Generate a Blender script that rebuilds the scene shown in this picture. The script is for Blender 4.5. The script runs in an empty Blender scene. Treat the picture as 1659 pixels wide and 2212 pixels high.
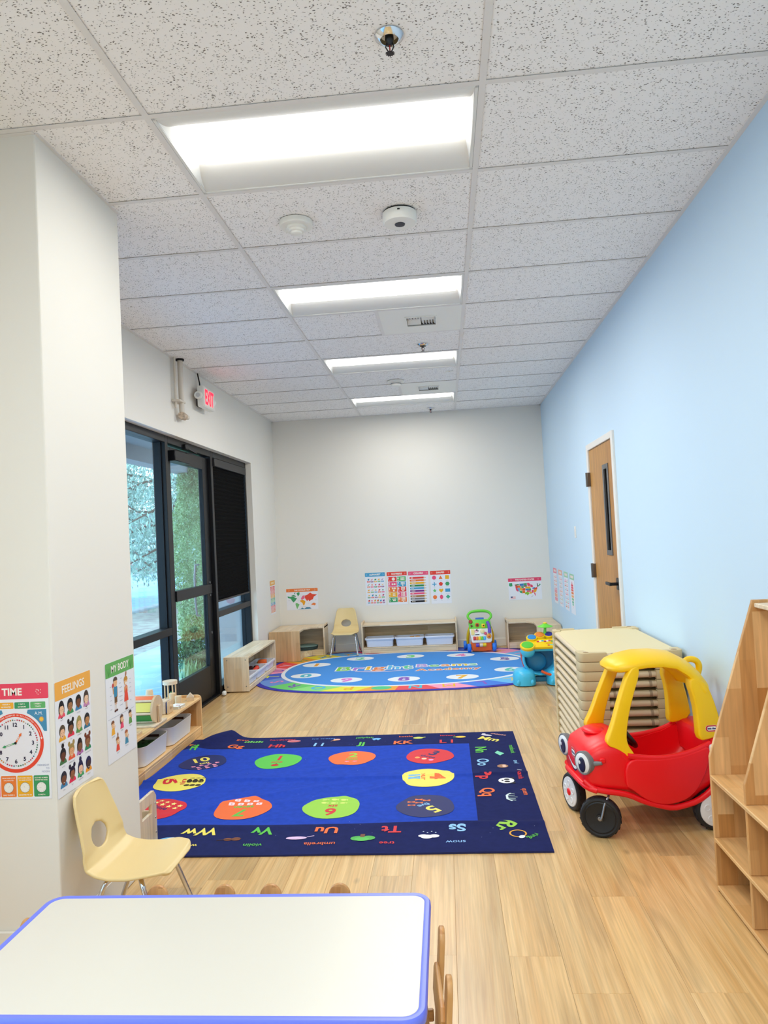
import bpy, bmesh, math, random
from mathutils import Vector, Matrix
R = math.radians
PI = math.pi
random.seed(7)
scene = bpy.context.scene
COL = scene.collection

# ------------------------------------------------------------------ camera
CAM_Z = 1.46
YAW, PITCH, ROLL, FPX = -0.08301592, 0.03405383, -0.05070890, 1540.497
cd = bpy.data.cameras.new('camera')
cam = bpy.data.objects.new('camera', cd)
COL.objects.link(cam)
cy_, sy_ = math.cos(YAW), math.sin(YAW)
cp_, sp_ = math.cos(PITCH), math.sin(PITCH)
fw = Vector((sy_ * cp_, cy_ * cp_, sp_))
r0 = Vector((cy_, -sy_, 0))
u0 = r0.cross(fw)
rt = r0 * math.cos(ROLL) + u0 * math.sin(ROLL)
up = -r0 * math.sin(ROLL) + u0 * math.cos(ROLL)
m = Matrix((rt, up, -fw)).transposed().to_4x4()
m.translation = Vector((0, 0, CAM_Z))
cam.matrix_world = m
cd.sensor_fit = 'VERTICAL'
cd.sensor_height = 24.0
cd.lens = FPX / 2212 * 24.0
cd.clip_start = 0.05
cd.clip_end = 200
scene.camera = cam

# ------------------------------------------------------------------ world, exposure
w = bpy.data.worlds.new('sky')
scene.world = w
w.use_nodes = True
bg = w.node_tree.nodes['Background']
bg.inputs['Color'].default_value = (0.50, 0.77, 1.0, 1)
bg.inputs['Strength'].default_value = 3.6
LAMP = 2.6          # emission of the troffer lenses
LAMP_SPREAD = 176
LAMP_W = 23         # watts sent down by each troffer
LAMP_K = {-6: 1.5, -3: .95, 0: .45, 3: 1.15, 6: 1.2, 9: .44}
vs = scene.view_settings
vs.view_transform = 'Standard'
vs.look = 'None'
vs.gamma = 1
vs.use_curve_mapping = False
vs.exposure = 0.18

# ------------------------------------------------------------------ helpers
def lin(c):
    return c / 12.92 if c <= 0.04045 else ((c + 0.055) / 1.055) ** 2.4
def C(h):
    if isinstance(h, str):
        h = h.lstrip('#')
        h = [int(h[i:i + 2], 16) for i in (0, 2, 4)]
    return tuple(lin(v / 255) for v in h[:3]) + (1,)

MATS = {}
def mat(name, color, rough=0.5, metal=0.0, emit=0.0, bump=0.0, bscale=200, vary=0.0, vscale=8, coat=0.0, spec=0.5):
    if name in MATS: return MATS[name]
    mt = bpy.data.materials.new(name); mt.use_nodes = True
    nt = mt.node_tree; b = nt.nodes['Principled BSDF']
    col = C(color) if not (isinstance(color, tuple) and len(color) == 4) else color
    b.inputs['Base Color'].default_value = col
    b.inputs['Roughness'].default_value = rough
    b.inputs['Metallic'].default_value = metal
    b.inputs['Coat Weight'].default_value = coat
    b.inputs['Specular IOR Level'].default_value = spec
    if emit:
        b.inputs['Emission Color'].default_value = col
        b.inputs['Emission Strength'].default_value = emit
    if bump or vary:
        tc = nt.nodes.new('ShaderNodeTexCoord')
        n = nt.nodes.new('ShaderNodeTexNoise')
        nt.links.new(tc.outputs['Object'], n.inputs['Vector'])
        if bump:
            n.inputs['Scale'].default_value = bscale
            bp = nt.nodes.new('ShaderNodeBump')
            bp.inputs['Strength'].default_value = bump
            bp.inputs['Distance'].default_value = 0.002
            nt.links.new(n.outputs['Fac'], bp.inputs['Height'])
            nt.links.new(bp.outputs['Normal'], b.inputs['Normal'])
        if vary:
            n2 = nt.nodes.new('ShaderNodeTexNoise')
            n2.inputs['Scale'].default_value = vscale
            nt.links.new(tc.outputs['Object'], n2.inputs['Vector'])
            mr = nt.nodes.new('ShaderNodeMapRange')
            mr.inputs['From Min'].default_value = 0.3; mr.inputs['From Max'].default_value = 0.7
            mr.inputs['To Min'].default_value = 1 - vary; mr.inputs['To Max'].default_value = 1 + vary * 0.5
            nt.links.new(n2.outputs['Fac'], mr.inputs['Value'])
            mx = nt.nodes.new('ShaderNodeVectorMath'); mx.operation = 'SCALE'
            mx.inputs[0].default_value = col[:3]
            nt.links.new(mr.outputs['Result'], mx.inputs['Scale'])
            nt.links.new(mx.outputs['Vector'], b.inputs['Base Color'])
    MATS[name] = mt
    return mt

def flat(col):
    """printed ink of one colour"""
    return mat('ink_' + col.lstrip('#'), col, 0.55, spec=0.3)

def wood(name, c1, c2, axis, strip=0.055, length=0.36, rough=0.38, grain=0.22, gs=34):
    """butcher-block strips with long grain; axis = grain direction in object space"""
    if name in MATS: return MATS[name]
    mt = bpy.data.materials.new(name); mt.use_nodes = True
    nt = mt.node_tree; N = nt.nodes; L = nt.links
    b = N['Principled BSDF']; b.inputs['Roughness'].default_value = rough
    tc = N.new('ShaderNodeTexCoord'); sp = N.new('ShaderNodeSeparateXYZ')
    L.new(tc.outputs['Object'], sp.inputs[0])
    ax = 'XYZ'.index(axis.upper()); oth = [i for i in range(3) if i != ax]
    ad = N.new('ShaderNodeMath'); ad.operation = 'ADD'
    L.new(sp.outputs[oth[0]], ad.inputs[0]); L.new(sp.outputs[oth[1]], ad.inputs[1])
    cb = N.new('ShaderNodeCombineXYZ')
    L.new(sp.outputs[ax], cb.inputs[0]); L.new(ad.outputs[0], cb.inputs[1])
    br = N.new('ShaderNodeTexBrick')
    br.inputs['Scale'].default_value = 1; br.inputs['Mortar Size'].default_value = 0
    br.inputs['Brick Width'].default_value = length; br.inputs['Row Height'].default_value = strip
    br.offset = 0.37; br.inputs['Color1'].default_value = C(c1); br.inputs['Color2'].default_value = C(c2)
    L.new(cb.outputs[0], br.inputs['Vector'])
    cg = N.new('ShaderNodeCombineXYZ')
    for k, s in ((ax, 2.0), (oth[0], gs), (oth[1], gs)):
        mu = N.new('ShaderNodeMath'); mu.operation = 'MULTIPLY'; mu.inputs[1].default_value = s
        L.new(sp.outputs[k], mu.inputs[0]); L.new(mu.outputs[0], cg.inputs[k])
    no = N.new('ShaderNodeTexNoise'); no.inputs['Scale'].default_value = 1.6; no.inputs['Detail'].default_value = 5
    no.inputs['Distortion'].default_value = 0.6
    L.new(cg.outputs[0], no.inputs['Vector'])
    mr = N.new('ShaderNodeMapRange'); mr.inputs['From Min'].default_value = 0.28; mr.inputs['From Max'].default_value = 0.72
    mr.inputs['To Min'].default_value = 1 - grain; mr.inputs['To Max'].default_value = 1 + grain * 0.35
    L.new(no.outputs['Fac'], mr.inputs['Value'])
    sc = N.new('ShaderNodeVectorMath'); sc.operation = 'SCALE'
    L.new(br.outputs['Color'], sc.inputs[0]); L.new(mr.outputs['Result'], sc.inputs['Scale'])
    L.new(sc.outputs['Vector'], b.inputs['Base Color'])
    bp = N.new('ShaderNodeBump'); bp.inputs['Strength'].default_value = 0.06; bp.inputs['Distance'].default_value = 0.001
    L.new(no.outputs['Fac'], bp.inputs['Height']); L.new(bp.outputs['Normal'], b.inputs['Normal'])
    MATS[name] = mt
    return mt

class MB:
    """collects primitives into one mesh"""
    def __init__(s): s.V = []; s.F = []; s.I = []
    def add(s, vs, fs, mi=0, M=None):
        o = len(s.V)
        s.V += [tuple(M @ Vector(v)) for v in vs] if M else [tuple(v) for v in vs]
        s.F += [tuple(o + i for i in f) for f in fs]; s.I += [mi] * len(fs)
        return s
    def bm(s, bm, mi=0, M=None):
        bm.verts.index_update()
        s.add([v.co for v in bm.verts], [[v.index for v in f.verts] for f in bm.faces], mi, M); bm.free(); return s
    def box(s, x0, x1, y0, y1, z0, z1, r=0, seg=1, mi=0, M=None):
        if r:
            b = bmesh.new(); bmesh.ops.create_cube(b, size=1)
            for v in b.verts:
                v.co = Vector(((x0 + x1) / 2 + v.co.x * (x1 - x0), (y0 + y1) / 2 + v.co.y * (y1 - y0), (z0 + z1) / 2 + v.co.z * (z1 - z0)))
            bmesh.ops.bevel(b, geom=list(b.edges), offset=min(r, .49 * min(abs(x1 - x0), abs(y1 - y0), abs(z1 - z0))), segments=seg, affect='EDGES', profile=.5)
            return s.bm(b, mi, M)
        v = [(x, y, z) for z in (z0, z1) for y in (y0, y1) for x in (x0, x1)]
        return s.add(v, [(0, 2, 3, 1), (4, 5, 7, 6), (0, 1, 5, 4), (2, 6, 7, 3), (0, 4, 6, 2), (1, 3, 7, 5)], mi, M)
    def prism(s, pts, a, b, axis='z', r=0, seg=2, mi=0, M=None):
        """polygon extruded from a to b along axis; pts in the other two axes in xyz order"""
        def P(p, t):
            return {'z': (p[0], p[1], t), 'y': (p[0], t, p[1]), 'x': (t, p[0], p[1])}[axis]
        n = len(pts)
        bb = bmesh.new()
        lo = [bb.verts.new(P(p, a)) for p in pts]; hi = [bb.verts.new(P(p, b)) for p in pts]
        bb.faces.new(lo); bb.faces.new(hi)
        for i in range(n): bb.faces.new((lo[i], lo[(i + 1) % n], hi[(i + 1) % n], hi[i]))
        bmesh.ops.recalc_face_normals(bb, faces=list(bb.faces))
        if r:
            cap = [e for e in bb.edges if all(v in lo for v in e.verts) or all(v in hi for v in e.verts)]
            bmesh.ops.bevel(bb, geom=cap, offset=r, segments=seg, affect='EDGES', profile=.5, clamp_overlap=True)
        return s.bm(bb, mi, M)
    def lathe(s, prof, n=24, mi=0, M=None, cap=True):
        """prof = [(radius, z)...] about local z"""
        v = []; f = []
        for r, z in prof:
            for k in range(n):
                a = 2 * PI * k / n; v.append((r * math.cos(a), r * math.sin(a), z))
        for j in range(len(prof) - 1):
            for k in range(n):
                f.append((j * n + k, j * n + (k + 1) % n, (j + 1) * n + (k + 1) % n, (j + 1) * n + k))
        if cap:
            f.append(tuple(reversed(range(n)))); f.append(tuple(range((len(prof) - 1) * n, len(prof) * n)))
        return s.add(v, f, mi, M)
    def cyl(s, p, q, r, r2=None, n=16, mi=0, M=None):
        p = Vector(p); q = Vector(q); d = q - p
        T = Matrix.Translation(p) @ d.to_track_quat('Z', 'Y').to_matrix().to_4x4()
        return s.lathe([(r, 0), (r if r2 is None else r2, d.length)], n, mi, (M @ T) if M else T)
    def tube(s, path, r, n=10, mi=0, M=None, closed=False, sub=0):
        P = [Vector(p) for p in path]
        rs = list(r) if isinstance(r, (list, tuple)) else [r] * len(P)
        for _ in range(sub):
            Q = []; RR = []
            m_ = len(P)
            for i in range(m_ if closed else m_ - 1):
                a, b = P[i], P[(i + 1) % m_]; ra, rb = rs[i], rs[(i + 1) % m_]
                Q += [a * .75 + b * .25, a * .25 + b * .75]; RR += [ra * .75 + rb * .25, ra * .25 + rb * .75]
            if not closed: Q = [P[0]] + Q[1:-1] + [P[-1]]; RR = [rs[0]] + RR[1:-1] + [rs[-1]]
            P, rs = Q, RR
        m_ = len(P); v = []; f = []; up_ = None
        for i, p in enumerate(P):
            if closed: t = P[(i + 1) % m_] - P[i - 1]
            else: t = P[min(i + 1, m_ - 1)] - P[max(i - 1, 0)]
            t.normalize()
            if up_ is None:
                up_ = Vector((0, 0, 1)) if abs(t.z) < .9 else Vector((1, 0, 0))
            a = t.cross(up_); a.normalize(); up_ = a.cross(t)
            for k in range(n):
                an = 2 * PI * k / n
                v.append(p + (a * math.cos(an) + up_ * math.sin(an)) * rs[i])
        for i in range(m_ if closed else m_ - 1):
            j = (i + 1) % m_
            for k in range(n):
                f.append((i * n + k, j * n + k, j * n + (k + 1) % n, i * n + (k + 1) % n))
        if not closed:
            f.append(tuple(range(n))); f.append(tuple(reversed(range((m_ - 1) * n, m_ * n))))
        return s.add(v, f, mi, M)
    def ell(s, c, rx, ry, rz, n=16, m_=10, mi=0, M=None, p=2.0):
        v = []; f = []
        sg = lambda t: math.copysign(abs(t) ** (2 / p), t)
        for j in range(1, m_):
            th = PI * j / m_
            for k in range(n):
                ph = 2 * PI * k / n
                v.append((c[0] + rx * sg(math.sin(th)) * sg(math.cos(ph)), c[1] + ry * sg(math.sin(th)) * sg(math.sin(ph)), c[2] + rz * sg(math.cos(th))))
        for j in range(m_ - 2):
            for k in range(n):
                f.append((j * n + k, (j + 1) * n + k, (j + 1) * n + (k + 1) % n, j * n + (k + 1) % n))
        v += [(c[0], c[1], c[2] + rz), (c[0], c[1], c[2] - rz)]
        t = len(v)
        for k in range(n):
            f.append((t - 2, k, (k + 1) % n)); f.append((t - 1, (m_ - 2) * n + (k + 1) % n, (m_ - 2) * n + k))
        return s.add(v, f, mi, M)
    def grid(s, nu, nv, fn, mi=0, M=None, wrap=False):
        v = [fn(i / (nu if wrap else nu - 1), j / (nv - 1)) for j in range(nv) for i in range(nu)]
        f = []
        for j in range(nv - 1):
            for i in range(nu if wrap else nu - 1):
                f.append((j * nu + i, j * nu + (i + 1) % nu, (j + 1) * nu + (i + 1) % nu, (j + 1) * nu + i))
        return s.add(v, f, mi, M)
    def mesh(s, name, mats, smooth=True, fix=True):
        me = bpy.data.meshes.new(name)
        me.from_pydata(s.V, [], s.F)
        for q in (mats if isinstance(mats, (list, tuple)) else [mats]): me.materials.append(q)
        if any(s.I): me.polygons.foreach_set('material_index', s.I)
        if fix:
            b = bmesh.new(); b.from_mesh(me)
            bmesh.ops.recalc_face_normals(b, faces=list(b.faces)); b.to_mesh(me); b.free()
        if smooth:
            me.polygons.foreach_set('use_smooth', [True] * len(me.polygons))
            me.set_sharp_from_angle(angle=R(38))
        me.update()
        return me

def link(name, me, parent=None):
    o = bpy.data.objects.new(name, me); COL.objects.link(o)
    if parent: o.parent = parent
    return o
def part(name, mb, mats, parent, label=None, kind=None, smooth=True, fix=True):
    o = link(name, mb.mesh(name, mats, smooth, fix) if isinstance(mb, MB) else mb, parent)
    if label: o['label'] = label
    if kind: o['kind'] = kind
    return o
def thing(name, label, cat, loc=(0, 0, 0), rz=0, group=None, mb=None, mats=None, smooth=True):
    o = bpy.data.objects.new(name, mb.mesh(name, mats, smooth) if mb else None); COL.objects.link(o)
    o.location = loc; o.rotation_euler = (0, 0, rz)
    o['label'] = label; o['category'] = cat
    if group: o['group'] = group
    return o
def struct(name, mb=None, mats=None, parent=None, loc=(0, 0, 0)):
    o = link(name, mb.mesh(name, mats, False) if mb else None, parent)
    o.location = loc
    if not parent: o['kind'] = 'structure'
    return o
def dup(root, loc, rz=None, label=None, group=None):
    r = root.copy(); COL.objects.link(r); r.location = loc
    if rz is not None: r.rotation_euler = (0, 0, rz)
    if label: r['label'] = label
    if group: r['group'] = group
    for ch in list(root.children):
        c = ch.copy(); COL.objects.link(c); c.parent = r
        for g in list(ch.children):
            d = g.copy(); COL.objects.link(d); d.parent = c
    return r
def rotm(axis, deg, loc=(0, 0, 0)):
    return Matrix.Translation(loc) @ Matrix.Rotation(R(deg), 4, axis)

# ---- flat print: coloured outlines laid on a sheet, a label or a rug
GLY = {}
def glyph(txt, bold):
    k = (txt, bold)
    if k not in GLY:
        cu = bpy.data.curves.new('t', 'FONT'); cu.body = txt; cu.size = 1; cu.offset = bold
        cu.resolution_u = 3; cu.fill_mode = 'BOTH'
        o = bpy.data.objects.new('t', cu)
        me = bpy.data.meshes.new_from_object(o)
        GLY[k] = ([(v.co.x, v.co.y) for v in me.vertices], [tuple(p.vertices) for p in me.polygons])
        bpy.data.objects.remove(o); bpy.data.curves.remove(cu); bpy.data.meshes.remove(me)
    return GLY[k]
CAPH = None
class Print:
    def __init__(s): s.items = []
    def raw(s, v, f, col, lay): s.items.append((v, f, col, lay + .03 * (len(s.items) % 30)))
    def poly(s, pts, col, lay=1): s.raw(list(pts), [tuple(range(len(pts)))], col, lay)
    def rect(s, x, y, w_, h_, col, lay=1): s.poly([(x, y), (x + w_, y), (x + w_, y + h_), (x, y + h_)], col, lay)
    def rrect(s, x, y, w_, h_, r, col, lay=1):
        p = []
        for cx, cy, a0 in ((x + w_ - r, y + h_ - r, 0), (x + r, y + h_ - r, 90), (x + r, y + r, 180), (x + w_ - r, y + r, 270)):
            for k in range(5): p.append((cx + r * math.cos(R(a0 + k * 22.5)), cy + r * math.sin(R(a0 + k * 22.5))))
        s.poly(p, col, lay)
    def ell(s, x, y, rx, ry, col, lay=1, n=20, a0=0, a1=360, rot=0):
        ca, sa = math.cos(rot), math.sin(rot); p = []
        full = a1 - a0 >= 360
        for k in range(n if full else n + 1):
            a = R(a0 + (a1 - a0) * k / n); ex, ey = rx * math.cos(a), ry * math.sin(a)
            p.append((x + ex * ca - ey * sa, y + ex * sa + ey * ca))
        s.poly(p, col, lay)
    def ring(s, x, y, r1, r2, col, lay=1, n=48, a0=0, a1=360, k=1.0):
        v = []; f = []
        for i in range(n + 1):
            a = R(a0 + (a1 - a0) * i / n)
            v += [(x + r1 * math.cos(a), y + r1 * k * math.sin(a)), (x + r2 * math.cos(a), y + r2 * k * math.sin(a))]
        for i in range(n): f.append((2 * i, 2 * i + 2, 2 * i + 3, 2 * i + 1))
        s.raw(v, f, col, lay)
    def ngon(s, x, y, r, n, col, lay=1, rot=90, inner=None):
        m_ = n * 2 if inner else n
        s.poly([(x + (r if not inner or i % 2 == 0 else r * inner) * math.cos(R(rot + 360 * i / m_)),
                 y + (r if not inner or i % 2 == 0 else r * inner) * math.sin(R(rot + 360 * i / m_))) for i in range(m_)], col, lay)
    def line(s, x0, y0, x1, y1, w_, col, lay=1):
        dx, dy = x1 - x0, y1 - y0; l = math.hypot(dx, dy) or 1; nx, ny = -dy / l * w_ / 2, dx / l * w_ / 2
        s.poly([(x0 + nx, y0 + ny), (x0 - nx, y0 - ny), (x1 - nx, y1 - ny), (x1 + nx, y1 + ny)], col, lay)
    def text(s, t, x, y, h, col, lay=3, al='c', rot=0, bold=0.015, sx=1.0, maxw=None):
        """h = cap height, (x, y) = middle of the line"""
        global CAPH
        if CAPH is None:
            g = glyph('H', 0)[0]; CAPH = max(v[1] for v in g)
        v, f = glyph(t, bold)
        if not v: return
        k = h / CAPH; x0 = min(p[0] for p in v); x1 = max(p[0] for p in v)
        if maxw and (x1 - x0) * k * sx > maxw: sx = maxw / ((x1 - x0) * k)
        off = {'c': (x0 + x1) / 2, 'l': x0, 'r': x1}[al]
        ca, sa = math.cos(rot), math.sin(rot); o = []
        for px, py in v:
            a, b = (px - off) * k * sx, (py - CAPH / 2) * k
            o.append((x + a * ca - b * sa, y + a * sa + b * ca))
        s.raw(o, f, col, lay)
    def build(s, name, fn, parent, lift=0.00025, maxlen=None, z0=0.0002):
        cols = []; V = []; F = []; I = []
        if maxlen:
            for v, f, col, lay in s.items:
                b = bmesh.new()
                vv = [b.verts.new((p[0], p[1], 0)) for p in v]
                for q in f:
                    try: b.faces.new([vv[i] for i in q])
                    except ValueError: pass
                bmesh.ops.triangulate(b, faces=list(b.faces))
                for _ in range(6):
                    es = [e for e in b.edges if e.calc_length() > maxlen]
                    if not es: break
                    bmesh.ops.subdivide_edges(b, edges=es, cuts=1)
                    bmesh.ops.triangulate(b, faces=[q for q in b.faces if len(q.verts) > 3])
                b.verts.index_update()
                o = len(V); V += [fn(q.co.x, q.co.y, z0 + lift * lay) for q in b.verts]
                if col not in cols: cols.append(col)
                for q in b.faces: F.append(tuple(o + k.index for k in q.verts)); I.append(cols.index(col))
                b.free()
        else:
            for v, f, col, lay in s.items:
                o = len(V); V += [fn(p[0], p[1], z0 + lift * lay) for p in v]
                if col not in cols: cols.append(col)
                F += [tuple(o + i for i in q) for q in f]; I += [cols.index(col)] * len(f)
        mb = MB(); mb.V = [tuple(p) for p in V]; mb.F = F; mb.I = I
        return part(name, mb, [flat(c) for c in cols], parent, smooth=False, fix=False)

# ------------------------------------------------------------------ room numbers
HC = CAM_Z + 1.5714          # ceiling
XR, XL, YB = 1.3012, -2.1878, 9.176
XT, Y0, P = 0.2286, 2.4766, 0.6096
PILX, PILY0, PILY1 = -1.45, 2.51, 3.19
YF, XLL = -3.0, XL         # behind the camera

# materials of the setting
M_wall = mat('wall_paint', '#ebe8df', 0.75, bump=0.04, bscale=350)
M_blue = mat('blue_paint', '#cbe3f4', 0.7, bump=0.04, bscale=350)
M_trim = mat('white_trim', '#e9e6de', 0.45)
M_black = mat('black_aluminium', '#0e1014', 0.4, 0.0, spec=.35)
M_white = mat('white_plastic', '#eeeee8', 0.4)
M_dark = mat('dark_void', '#0c0c0d', 0.9)
M_chrome = mat('chrome', '#d9d9dc', 0.12, 1.0)
M_steel = mat('steel', '#8f9094', 0.35, 0.9)

def tile_mat():
    mt = bpy.data.materials.new('fissured_tile'); mt.use_nodes = True
    nt = mt.node_tree; N = nt.nodes; L = nt.links; b = N['Principled BSDF']
    b.inputs['Roughness'].default_value = 0.9
    tc = N.new('ShaderNodeTexCoord'); oi = N.new('ShaderNodeObjectInfo')
    sc = N.new('ShaderNodeVectorMath'); sc.operation = 'SCALE'; sc.inputs['Scale'].default_value = 37
    cx = N.new('ShaderNodeCombineXYZ'); L.new(oi.outputs['Random'], cx.inputs[0]); L.new(oi.outputs['Random'], cx.inputs[1])
    L.new(cx.outputs[0], sc.inputs[0])
    ad = N.new('ShaderNodeVectorMath'); ad.operation = 'ADD'
    L.new(tc.outputs['Object'], ad.inputs[0]); L.new(sc.outputs['Vector'], ad.inputs[1])
    dn = N.new('ShaderNodeTexNoise'); dn.inputs['Scale'].default_value = 95; dn.inputs['Detail'].default_value = 1
    L.new(ad.outputs['Vector'], dn.inputs['Vector'])
    ds = N.new('ShaderNodeVectorMath'); ds.operation = 'SCALE'; ds.inputs['Scale'].default_value = 0.011
    L.new(dn.outputs['Color'], ds.inputs[0])
    a2 = N.new('ShaderNodeVectorMath'); a2.operation = 'ADD'
    L.new(ad.outputs['Vector'], a2.inputs[0]); L.new(ds.outputs['Vector'], a2.inputs[1])
    vo = N.new('ShaderNodeTexVoronoi'); vo.inputs['Scale'].default_value = 100
    st = N.new('ShaderNodeVectorMath'); st.operation = 'MULTIPLY'; st.inputs[1].default_value = (.8, 1.35, 1)
    L.new(a2.outputs['Vector'], st.inputs[0]); L.new(st.outputs['Vector'], vo.inputs['Vector'])
    mk = N.new('ShaderNodeTexNoise'); mk.inputs['Scale'].default_value = 26; mk.inputs['Detail'].default_value = 2
    L.new(ad.outputs['Vector'], mk.inputs['Vector'])
    th = N.new('ShaderNodeMapRange'); th.inputs['From Min'].default_value = 0.38; th.inputs['From Max'].default_value = 0.62
    th.inputs['To Min'].default_value = 0.14; th.inputs['To Max'].default_value = 0.30
    L.new(mk.outputs['Fac'], th.inputs['Value'])
    sb = N.new('ShaderNodeMath'); sb.operation = 'SUBTRACT'
    L.new(vo.outputs['Distance'], sb.inputs[0]); L.new(th.outputs['Result'], sb.inputs[1])
    rp = N.new('ShaderNodeMapRange'); rp.inputs['From Min'].default_value = -0.04; rp.inputs['From Max'].default_value = 0.05
    L.new(sb.outputs[0], rp.inputs['Value'])
    mx = N.new('ShaderNodeMix'); mx.data_type = 'RGBA'
    mx.inputs['A'].default_value = C('#7d7771'); mx.inputs['B'].default_value = C('#faf8f6')
    L.new(rp.outputs['Result'], mx.inputs['Factor']); L.new(mx.outputs['Result'], b.inputs['Base Color'])
    bp = N.new('ShaderNodeBump'); bp.inputs['Strength'].default_value = 0.5; bp.inputs['Distance'].default_value = 0.002
    L.new(rp.outputs['Result'], bp.inputs['Height']); L.new(bp.outputs['Normal'], b.inputs['Normal'])
    return mt
M_tile = tile_mat()
M_tee = mat('grid_tee', '#e6e3e0', .45)

def plank_mat():
    mt = bpy.data.materials.new('oak_vinyl'); mt.use_nodes = True
    nt = mt.node_tree; N = nt.nodes; L = nt.links; b = N['Principled BSDF']
    b.inputs['Roughness'].default_value = 0.33; b.inputs['Coat Weight'].default_value = .55; b.inputs['Coat Roughness'].default_value = .25
    tc = N.new('ShaderNodeTexCoord'); oi = N.new('ShaderNodeObjectInfo')
    mu = N.new('ShaderNodeMath'); mu.operation = 'MULTIPLY'; mu.inputs[1].default_value = 53
    L.new(oi.outputs['Random'], mu.inputs[0])
    cx = N.new('ShaderNodeCombineXYZ')
    for k in range(3): L.new(mu.outputs[0], cx.inputs[k])
    ad = N.new('ShaderNodeVectorMath'); ad.operation = 'ADD'
    L.new(tc.outputs['Object'], ad.inputs[0]); L.new(cx.outputs[0], ad.inputs[1])
    def noise(sx, sy, det, dist):
        ml = N.new('ShaderNodeVectorMath'); ml.operation = 'MULTIPLY'; ml.inputs[1].default_value = (sx, sy, 1)
        L.new(ad.outputs['Vector'], ml.inputs[0])
        n = N.new('ShaderNodeTexNoise'); n.inputs['Scale'].default_value = 1; n.inputs['Detail'].default_value = det
        n.inputs['Distortion'].default_value = dist; L.new(ml.outputs['Vector'], n.inputs['Vector']); return n
    n1 = noise(34, 1.3, 4, .7); n2 = noise(170, 4.5, 3, .2); n3 = noise(4.5, .9, 2, .6)
    cr = N.new('ShaderNodeValToRGB'); e = cr.color_ramp.elements
    e[0].position = .28; e[0].color = C('#d5a768'); e[1].position = .66; e[1].color = C('#e9c488')
    L.new(n1.outputs['Fac'], cr.inputs['Fac'])
    def scale(col, fac, lo, hi, a=.3, bb=.7):
        mr = N.new('ShaderNodeMapRange'); mr.inputs['From Min'].default_value = a; mr.inputs['From Max'].default_value = bb
        mr.inputs['To Min'].default_value = lo; mr.inputs['To Max'].default_value = hi; L.new(fac, mr.inputs['Value'])
        s_ = N.new('ShaderNodeVectorMath'); s_.operation = 'SCALE'; L.new(col, s_.inputs[0]); L.new(mr.outputs['Result'], s_.inputs['Scale'])
        return s_.outputs['Vector']
    c = scale(cr.outputs['Color'], n2.outputs['Fac'], .84, 1.07)
    c = scale(c, n3.outputs['Fac'], .93, 1.03)
    c = scale(c, oi.outputs['Random'], .84, 1.06, 0, .7)
    # cathedral figure: distorted rings stretched along the board
    wl = N.new('ShaderNodeVectorMath'); wl.operation = 'MULTIPLY'; wl.inputs[1].default_value = (9, .75, 0)
    L.new(ad.outputs['Vector'], wl.inputs[0])
    wn = N.new('ShaderNodeTexNoise'); wn.inputs['Scale'].default_value = .55; wn.inputs['Detail'].default_value = 1.5; wn.inputs['Distortion'].default_value = .4
    L.new(wl.outputs['Vector'], wn.inputs['Vector'])
    wm = N.new('ShaderNodeMath'); wm.operation = 'MULTIPLY'; wm.inputs[1].default_value = 34; L.new(wn.outputs['Fac'], wm.inputs[0])
    ws = N.new('ShaderNodeMath'); ws.operation = 'SINE'; L.new(wm.outputs[0], ws.inputs[0])
    c = scale(c, ws.outputs[0], .86, 1.0, -1.0, -.35)
    # knots
    vo = N.new('ShaderNodeTexVoronoi'); vo.inputs['Scale'].default_value = 2.1
    ml = N.new('ShaderNodeVectorMath'); ml.operation = 'MULTIPLY'; ml.inputs[1].default_value = (1.7, .8, 0)
    L.new(ad.outputs['Vector'], ml.inputs[0]); L.new(ml.outputs['Vector'], vo.inputs['Vector'])
    c = scale(c, vo.outputs['Distance'], .66, 1, .01, .06)
    L.new(c, b.inputs['Base Color'])
    bp = N.new('ShaderNodeBump'); bp.inputs['Strength'].default_value = .08; bp.inputs['Distance'].default_value = .001
    L.new(n2.outputs['Fac'], bp.inputs['Height']); L.new(bp.outputs['Normal'], b.inputs['Normal'])
    return mt
M_plank = plank_mat()

def glass_mat():
    mt = bpy.data.materials.new('window_glass'); mt.use_nodes = True
    nt = mt.node_tree; N = nt.nodes; L = nt.links
    for n in list(N): N.remove(n)
    o = N.new('ShaderNodeOutputMaterial'); mx = N.new('ShaderNodeMixShader'); lw = N.new('ShaderNodeLayerWeight')
    pw = N.new('ShaderNodeMath'); pw.operation = 'POWER'; pw.inputs[1].default_value = 5; L.new(lw.outputs['Facing'], pw.inputs[0])
    ma = N.new('ShaderNodeMath'); ma.operation = 'MULTIPLY_ADD'; ma.inputs[1].default_value = .9; ma.inputs[2].default_value = .035; L.new(pw.outputs[0], ma.inputs[0])
    lw.inputs['Blend'].default_value = .5
    tr = N.new('ShaderNodeBsdfTransparent'); tr.inputs['Color'].default_value = (.93, .975, .985, 1)
    gl = N.new('ShaderNodeBsdfGlossy'); gl.inputs['Roughness'].default_value = 0.01
    L.new(ma.outputs[0], mx.inputs[0]); L.new(tr.outputs[0], mx.inputs[1]); L.new(gl.outputs[0], mx.inputs[2]); L.new(mx.outputs[0], o.inputs[0])
    return mt
M_glass = glass_mat()

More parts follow.
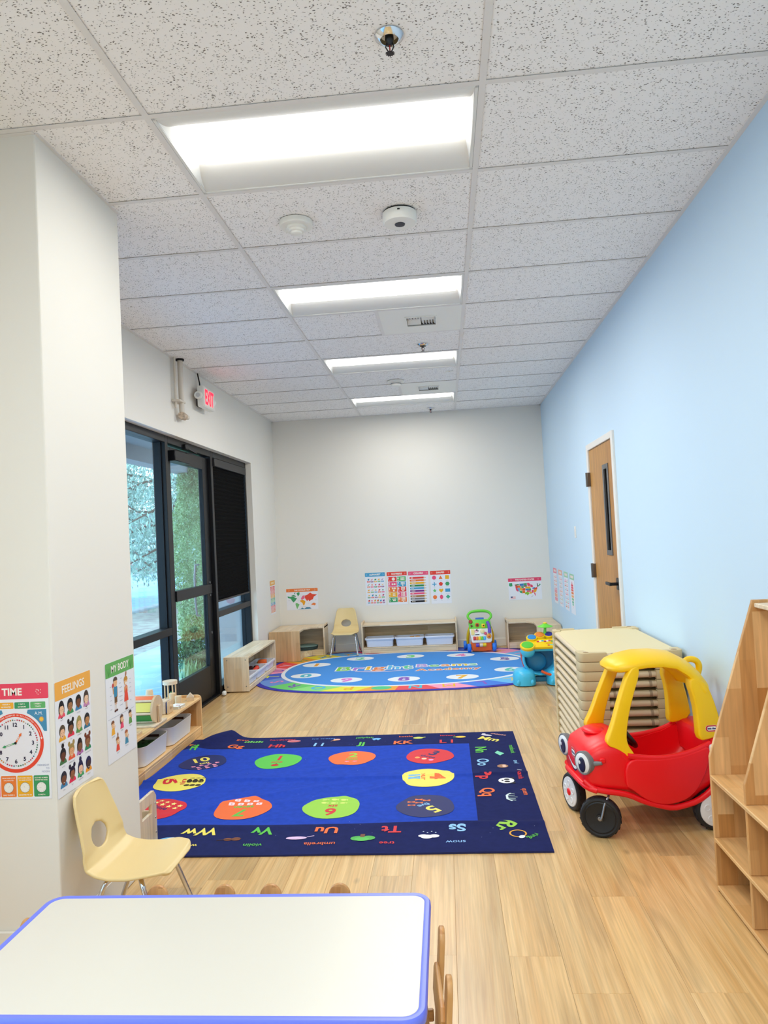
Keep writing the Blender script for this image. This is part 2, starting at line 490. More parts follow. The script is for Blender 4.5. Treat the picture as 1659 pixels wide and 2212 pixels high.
# ------------------------------------------------------------------ walls
struct('wall_back', MB().box(XL - .2, XR + .2, YB, YB + .15, 0, HC + .3), M_wall)
DY0, DY1, DZ = 5.49, 6.375, 2.13      # wooden door opening
struct('wall_right', MB().box(XR, XR + .15, YF, DY0, 0, HC + .3).box(XR, XR + .15, DY1, YB, 0, HC + .3).box(XR, XR + .15, DY0, DY1, DZ, HC + .3)
       .box(XR + .12, XR + .15, DY0, DY1, 0, DZ), M_blue)
WY0, WY1, WZ = 3.72, 8.065, 2.385     # storefront opening
struct('wall_left', MB().box(XL - .17, XL, PILY1, WY0, 0, HC + .3).box(XL - .17, XL, WY1, YB, 0, HC + .3).box(XL - .17, XL, WY0, WY1, WZ, HC + .3), M_wall)
struct('wall_corner', MB().box(XLL, PILX, PILY0, PILY1, 0, HC + .3, r=.006, seg=2), M_wall)
SY0, SY1 = -2.3, 1.2              # storefront added out of view beside and behind the viewer, for even daylight
struct('wall_side', MB().box(XLL - .17, XLL, YF, SY0, 0, HC + .3).box(XLL - .17, XLL, SY1, PILY1, 0, HC + .3).box(XLL - .17, XLL, SY0, SY1, WZ, HC + .3), M_wall)
struct('wall_front', MB().box(XLL - .15, XR + .15, YF - .15, YF, 0, HC + .3), M_wall)

def base_strip(name, segs):
    mb = MB()
    for x0, x1, y0, y1 in segs: mb.box(x0, x1, y0, y1, .0005, .1, r=.004)
    struct(name, mb, M_trim)
base_strip('baseboard_back', [(XL, XR, YB - .012, YB)])
base_strip('baseboard_right', [(XR - .012, XR, DY1 + .07, YB - .012), (XR - .012, XR, YF, DY0 - .05)])
base_strip('baseboard_left', [(XL, XL + .012, WY1 + .01, YB - .012)])
base_strip('baseboard_corner', [(XLL, PILX + .012, PILY0 - .012, PILY0), (PILX, PILX + .012, PILY0, PILY1), (XL, PILX + .012, PILY1, PILY1 + .012)])

# ------------------------------------------------------------------ floor of separate planks
fl = struct('floor', MB().box(XLL - .1, XR + .1, YF - .1, YB + .1, -.06, -.0035), mat('floor_gap', '#b38f60', .8))
PW, PL = 0.1793, 1.22
pm = {}
def plank_mesh(wd, ln):
    k = (round(wd, 3), round(ln, 3))
    if k not in pm:
        b = MB(); g = .0003; c = .0006
        x0, x1, y0, y1 = g, wd - g, g, ln - g
        v = [(x0, y0, -.003), (x1, y0, -.003), (x1, y1, -.003), (x0, y1, -.003), (x0, y0, -c), (x1, y0, -c), (x1, y1, -c), (x0, y1, -c),
             (x0 + c, y0 + c, 0), (x1 - c, y0 + c, 0), (x1 - c, y1 - c, 0), (x0 + c, y1 - c, 0)]
        f = [(8, 9, 10, 11)] + [(i, (i + 1) % 4, 4 + (i + 1) % 4, 4 + i) for i in range(4)] + [(4 + i, 4 + (i + 1) % 4, 8 + (i + 1) % 4, 8 + i) for i in range(4)]
        b.add(v, f); pm[k] = b.mesh('floor_plank', M_plank, False)
    return pm[k]
rnd = random.Random(3)
x = XLL; ci = 0
while x < XR - .01:
    wd = min(PW, XR - x)
    y = YF - rnd.random() * PL
    ymax = YB
    while y < ymax - .01:
        a = max(y, YF); b_ = min(y + PL, ymax)
        if b_ - a > .02 and not (x + wd < PILX and a > PILY1 and x + wd < XL):
            o = link('floor_plank', plank_mesh(wd, b_ - a), fl); o.location = (x, a, 0)
        y += PL
    x += PW

# ------------------------------------------------------------------ ceiling: tees, tiles
ce = struct('ceiling', MB().box(XLL - .1, XR + .1, YF - .1, YB + .1, HC + .29, HC + .33), mat('deck', '#55534f', .9))
XC = [XR, XT - .012, XT - .012 - 1.2192 - .0, XL]      # tee centres, right to left
LR = (-6, -3, 0, 3, 6, 9)               # rows that hold a light (middle column)
i0 = -8; i1 = 11
def rowy(i): return Y0 + P * i
tm = {}
def tile(x0, x1, y0, y1, me='t'):
    x0 += .0025; x1 -= .0025; y0 += .0025; y1 -= .0025
    k = (round(x1 - x0, 3), round(y1 - y0, 3))
    if k not in tm: tm[k] = MB().box(0, x1 - x0, 0, y1 - y0, 0, .016, r=.002).mesh('ceiling_tile', M_tile, False)
    o = link('ceiling_tile', tm[k], ce); o.location = (x0, y0, HC + .0035); return o
for c in range(3):
    xa, xb = XC[c + 1], XC[c]
    for i in range(i0, i1):
        ya, yb = max(rowy(i), YF), min(rowy(i + 1), YB)
        if yb - ya < .05: continue
        if c == 1 and i in LR: continue
        if c == 2 and ya > PILY1: xa2 = max(xa, XL)
        elif c == 3 and ya > PILY0: continue
        else: xa2 = xa
        if c == 1 and i in (4, 8):
            xm = (xa + xb) / 2
            tile(xa, xm, ya, yb); continue
        tile(xa2, xb, ya, yb)
def tee(name, x0, x1, y0, y1): part(name, MB().box(x0, x1, y0, y1, HC - .0005, HC + .0008).box((x0 + x1) / 2 - .001 if x1 - x0 < .03 else x0, (x0 + x1) / 2 + .001 if x1 - x0 < .03 else x1,
        (y0 + y1) / 2 - .001 if y1 - y0 < .03 else y0, (y0 + y1) / 2 + .001 if y1 - y0 < .03 else y1, HC + .0008, HC + .03), M_tee, ce, smooth=False)
for xc in XC[1:3]:
    tee('main_tee', xc - .012, xc + .012, YF, YB)
for c in range(3):
    for i in range(i0, i1 + 1):
        y = rowy(i)
        if not YF < y < YB - .03: continue
        xa = XC[c + 1]
        if c == 2 and y > PILY1: xa = max(xa, XL)
        if c == 3 and y > PILY0: continue
        if c == 2 and PILY0 < y < PILY1: xa = PILX
        tee('cross_tee', xa + .012, XC[c] - .012, y - .012, y + .012)
for i in (4, 8):
    xm = (XC[1] + XC[2]) / 2
    tee('cross_tee', xm - .012, xm + .012, rowy(i) + .012, rowy(i + 1) - .012)
# wall angle
def angle(name, x0, x1, y0, y1): part(name, MB().box(x0, x1, y0, y1, HC - .001, HC + .02), M_tee, ce, smooth=False)
angle('wall_angle', XR - .022, XR, YF, YB); angle('wall_angle', XL, XR, YB - .022, YB); angle('wall_angle', XL, XL + .022, PILY1, YB)
angle('wall_angle', PILX, PILX + .014, PILY0, PILY1); angle('wall_angle', XLL, PILX, PILY0 - .02, PILY0)

# ------------------------------------------------------------------ troffer lights
M_lens = mat('lamp_lens', (1, .985, .955, 1), .5, emit=LAMP)
M_refl = mat('white_reflector', '#e4e4e0', .5)
def make_light():
    t = thing('ceiling_light', '', 'ceiling light')
    hx, hy = 1.2192 / 2 - .013, P / 2 - .013
    f = MB()
    f.box(-hx, hx, -hy, -hy + .012, 0, .012).box(-hx, hx, hy - .012, hy, 0, .012).box(-hx, -hx + .012, -hy, hy, 0, .012).box(hx - .012, hx, -hy, hy, 0, .012)
    part('frame', f, M_refl, t, smooth=False)
    for sg in (-1, 1):
        def fn(u, v, sg=sg):
            a = v * PI / 2
            return (-hx + .012 + u * (2 * hx - .024), sg * (hy - .012 - .15 * math.sin(a)), .004 + .085 * (1 - math.cos(a)) ** .8)
        part('reflector', MB().grid(2, 9, fn), M_refl, t)
        def fe(u, v, sg=sg):
            return (sg * (hx - .013 - .03 * v), (-1 + 2 * u) * (hy - .013), .004 + .09 * v)
        part('end_cap', MB().grid(2, 2, fe), M_refl, t)
    part('top_pan', MB().box(-hx, hx, -hy, hy, .1, .112), M_refl, t)
    lens = MB()
    def fl_(u, v):
        a = PI * v
        return (-hx + .045 + u * (2 * hx - .09), -.145 * math.cos(a), .092 - .075 * math.sin(a) ** .7)
    lens.grid(2, 17, fl_)
    for sx in (-1, 1):
        e = [(sx * (hx - .045), -.145 * math.cos(PI * k / 16), .092 - .075 * math.sin(PI * k / 16) ** .7) for k in range(17)]
        lens.add(e, [tuple(range(17))])
    part('lens', lens, M_lens, t)
    ld = bpy.data.lights.new('lamp_light', 'AREA'); ld.shape = 'RECTANGLE'; ld.size = 1.06; ld.size_y = .2
    ld.energy = LAMP_W; ld.spread = R(LAMP_SPREAD); ld.color = (1, .965, .905)
    lo = link('lamp_light', ld, t); lo.location = (0, 0, .013)
    return t
xm = (XC[1] + XC[2]) / 2
names = {-6: 'recessed white troffer light behind the viewer, second back', -3: 'recessed white troffer light overhead behind the viewer', 0: 'large recessed white troffer light nearest overhead, before the detectors',
         3: 'second recessed white troffer light, just before the air diffuser', 6: 'third recessed white troffer light, beyond the second sprinkler', 9: 'farthest recessed white troffer light near the back wall'}
L0 = None
for i in LR:
    loc = (xm, rowy(i) + P / 2, HC)
    if L0 is None:
        L0 = make_light(); L0.location = loc; L0['label'] = names[i]; L0['group'] = 'recessed ceiling lights'; o = L0
    else: o = dup(L0, loc, None, names[i])
    lo = [c for c in o.children if c.type == 'LIGHT'][0]
    lo.data = lo.data.copy(); lo.data.energy = LAMP_W * LAMP_K[i]      # strength set per row to even out bright spots on the walls

# air diffusers
def make_diff():
    t = thing('air_diffuser', 'square white ceiling air diffuser in front of the second light', 'vent', group='ceiling air diffusers')
    xa, xb = XC[1] - .012 - xm, 0
    hw = (XC[1] - xm) / 2 - .012; hy = P / 2 - .012
    gx, gy = .105, .105
    p = MB()
    p.box(-hw, hw, -hy, -gy, 0, .004).box(-hw, hw, gy, hy, 0, .004).box(-hw, -gx, -gy, gy, 0, .004).box(gx, hw, -gy, gy, 0, .004)
    part('panel', p, M_white, t, smooth=False)
    part('duct', MB().box(-gx, gx, -gy, gy, .05, .06).box(-gx - .004, -gx, -gy, gy, .003, .06).box(gx, gx + .004, -gy, gy, .003, .06).box(-gx, gx, -gy - .004, -gy, .003, .06).box(-gx, gx, gy, gy + .004, .003, .06), mat('duct', '#4a4a4c', .7), t)
    part('rim', MB().box(-gx - .012, gx + .012, -gy - .012, -gy, -.006, .002).box(-gx - .012, gx + .012, gy, gy + .012, -.006, .002).box(-gx - .012, -gx, -gy, gy, -.006, .002).box(gx, gx + .012, -gy, gy, -.006, .002), M_white, t)
    for q, (cx, cy, dx) in enumerate(((-.053, -.053, 1), (.053, .053, 1), (-.053, .053, 0), (.053, -.053, 0))):
        for k in range(5):
            s_ = -.042 + k * .021
            M = Matrix.Translation((cx + (s_ if dx else 0), cy + (0 if dx else s_), .012)) @ (Matrix.Rotation(R(40), 4, 'Y') if dx else Matrix.Rotation(R(-40), 4, 'X'))
            part('vane', MB().box(-.011 if dx else -.05, .011 if dx else .05, -.05 if dx else -.011, .05 if dx else .011, -.0008, .0008, M=M), M_white, t, smooth=False)
    return t
d0 = make_diff(); d0.location = ((XC[1] + xm) / 2, rowy(4) + P / 2, HC)
dup(d0, ((XC[1] + xm) / 2, rowy(8) + P / 2, HC), None, 'square white ceiling air diffuser farther back, before the last light')

# sprinklers
def make_spr():
    t = thing('fire_sprinkler', 'chrome pendent fire sprinkler nearest, in the tile before the first light', 'sprinkler', group='ceiling sprinklers')
    part('escutcheon', MB().lathe([(.028, -.012), (.03, -.014), (.046, -.003), (.047, 0), (.03, .0), (.028, -.004)], 28, cap=False), M_chrome, t)
    part('cup', MB().lathe([(.029, -.011), (.028, .02), (.001, .021)], 20, cap=False), mat('brass', '#8d8163', .4, .7), t)
    part('body', MB().lathe([(.013, .015), (.014, -.012), (.009, -.02), (.006, -.03)], 12), mat('dark_steel', '#3f4043', .35, .8), t)
    for sx in (-1, 1):
        part('frame_arm', MB().tube([(sx * .008, 0, -.02), (sx * .013, 0, -.035), (sx * .004, 0, -.052)], .0022, 6), MATS['dark_steel'], t)
    part('bulb', MB().cyl((0, 0, -.022), (0, 0, -.05), .0022), mat('red_bulb', '#b03028', .2), t)
    d = MB(); n = 12
    v = [(0, 0, 0)]; 
    pts = []
    for k in range(n * 2):
        rr = .0155 if k % 2 == 0 else .011; a = PI * k / n; pts.append((rr * math.cos(a), rr * math.sin(a)))
    d.prism(pts, -.0565, -.055, 'z')
    part('deflector', d, MATS['dark_steel'], t)
    return t
s0 = make_spr(); s0.location = (-.09, 2.194, HC)
dup(s0, (-.097, 5.873, HC), None, 'chrome pendent fire sprinkler between the first air diffuser and the third light')
dup(s0, (-.091, 8.90, HC), None, 'chrome pendent fire sprinkler farthest back, by the back wall')
# detectors
t = thing('smoke_detector', 'stepped white smoke detector left of the two behind the first light', 'detector', (-.649, 3.43, HC))
part('base', MB().lathe([(.082, 0), (.083, -.018), (.079, -.026), (.05, -.027)], 32), M_white, t)
part('sensor_head', MB().lathe([(.05, -.026), (.05, -.036), (.046, -.039), (.04, -.04), (.04, -.049), (.036, -.052), (.03, -.052), (.028, -.06), (.02, -.064), (.001, -.064)], 28), M_white, t)
t = thing('smoke_detector', 'drum shaped white detector with dark sensor, right of the two behind the first light', 'detector', (-.136, 3.425, HC))
part('base', MB().lathe([(.083, -.006), (.083, -.045), (.076, -.056), (.02, -.058)], 32), M_white, t)
part('mounting_ring', MB().lathe([(.08, 0), (.08, -.006)], 32), M_dark, t)
part('sensor', MB().lathe([(.026, -.057), (.024, -.062), (.001, -.063)], 14), mat('sensor', '#33363c', .5), t)
part('indicator', MB().box(-.006, .006, -.0845, -.082, -.022, -.016), M_dark, t)
t = thing('smoke_detector', 'small round white smoke detector beyond the third light', 'detector', (-.411, 7.197, HC))
part('base', MB().lathe([(.085, 0), (.086, -.012), (.05, -.02)], 28), M_white, t)
part('sensor_head', MB().lathe([(.052, -.018), (.055, -.04), (.045, -.052), (.001, -.054)], 24), M_white, t)
part('vents', MB().lathe([(.056, -.028), (.0565, -.036)], 14, cap=False), M_steel, t)
t = thing('ceiling_tag', 'tiny white tag with two red dots on the ceiling tile', 'tag', (.132, 6.947, HC + .003))
part('plate', MB().box(-.035, .035, -.03, .03, -.003, -.0005), M_white, t)
pr = Print(); pr.ell(-.004, .008, .005, .005, '#c23a3a'); pr.ell(-.004, -.01, .005, .005, '#c23a3a')
pr.build('print', lambda u, v, d: (u, v, -.003 - d), t)

# ------------------------------------------------------------------ storefront: two windows and a glass door
FX0, FX1 = -2.36, -2.25
def member(name, root, x0, x1, y0, y1, z0, z1, r=.003): return part(name, MB().box(x0, x1, y0, y1, z0, z1, r=r), M_black, root, smooth=False)
w1 = struct('window_1'); w1['kind'] = 'structure'
member('frame_post', w1, FX0, FX1, WY0, WY0 + .05, .0, WZ)
member('frame_post', w1, FX0, FX1, 5.675, 5.73, .0, WZ)
member('frame_head', w1, FX0, FX1, WY0 + .05, 5.675, 2.325, WZ)
member('frame_sill', w1, FX0, FX1, WY0 + .05, 5.675, 0, .08)
member('frame_rail', w1, FX0 + .01, FX1, WY0 + .05, 5.675, .745, .805)
part('pane', MB().box(-2.308, -2.302, WY0 + .05, 5.675, .805, 2.325), M_glass, w1, smooth=False)
part('pane', MB().box(-2.308, -2.302, WY0 + .05, 5.675, .08, .745), M_glass, w1, smooth=False)
for z0, z1 in ((.08, .745), (.805, 2.325)):
    for a, b in ((WY0 + .05, WY0 + .065), (5.66, 5.675)): member('glazing_bead', w1, -2.32, -2.285, a, b, z0, z1, 0)
w2 = struct('window_2')
member('frame_post', w2, FX0, FX1, 6.82, 6.88, 0, WZ)
member('frame_post', w2, FX0, FX1, 8.015, 8.06, 0, WZ)
member('frame_head', w2, FX0, FX1, 6.88, 8.015, 2.325, WZ)
member('frame_sill', w2, FX0, FX1, 6.88, 8.015, 0, .08)
member('frame_rail', w2, FX0 + .01, FX1, 6.88, 8.015, .745, .805)
part('pane', MB().box(-2.318, -2.312, 6.88, 8.015, .805, 2.325), M_glass, w2, smooth=False)
part('pane', MB().box(-2.318, -2.312, 6.88, 8.015, .08, .745), M_glass, w2, smooth=False)
w3 = struct('added_window')  # unseen glazing, added to bring in more daylight
for a, b in ((SY0, SY0 + .05), (-1.16, -1.11), (.02, .07), (SY1 - .05, SY1)): member('frame_post', w3, FX0, FX1, a, b, 0, WZ)
for a, b in ((SY0 + .05, -1.16), (-1.11, .02), (.07, SY1 - .05)):
    member('frame_head', w3, FX0, FX1, a, b, 2.325, WZ); member('frame_sill', w3, FX0, FX1, a, b, 0, .08); member('frame_rail', w3, FX0 + .01, FX1, a, b, .745, .805)
    for z0, z1 in ((.08, .745), (.805, 2.325)): part('pane', MB().add([(-2.305, a, z0), (-2.305, b, z0), (-2.305, b, z1), (-2.305, a, z1)], [(0, 1, 2, 3)]), M_glass, w3, smooth=False)
d1 = struct('door_1')
member('frame_head', d1, FX0, FX1, 5.73, 6.82, 2.325, WZ)
member('threshold', d1, FX0, FX1, 5.73, 6.82, 0, .015)
dx0, dx1 = -2.33, -2.285
member('stile', d1, dx0, dx1, 5.735, 5.865, .02, 2.31); member('stile', d1, dx0, dx1, 6.67, 6.815, .02, 2.31)
member('top_rail', d1, dx0, dx1, 5.865, 6.67, 2.19, 2.31); member('bottom_rail', d1, dx0, dx1, 5.865, 6.67, .02, .315)
member('lock_rail', d1, dx0, dx1 + .012, 5.865, 6.78, .995, 1.085)
part('pane', MB().box(-2.311, -2.305, 5.865, 6.67, 1.085, 2.19), M_glass, d1, smooth=False)
part('pane', MB().box(-2.311, -2.305, 5.865, 6.67, .315, .995), M_glass, d1, smooth=False)
cl = part('door_closer', MB().box(-2.285, -2.215, 5.80, 6.17, 2.185, 2.275, r=.006), M_black, d1)
part('closer_arm', MB().tube([(-2.25, 6.15, 2.285), (-2.21, 6.30, 2.30), (-2.235, 6.12, 2.33)], .009, 6).box(-2.27, -2.225, 6.08, 6.16, 2.315, 2.36, r=.005), M_black, cl)
part('pull_handle', MB().tube([(-2.335, 6.60, .80), (-2.38, 6.60, .80), (-2.38, 6.60, 1.28), (-2.335, 6.60, 1.28)], .011, 8, sub=1), M_steel, d1)
for z in (.62, .98, 1.10): part('lock_cylinder', MB().cyl((-2.286, 6.74, z), (-2.278, 6.74, z), .012), M_steel, d1)
# pleated shade
def shade_mat():
    mt = mat('shade_fabric', '#040507', .9, spec=.1); nt = mt.node_tree; N = nt.nodes; L = nt.links
    tc = N.new('ShaderNodeTexCoord'); wv = N.new('ShaderNodeTexWave'); wv.bands_direction = 'Z'; wv.inputs['Scale'].default_value = 30
    L.new(tc.outputs['Object'], wv.inputs['Vector']); bp = N.new('ShaderNodeBump'); bp.inputs['Strength'].default_value = .6; bp.inputs['Distance'].default_value = .004
    L.new(wv.outputs['Fac'], bp.inputs['Height']); L.new(bp.outputs['Normal'], N['Principled BSDF'].inputs['Normal']); return mt
t = thing('window_shade', 'black pleated shade pulled three quarters down over the right window', 'window shade', (-2.262, 7.45, .895))
sh = MB(); nfold = 64
vv = []; ff = []
for k in range(nfold + 1):
    z = .012 + (1.35 - .012) * k / nfold; xx = .0035 * (1 if k % 2 else -1)
    vv += [(xx, -.555, z), (xx, .555, z)]
for k in range(nfold): ff.append((2 * k, 2 * k + 1, 2 * k + 3, 2 * k + 2))
sh.add(vv, ff)
part('pleated_fabric', sh, shade_mat(), t, smooth=False)
part('head_rail', MB().box(-.02, .028, -.56, .56, 1.345, 1.425, r=.004), mat('shade_rail', '#1c1e22', .45), t)
part('bottom_rail', MB().box(-.014, .014, -.555, .555, 0, .018, r=.003), MATS['shade_rail'], t)

# ------------------------------------------------------------------ wooden door in the blue wall
M_door = wood('door_oak', '#c58f4b', '#b8803f', 'z', strip=.5, length=9, rough=.42, grain=.3, gs=16)
d2 = struct('door_2')
fr = M_trim
for n_, a in (('frame_jamb', (XR - .018, XR + .06, DY0 - .045, DY0 + .012, 0, DZ + .04)), ('frame_jamb', (XR - .018, XR + .06, DY1 - .012, DY1 + .05, 0, DZ + .04)), ('frame_head', (XR - .018, XR + .06, DY0 + .012, DY1 - .012, DZ - .012, DZ + .04))):
    part(n_, MB().box(*a, r=.003), fr, d2, smooth=False)
VY0, VY1, VZ0, VZ1 = 5.68, 5.86, 1.225, 1.94
lx0, lx1 = XR - .004, XR + .04
leaf = MB()
leaf.box(lx0, lx1, DY0 + .014, VY0, .01, DZ - .015).box(lx0, lx1, VY1, DY1 - .014, .01, DZ - .015).box(lx0, lx1, VY0, VY1, .01, VZ0).box(lx0, lx1, VY0, VY1, VZ1, DZ - .015)
lf = part('leaf', leaf, M_door, d2, smooth=False)
M_gun = mat('gunmetal', '#6d6e70', .4, .6)
part('window_frame', MB().box(lx0 - .008, lx0 + .01, VY0 - .004, VY0 + .03, VZ0 - .004, VZ1 + .004, r=.002).box(lx0 - .008, lx0 + .01, VY1 - .03, VY1 + .004, VZ0 - .004, VZ1 + .004, r=.002)
     .box(lx0 - .008, lx0 + .01, VY0 + .03, VY1 - .03, VZ0 - .004, VZ0 + .035, r=.002).box(lx0 - .008, lx0 + .01, VY0 + .03, VY1 - .03, VZ1 - .035, VZ1 + .004, r=.002), M_gun, lf)
part('window_pane', MB().box(lx0 + .012, lx0 + .018, VY0, VY1, VZ0, VZ1), mat('dark_glass', '#15120f', .06), lf)
for z in (1.865, 1.07, .26):
    h = part('hinge', MB().box(XR - .03, XR - .003, DY1 - .02, DY1 + .012, z - .06, z + .06, r=.002).cyl((XR - .03, DY1 + .012, z - .062), (XR - .03, DY1 + .012, z + .062), .011), mat('hinge_bronze', '#6b5f55', .4, .7), d2)
h = part('door_handle', MB().box(lx0 - .014, lx0, 5.515, 5.585, .965, 1.055, r=.003).cyl((lx0 - .01, 5.55, 1.01), (lx0 - .065, 5.55, 1.01), .012).box(lx0 - .075, lx0 - .055, 5.535, 5.68, .998, 1.022, r=.003), mat('black_metal', '#141517', .35, .5), d2)
t = thing('light_switch', 'white switch plate on the blue wall left of the wooden door', 'light switch', (XR, 7.25, 1.405))
part('plate', MB().box(-.006, 0, -.036, .036, -.058, .058, r=.002), M_white, t)
part('rocker', MB().box(-.010, -.005, -.016, .016, -.033, .033, r=.002), M_trim, t)

# ------------------------------------------------------------------ pipes, exit sign on the left wall
M_pipe = mat('painted_pipe', '#d8cfc0', .5)
t = thing('conduit_pipe', 'cream painted pipe with valve fitting on the wall above the door', 'pipe', (XL, 5.76, 2.56))
part('pipe', MB().cyl((.05, .03, .03), (.05, .03, .478), .022, n=14).tube([(.05, .03, .04), (.05, .03, 0), (.05, .07, -.005), (.05, .16, 0)], .02, 10, sub=2), M_pipe, t)
part('thin_pipe', MB().cyl((.03, -.045, .05), (.03, -.045, .478), .010, n=10), M_pipe, t)
part('valve', MB().lathe([(.03, -.02), (.034, -.01), (.034, .012), (.025, .02), (.03, .03), (.03, .06), (.018, .066)], 14, M=Matrix.Translation((.05, .03, -.005)) @ Matrix.Rotation(R(-90), 4, 'X')), mat('rusty_fitting', '#cdb9a2', .7, vary=.4, vscale=60), t)
part('clamp', MB().box(0, .075, -.07, .065, .10, .118, r=.004), M_pipe, t)
part('ceiling_collar', MB().cyl((.05, .03, .46), (.05, .03, .474), .034), M_dark, t)
t = thing('exit_sign', 'white exit sign with red letters and emergency lamp heads above the glass door', 'exit sign', (XL, 6.35, 2.80))
part('junction_box', MB().box(0, .05, -.055, .055, -.075, .075, r=.008), mat('grey_box', '#4b4d50', .5), t)
part('housing', MB().box(.045, .105, -.155, .155, -.095, .095, r=.01, seg=2), M_white, t)
part('face', MB().box(.1, .108, -.15, .15, -.088, .088, r=.003), M_trim, t)
pr = Print(); pr.text('EXIT', 0, 0, .125, '#ff2038', 2, bold=.03, maxw=.235)
o = pr.build('lettering', lambda u, v, d: (.108 + d, u, v), t)
mred = mat('exit_red', '#ff1030', .4, emit=2.2); o.data.materials[0] = mred
for sy in (-1, 1):
    hd = part('lamp_head', MB().lathe([(.01, 0), (.022, .004), (.034, .02), (.036, .045), (.03, .05)], 18, M=Matrix.Translation((.07, sy * .155, .0)) @ Matrix.Rotation(R(-90 * sy), 4, 'X')), M_white, t)
    part('lens', MB().lathe([(.03, .049), (.001, .052)], 16, M=Matrix.Translation((.07, sy * .155, .0)) @ Matrix.Rotation(R(-90 * sy), 4, 'X')), mat('clear_lens', '#c9cbcc', .15), hd)
part('cable', MB().tube([(.03, -.03, .07), (.035, -.035, .13), (.03, -.05, .18), (.025, -.06, .229)], .006, 7, sub=2), M_dark, t)

# ------------------------------------------------------------------ posters
WH = '#eef0f6'
def poster(label, w_, h_, fn, group=None, back=None):
    """fn(u, v, d) maps sheet coordinates (u right, v up, d off the wall) to local xyz"""
    t = thing('poster', label, 'poster', group=group)
    pr = Print(); pr.rrect(0, 0, w_, h_, .006, back or WH, 0)
    return t, pr
def wall_fn(kind, x0, z0, w_):
    if kind == 'back': return (x0, YB - .0006, z0), lambda u, v, d: (u, -d, v)
    if kind == 'right': return (XR - .0006, x0, z0), lambda u, v, d: (-d, -u, v)
    if kind == 'left': return (XL + .0006, x0, z0), lambda u, v, d: (d, u, v)
    if kind == 'pilf': return (x0, PILY0 - .0006, z0), lambda u, v, d: (u, -d, v)
    if kind == 'pils': return (PILX + .0006, x0, z0), lambda u, v, d: (d, u, v)
def finish(t, pr, kind, x0, z0, w_, h_):
    loc, fn = wall_fn(kind, x0, z0, w_); t.location = loc
    sh = MB(); c = [fn(a, b, e) for e in (0, .0007) for a, b in ((0, 0), (w_, 0), (w_, h_), (0, h_))]
    sh.add(c, [(0, 1, 2, 3), (4, 5, 6, 7)] + [(i, (i + 1) % 4, 4 + (i + 1) % 4, 4 + i) for i in range(4)])
    part('sheet', sh, flat(WH), t, smooth=False)
    pr.build('print', fn, t, z0=.0009)
def header(pr, w_, h_, hh, col, txt, th=None, deco=True):
    pr.rrect(0, h_ - hh, w_, hh, .005, col, 1)
    pr.text(txt, w_ / 2, h_ - hh / 2, th or hh * .42, '#fbf6ec', 3, bold=.03, maxw=w_ * .66)
    if deco:
        for sx in (.09, .91):
            for k in range(3): pr.ell(w_ * sx + .004 * math.cos(k * 2.1), h_ - hh / 2 + .008 * math.sin(k * 2.1), .003, .003, '#f7d9d0' if col != '#4aa3cc' else '#bfe3f2', 3, 6)
PW_, PH_ = .258, .42
CY = ['#e9423f', '#f07a34', '#f3b63a', '#3d9a62', '#4aa3cc', '#8a3d86', '#ef5d86', '#67b96e']
# ALPHABET
t, pr = poster('alphabet poster with blue heading on the back wall, leftmost of the row of four', PW_, PH_, None, 'row of four posters on the back wall')
header(pr, PW_, PH_, .05, '#4aa3cc', 'ALPHABET')
rr = random.Random(5); n = 0
for r_ in range(5):
    nn = 6 if r_ == 4 else 5
    for c_ in range(nn):
        x = .022 + (PW_ - .03) * (c_ + .42) / nn; y = PH_ - .088 - r_ * .068
        col = CY[rr.randrange(8)]
        k = rr.randrange(4)
        if k == 0: pr.ell(x, y, .014, .009, col, 1, 10, rot=.5)
        elif k == 1: pr.ngon(x, y, .013, 5, col, 1, rot=20, inner=.5)
        elif k == 2: pr.ell(x, y, .010, .012, col, 1, 10); pr.ell(x + .008, y + .007, .006, .006, '#5a4a44', 2, 8)
        else: pr.line(x - .011, y - .008, x + .011, y + .008, .007, col, 1)
        pw = .036 if nn == 5 else .03
        pr.rrect(x - pw / 2, y - .034, pw, .016, .004, CY[n * 5 % 8], 1); pr.rect(x - pw * .3, y - .028, pw * .6, .004, '#f6efe6', 2); n += 1
finish(t, pr, 'back', -1.052, .578, PW_, PH_)
# NUMBERS
t, pr = poster('numbers poster with red heading on the back wall, second of the row of four', PW_, PH_, None, 'row of four posters on the back wall')
header(pr, PW_, PH_, .05, '#ea4a3c', 'NUMBERS')
cc = ['#e9423f', '#67b96e', '#ef5d86', '#4aa3cc', '#f07a34', '#e9423f', '#f3b63a', '#ef5d86', '#45a56a', '#f07a34']
for k in range(10):
    col_, row_ = (0, k) if k < 5 else (1, k - 5)
    x = .013 + col_ * .118; y = PH_ - .122 - row_ * .0665
    pr.rect(x, y, .112, .061, cc[row_ * 2 + col_], 1)
    pr.text(str(k + 1), x + .004, y + .040, .026, '#fff6ea', 2, 'l', bold=.03, maxw=.026)
    pr.rect(x + .005, y + .010, .02, .004, '#fff6ea', 2)
    cnt = k + 1; per = 1 if cnt == 1 else 2 if cnt <= 4 else 3
    q = 0
    while q < cnt:
        rw = min(per, cnt - q)
        nr = math.ceil(cnt / per); rad = .022 if cnt == 1 else .013 if cnt < 4 else .0085
        for e in range(rw):
            pr.ell(x + .07 + (e - (rw - 1) / 2) * rad * 2.1, y + .031 + ((nr - 1) / 2 - q // per) * rad * 2.1, rad * .95, rad * .95, '#fbf3e4', 2, 10)
        q += rw
finish(t, pr, 'back', -.77, .576, PW_, PH_)
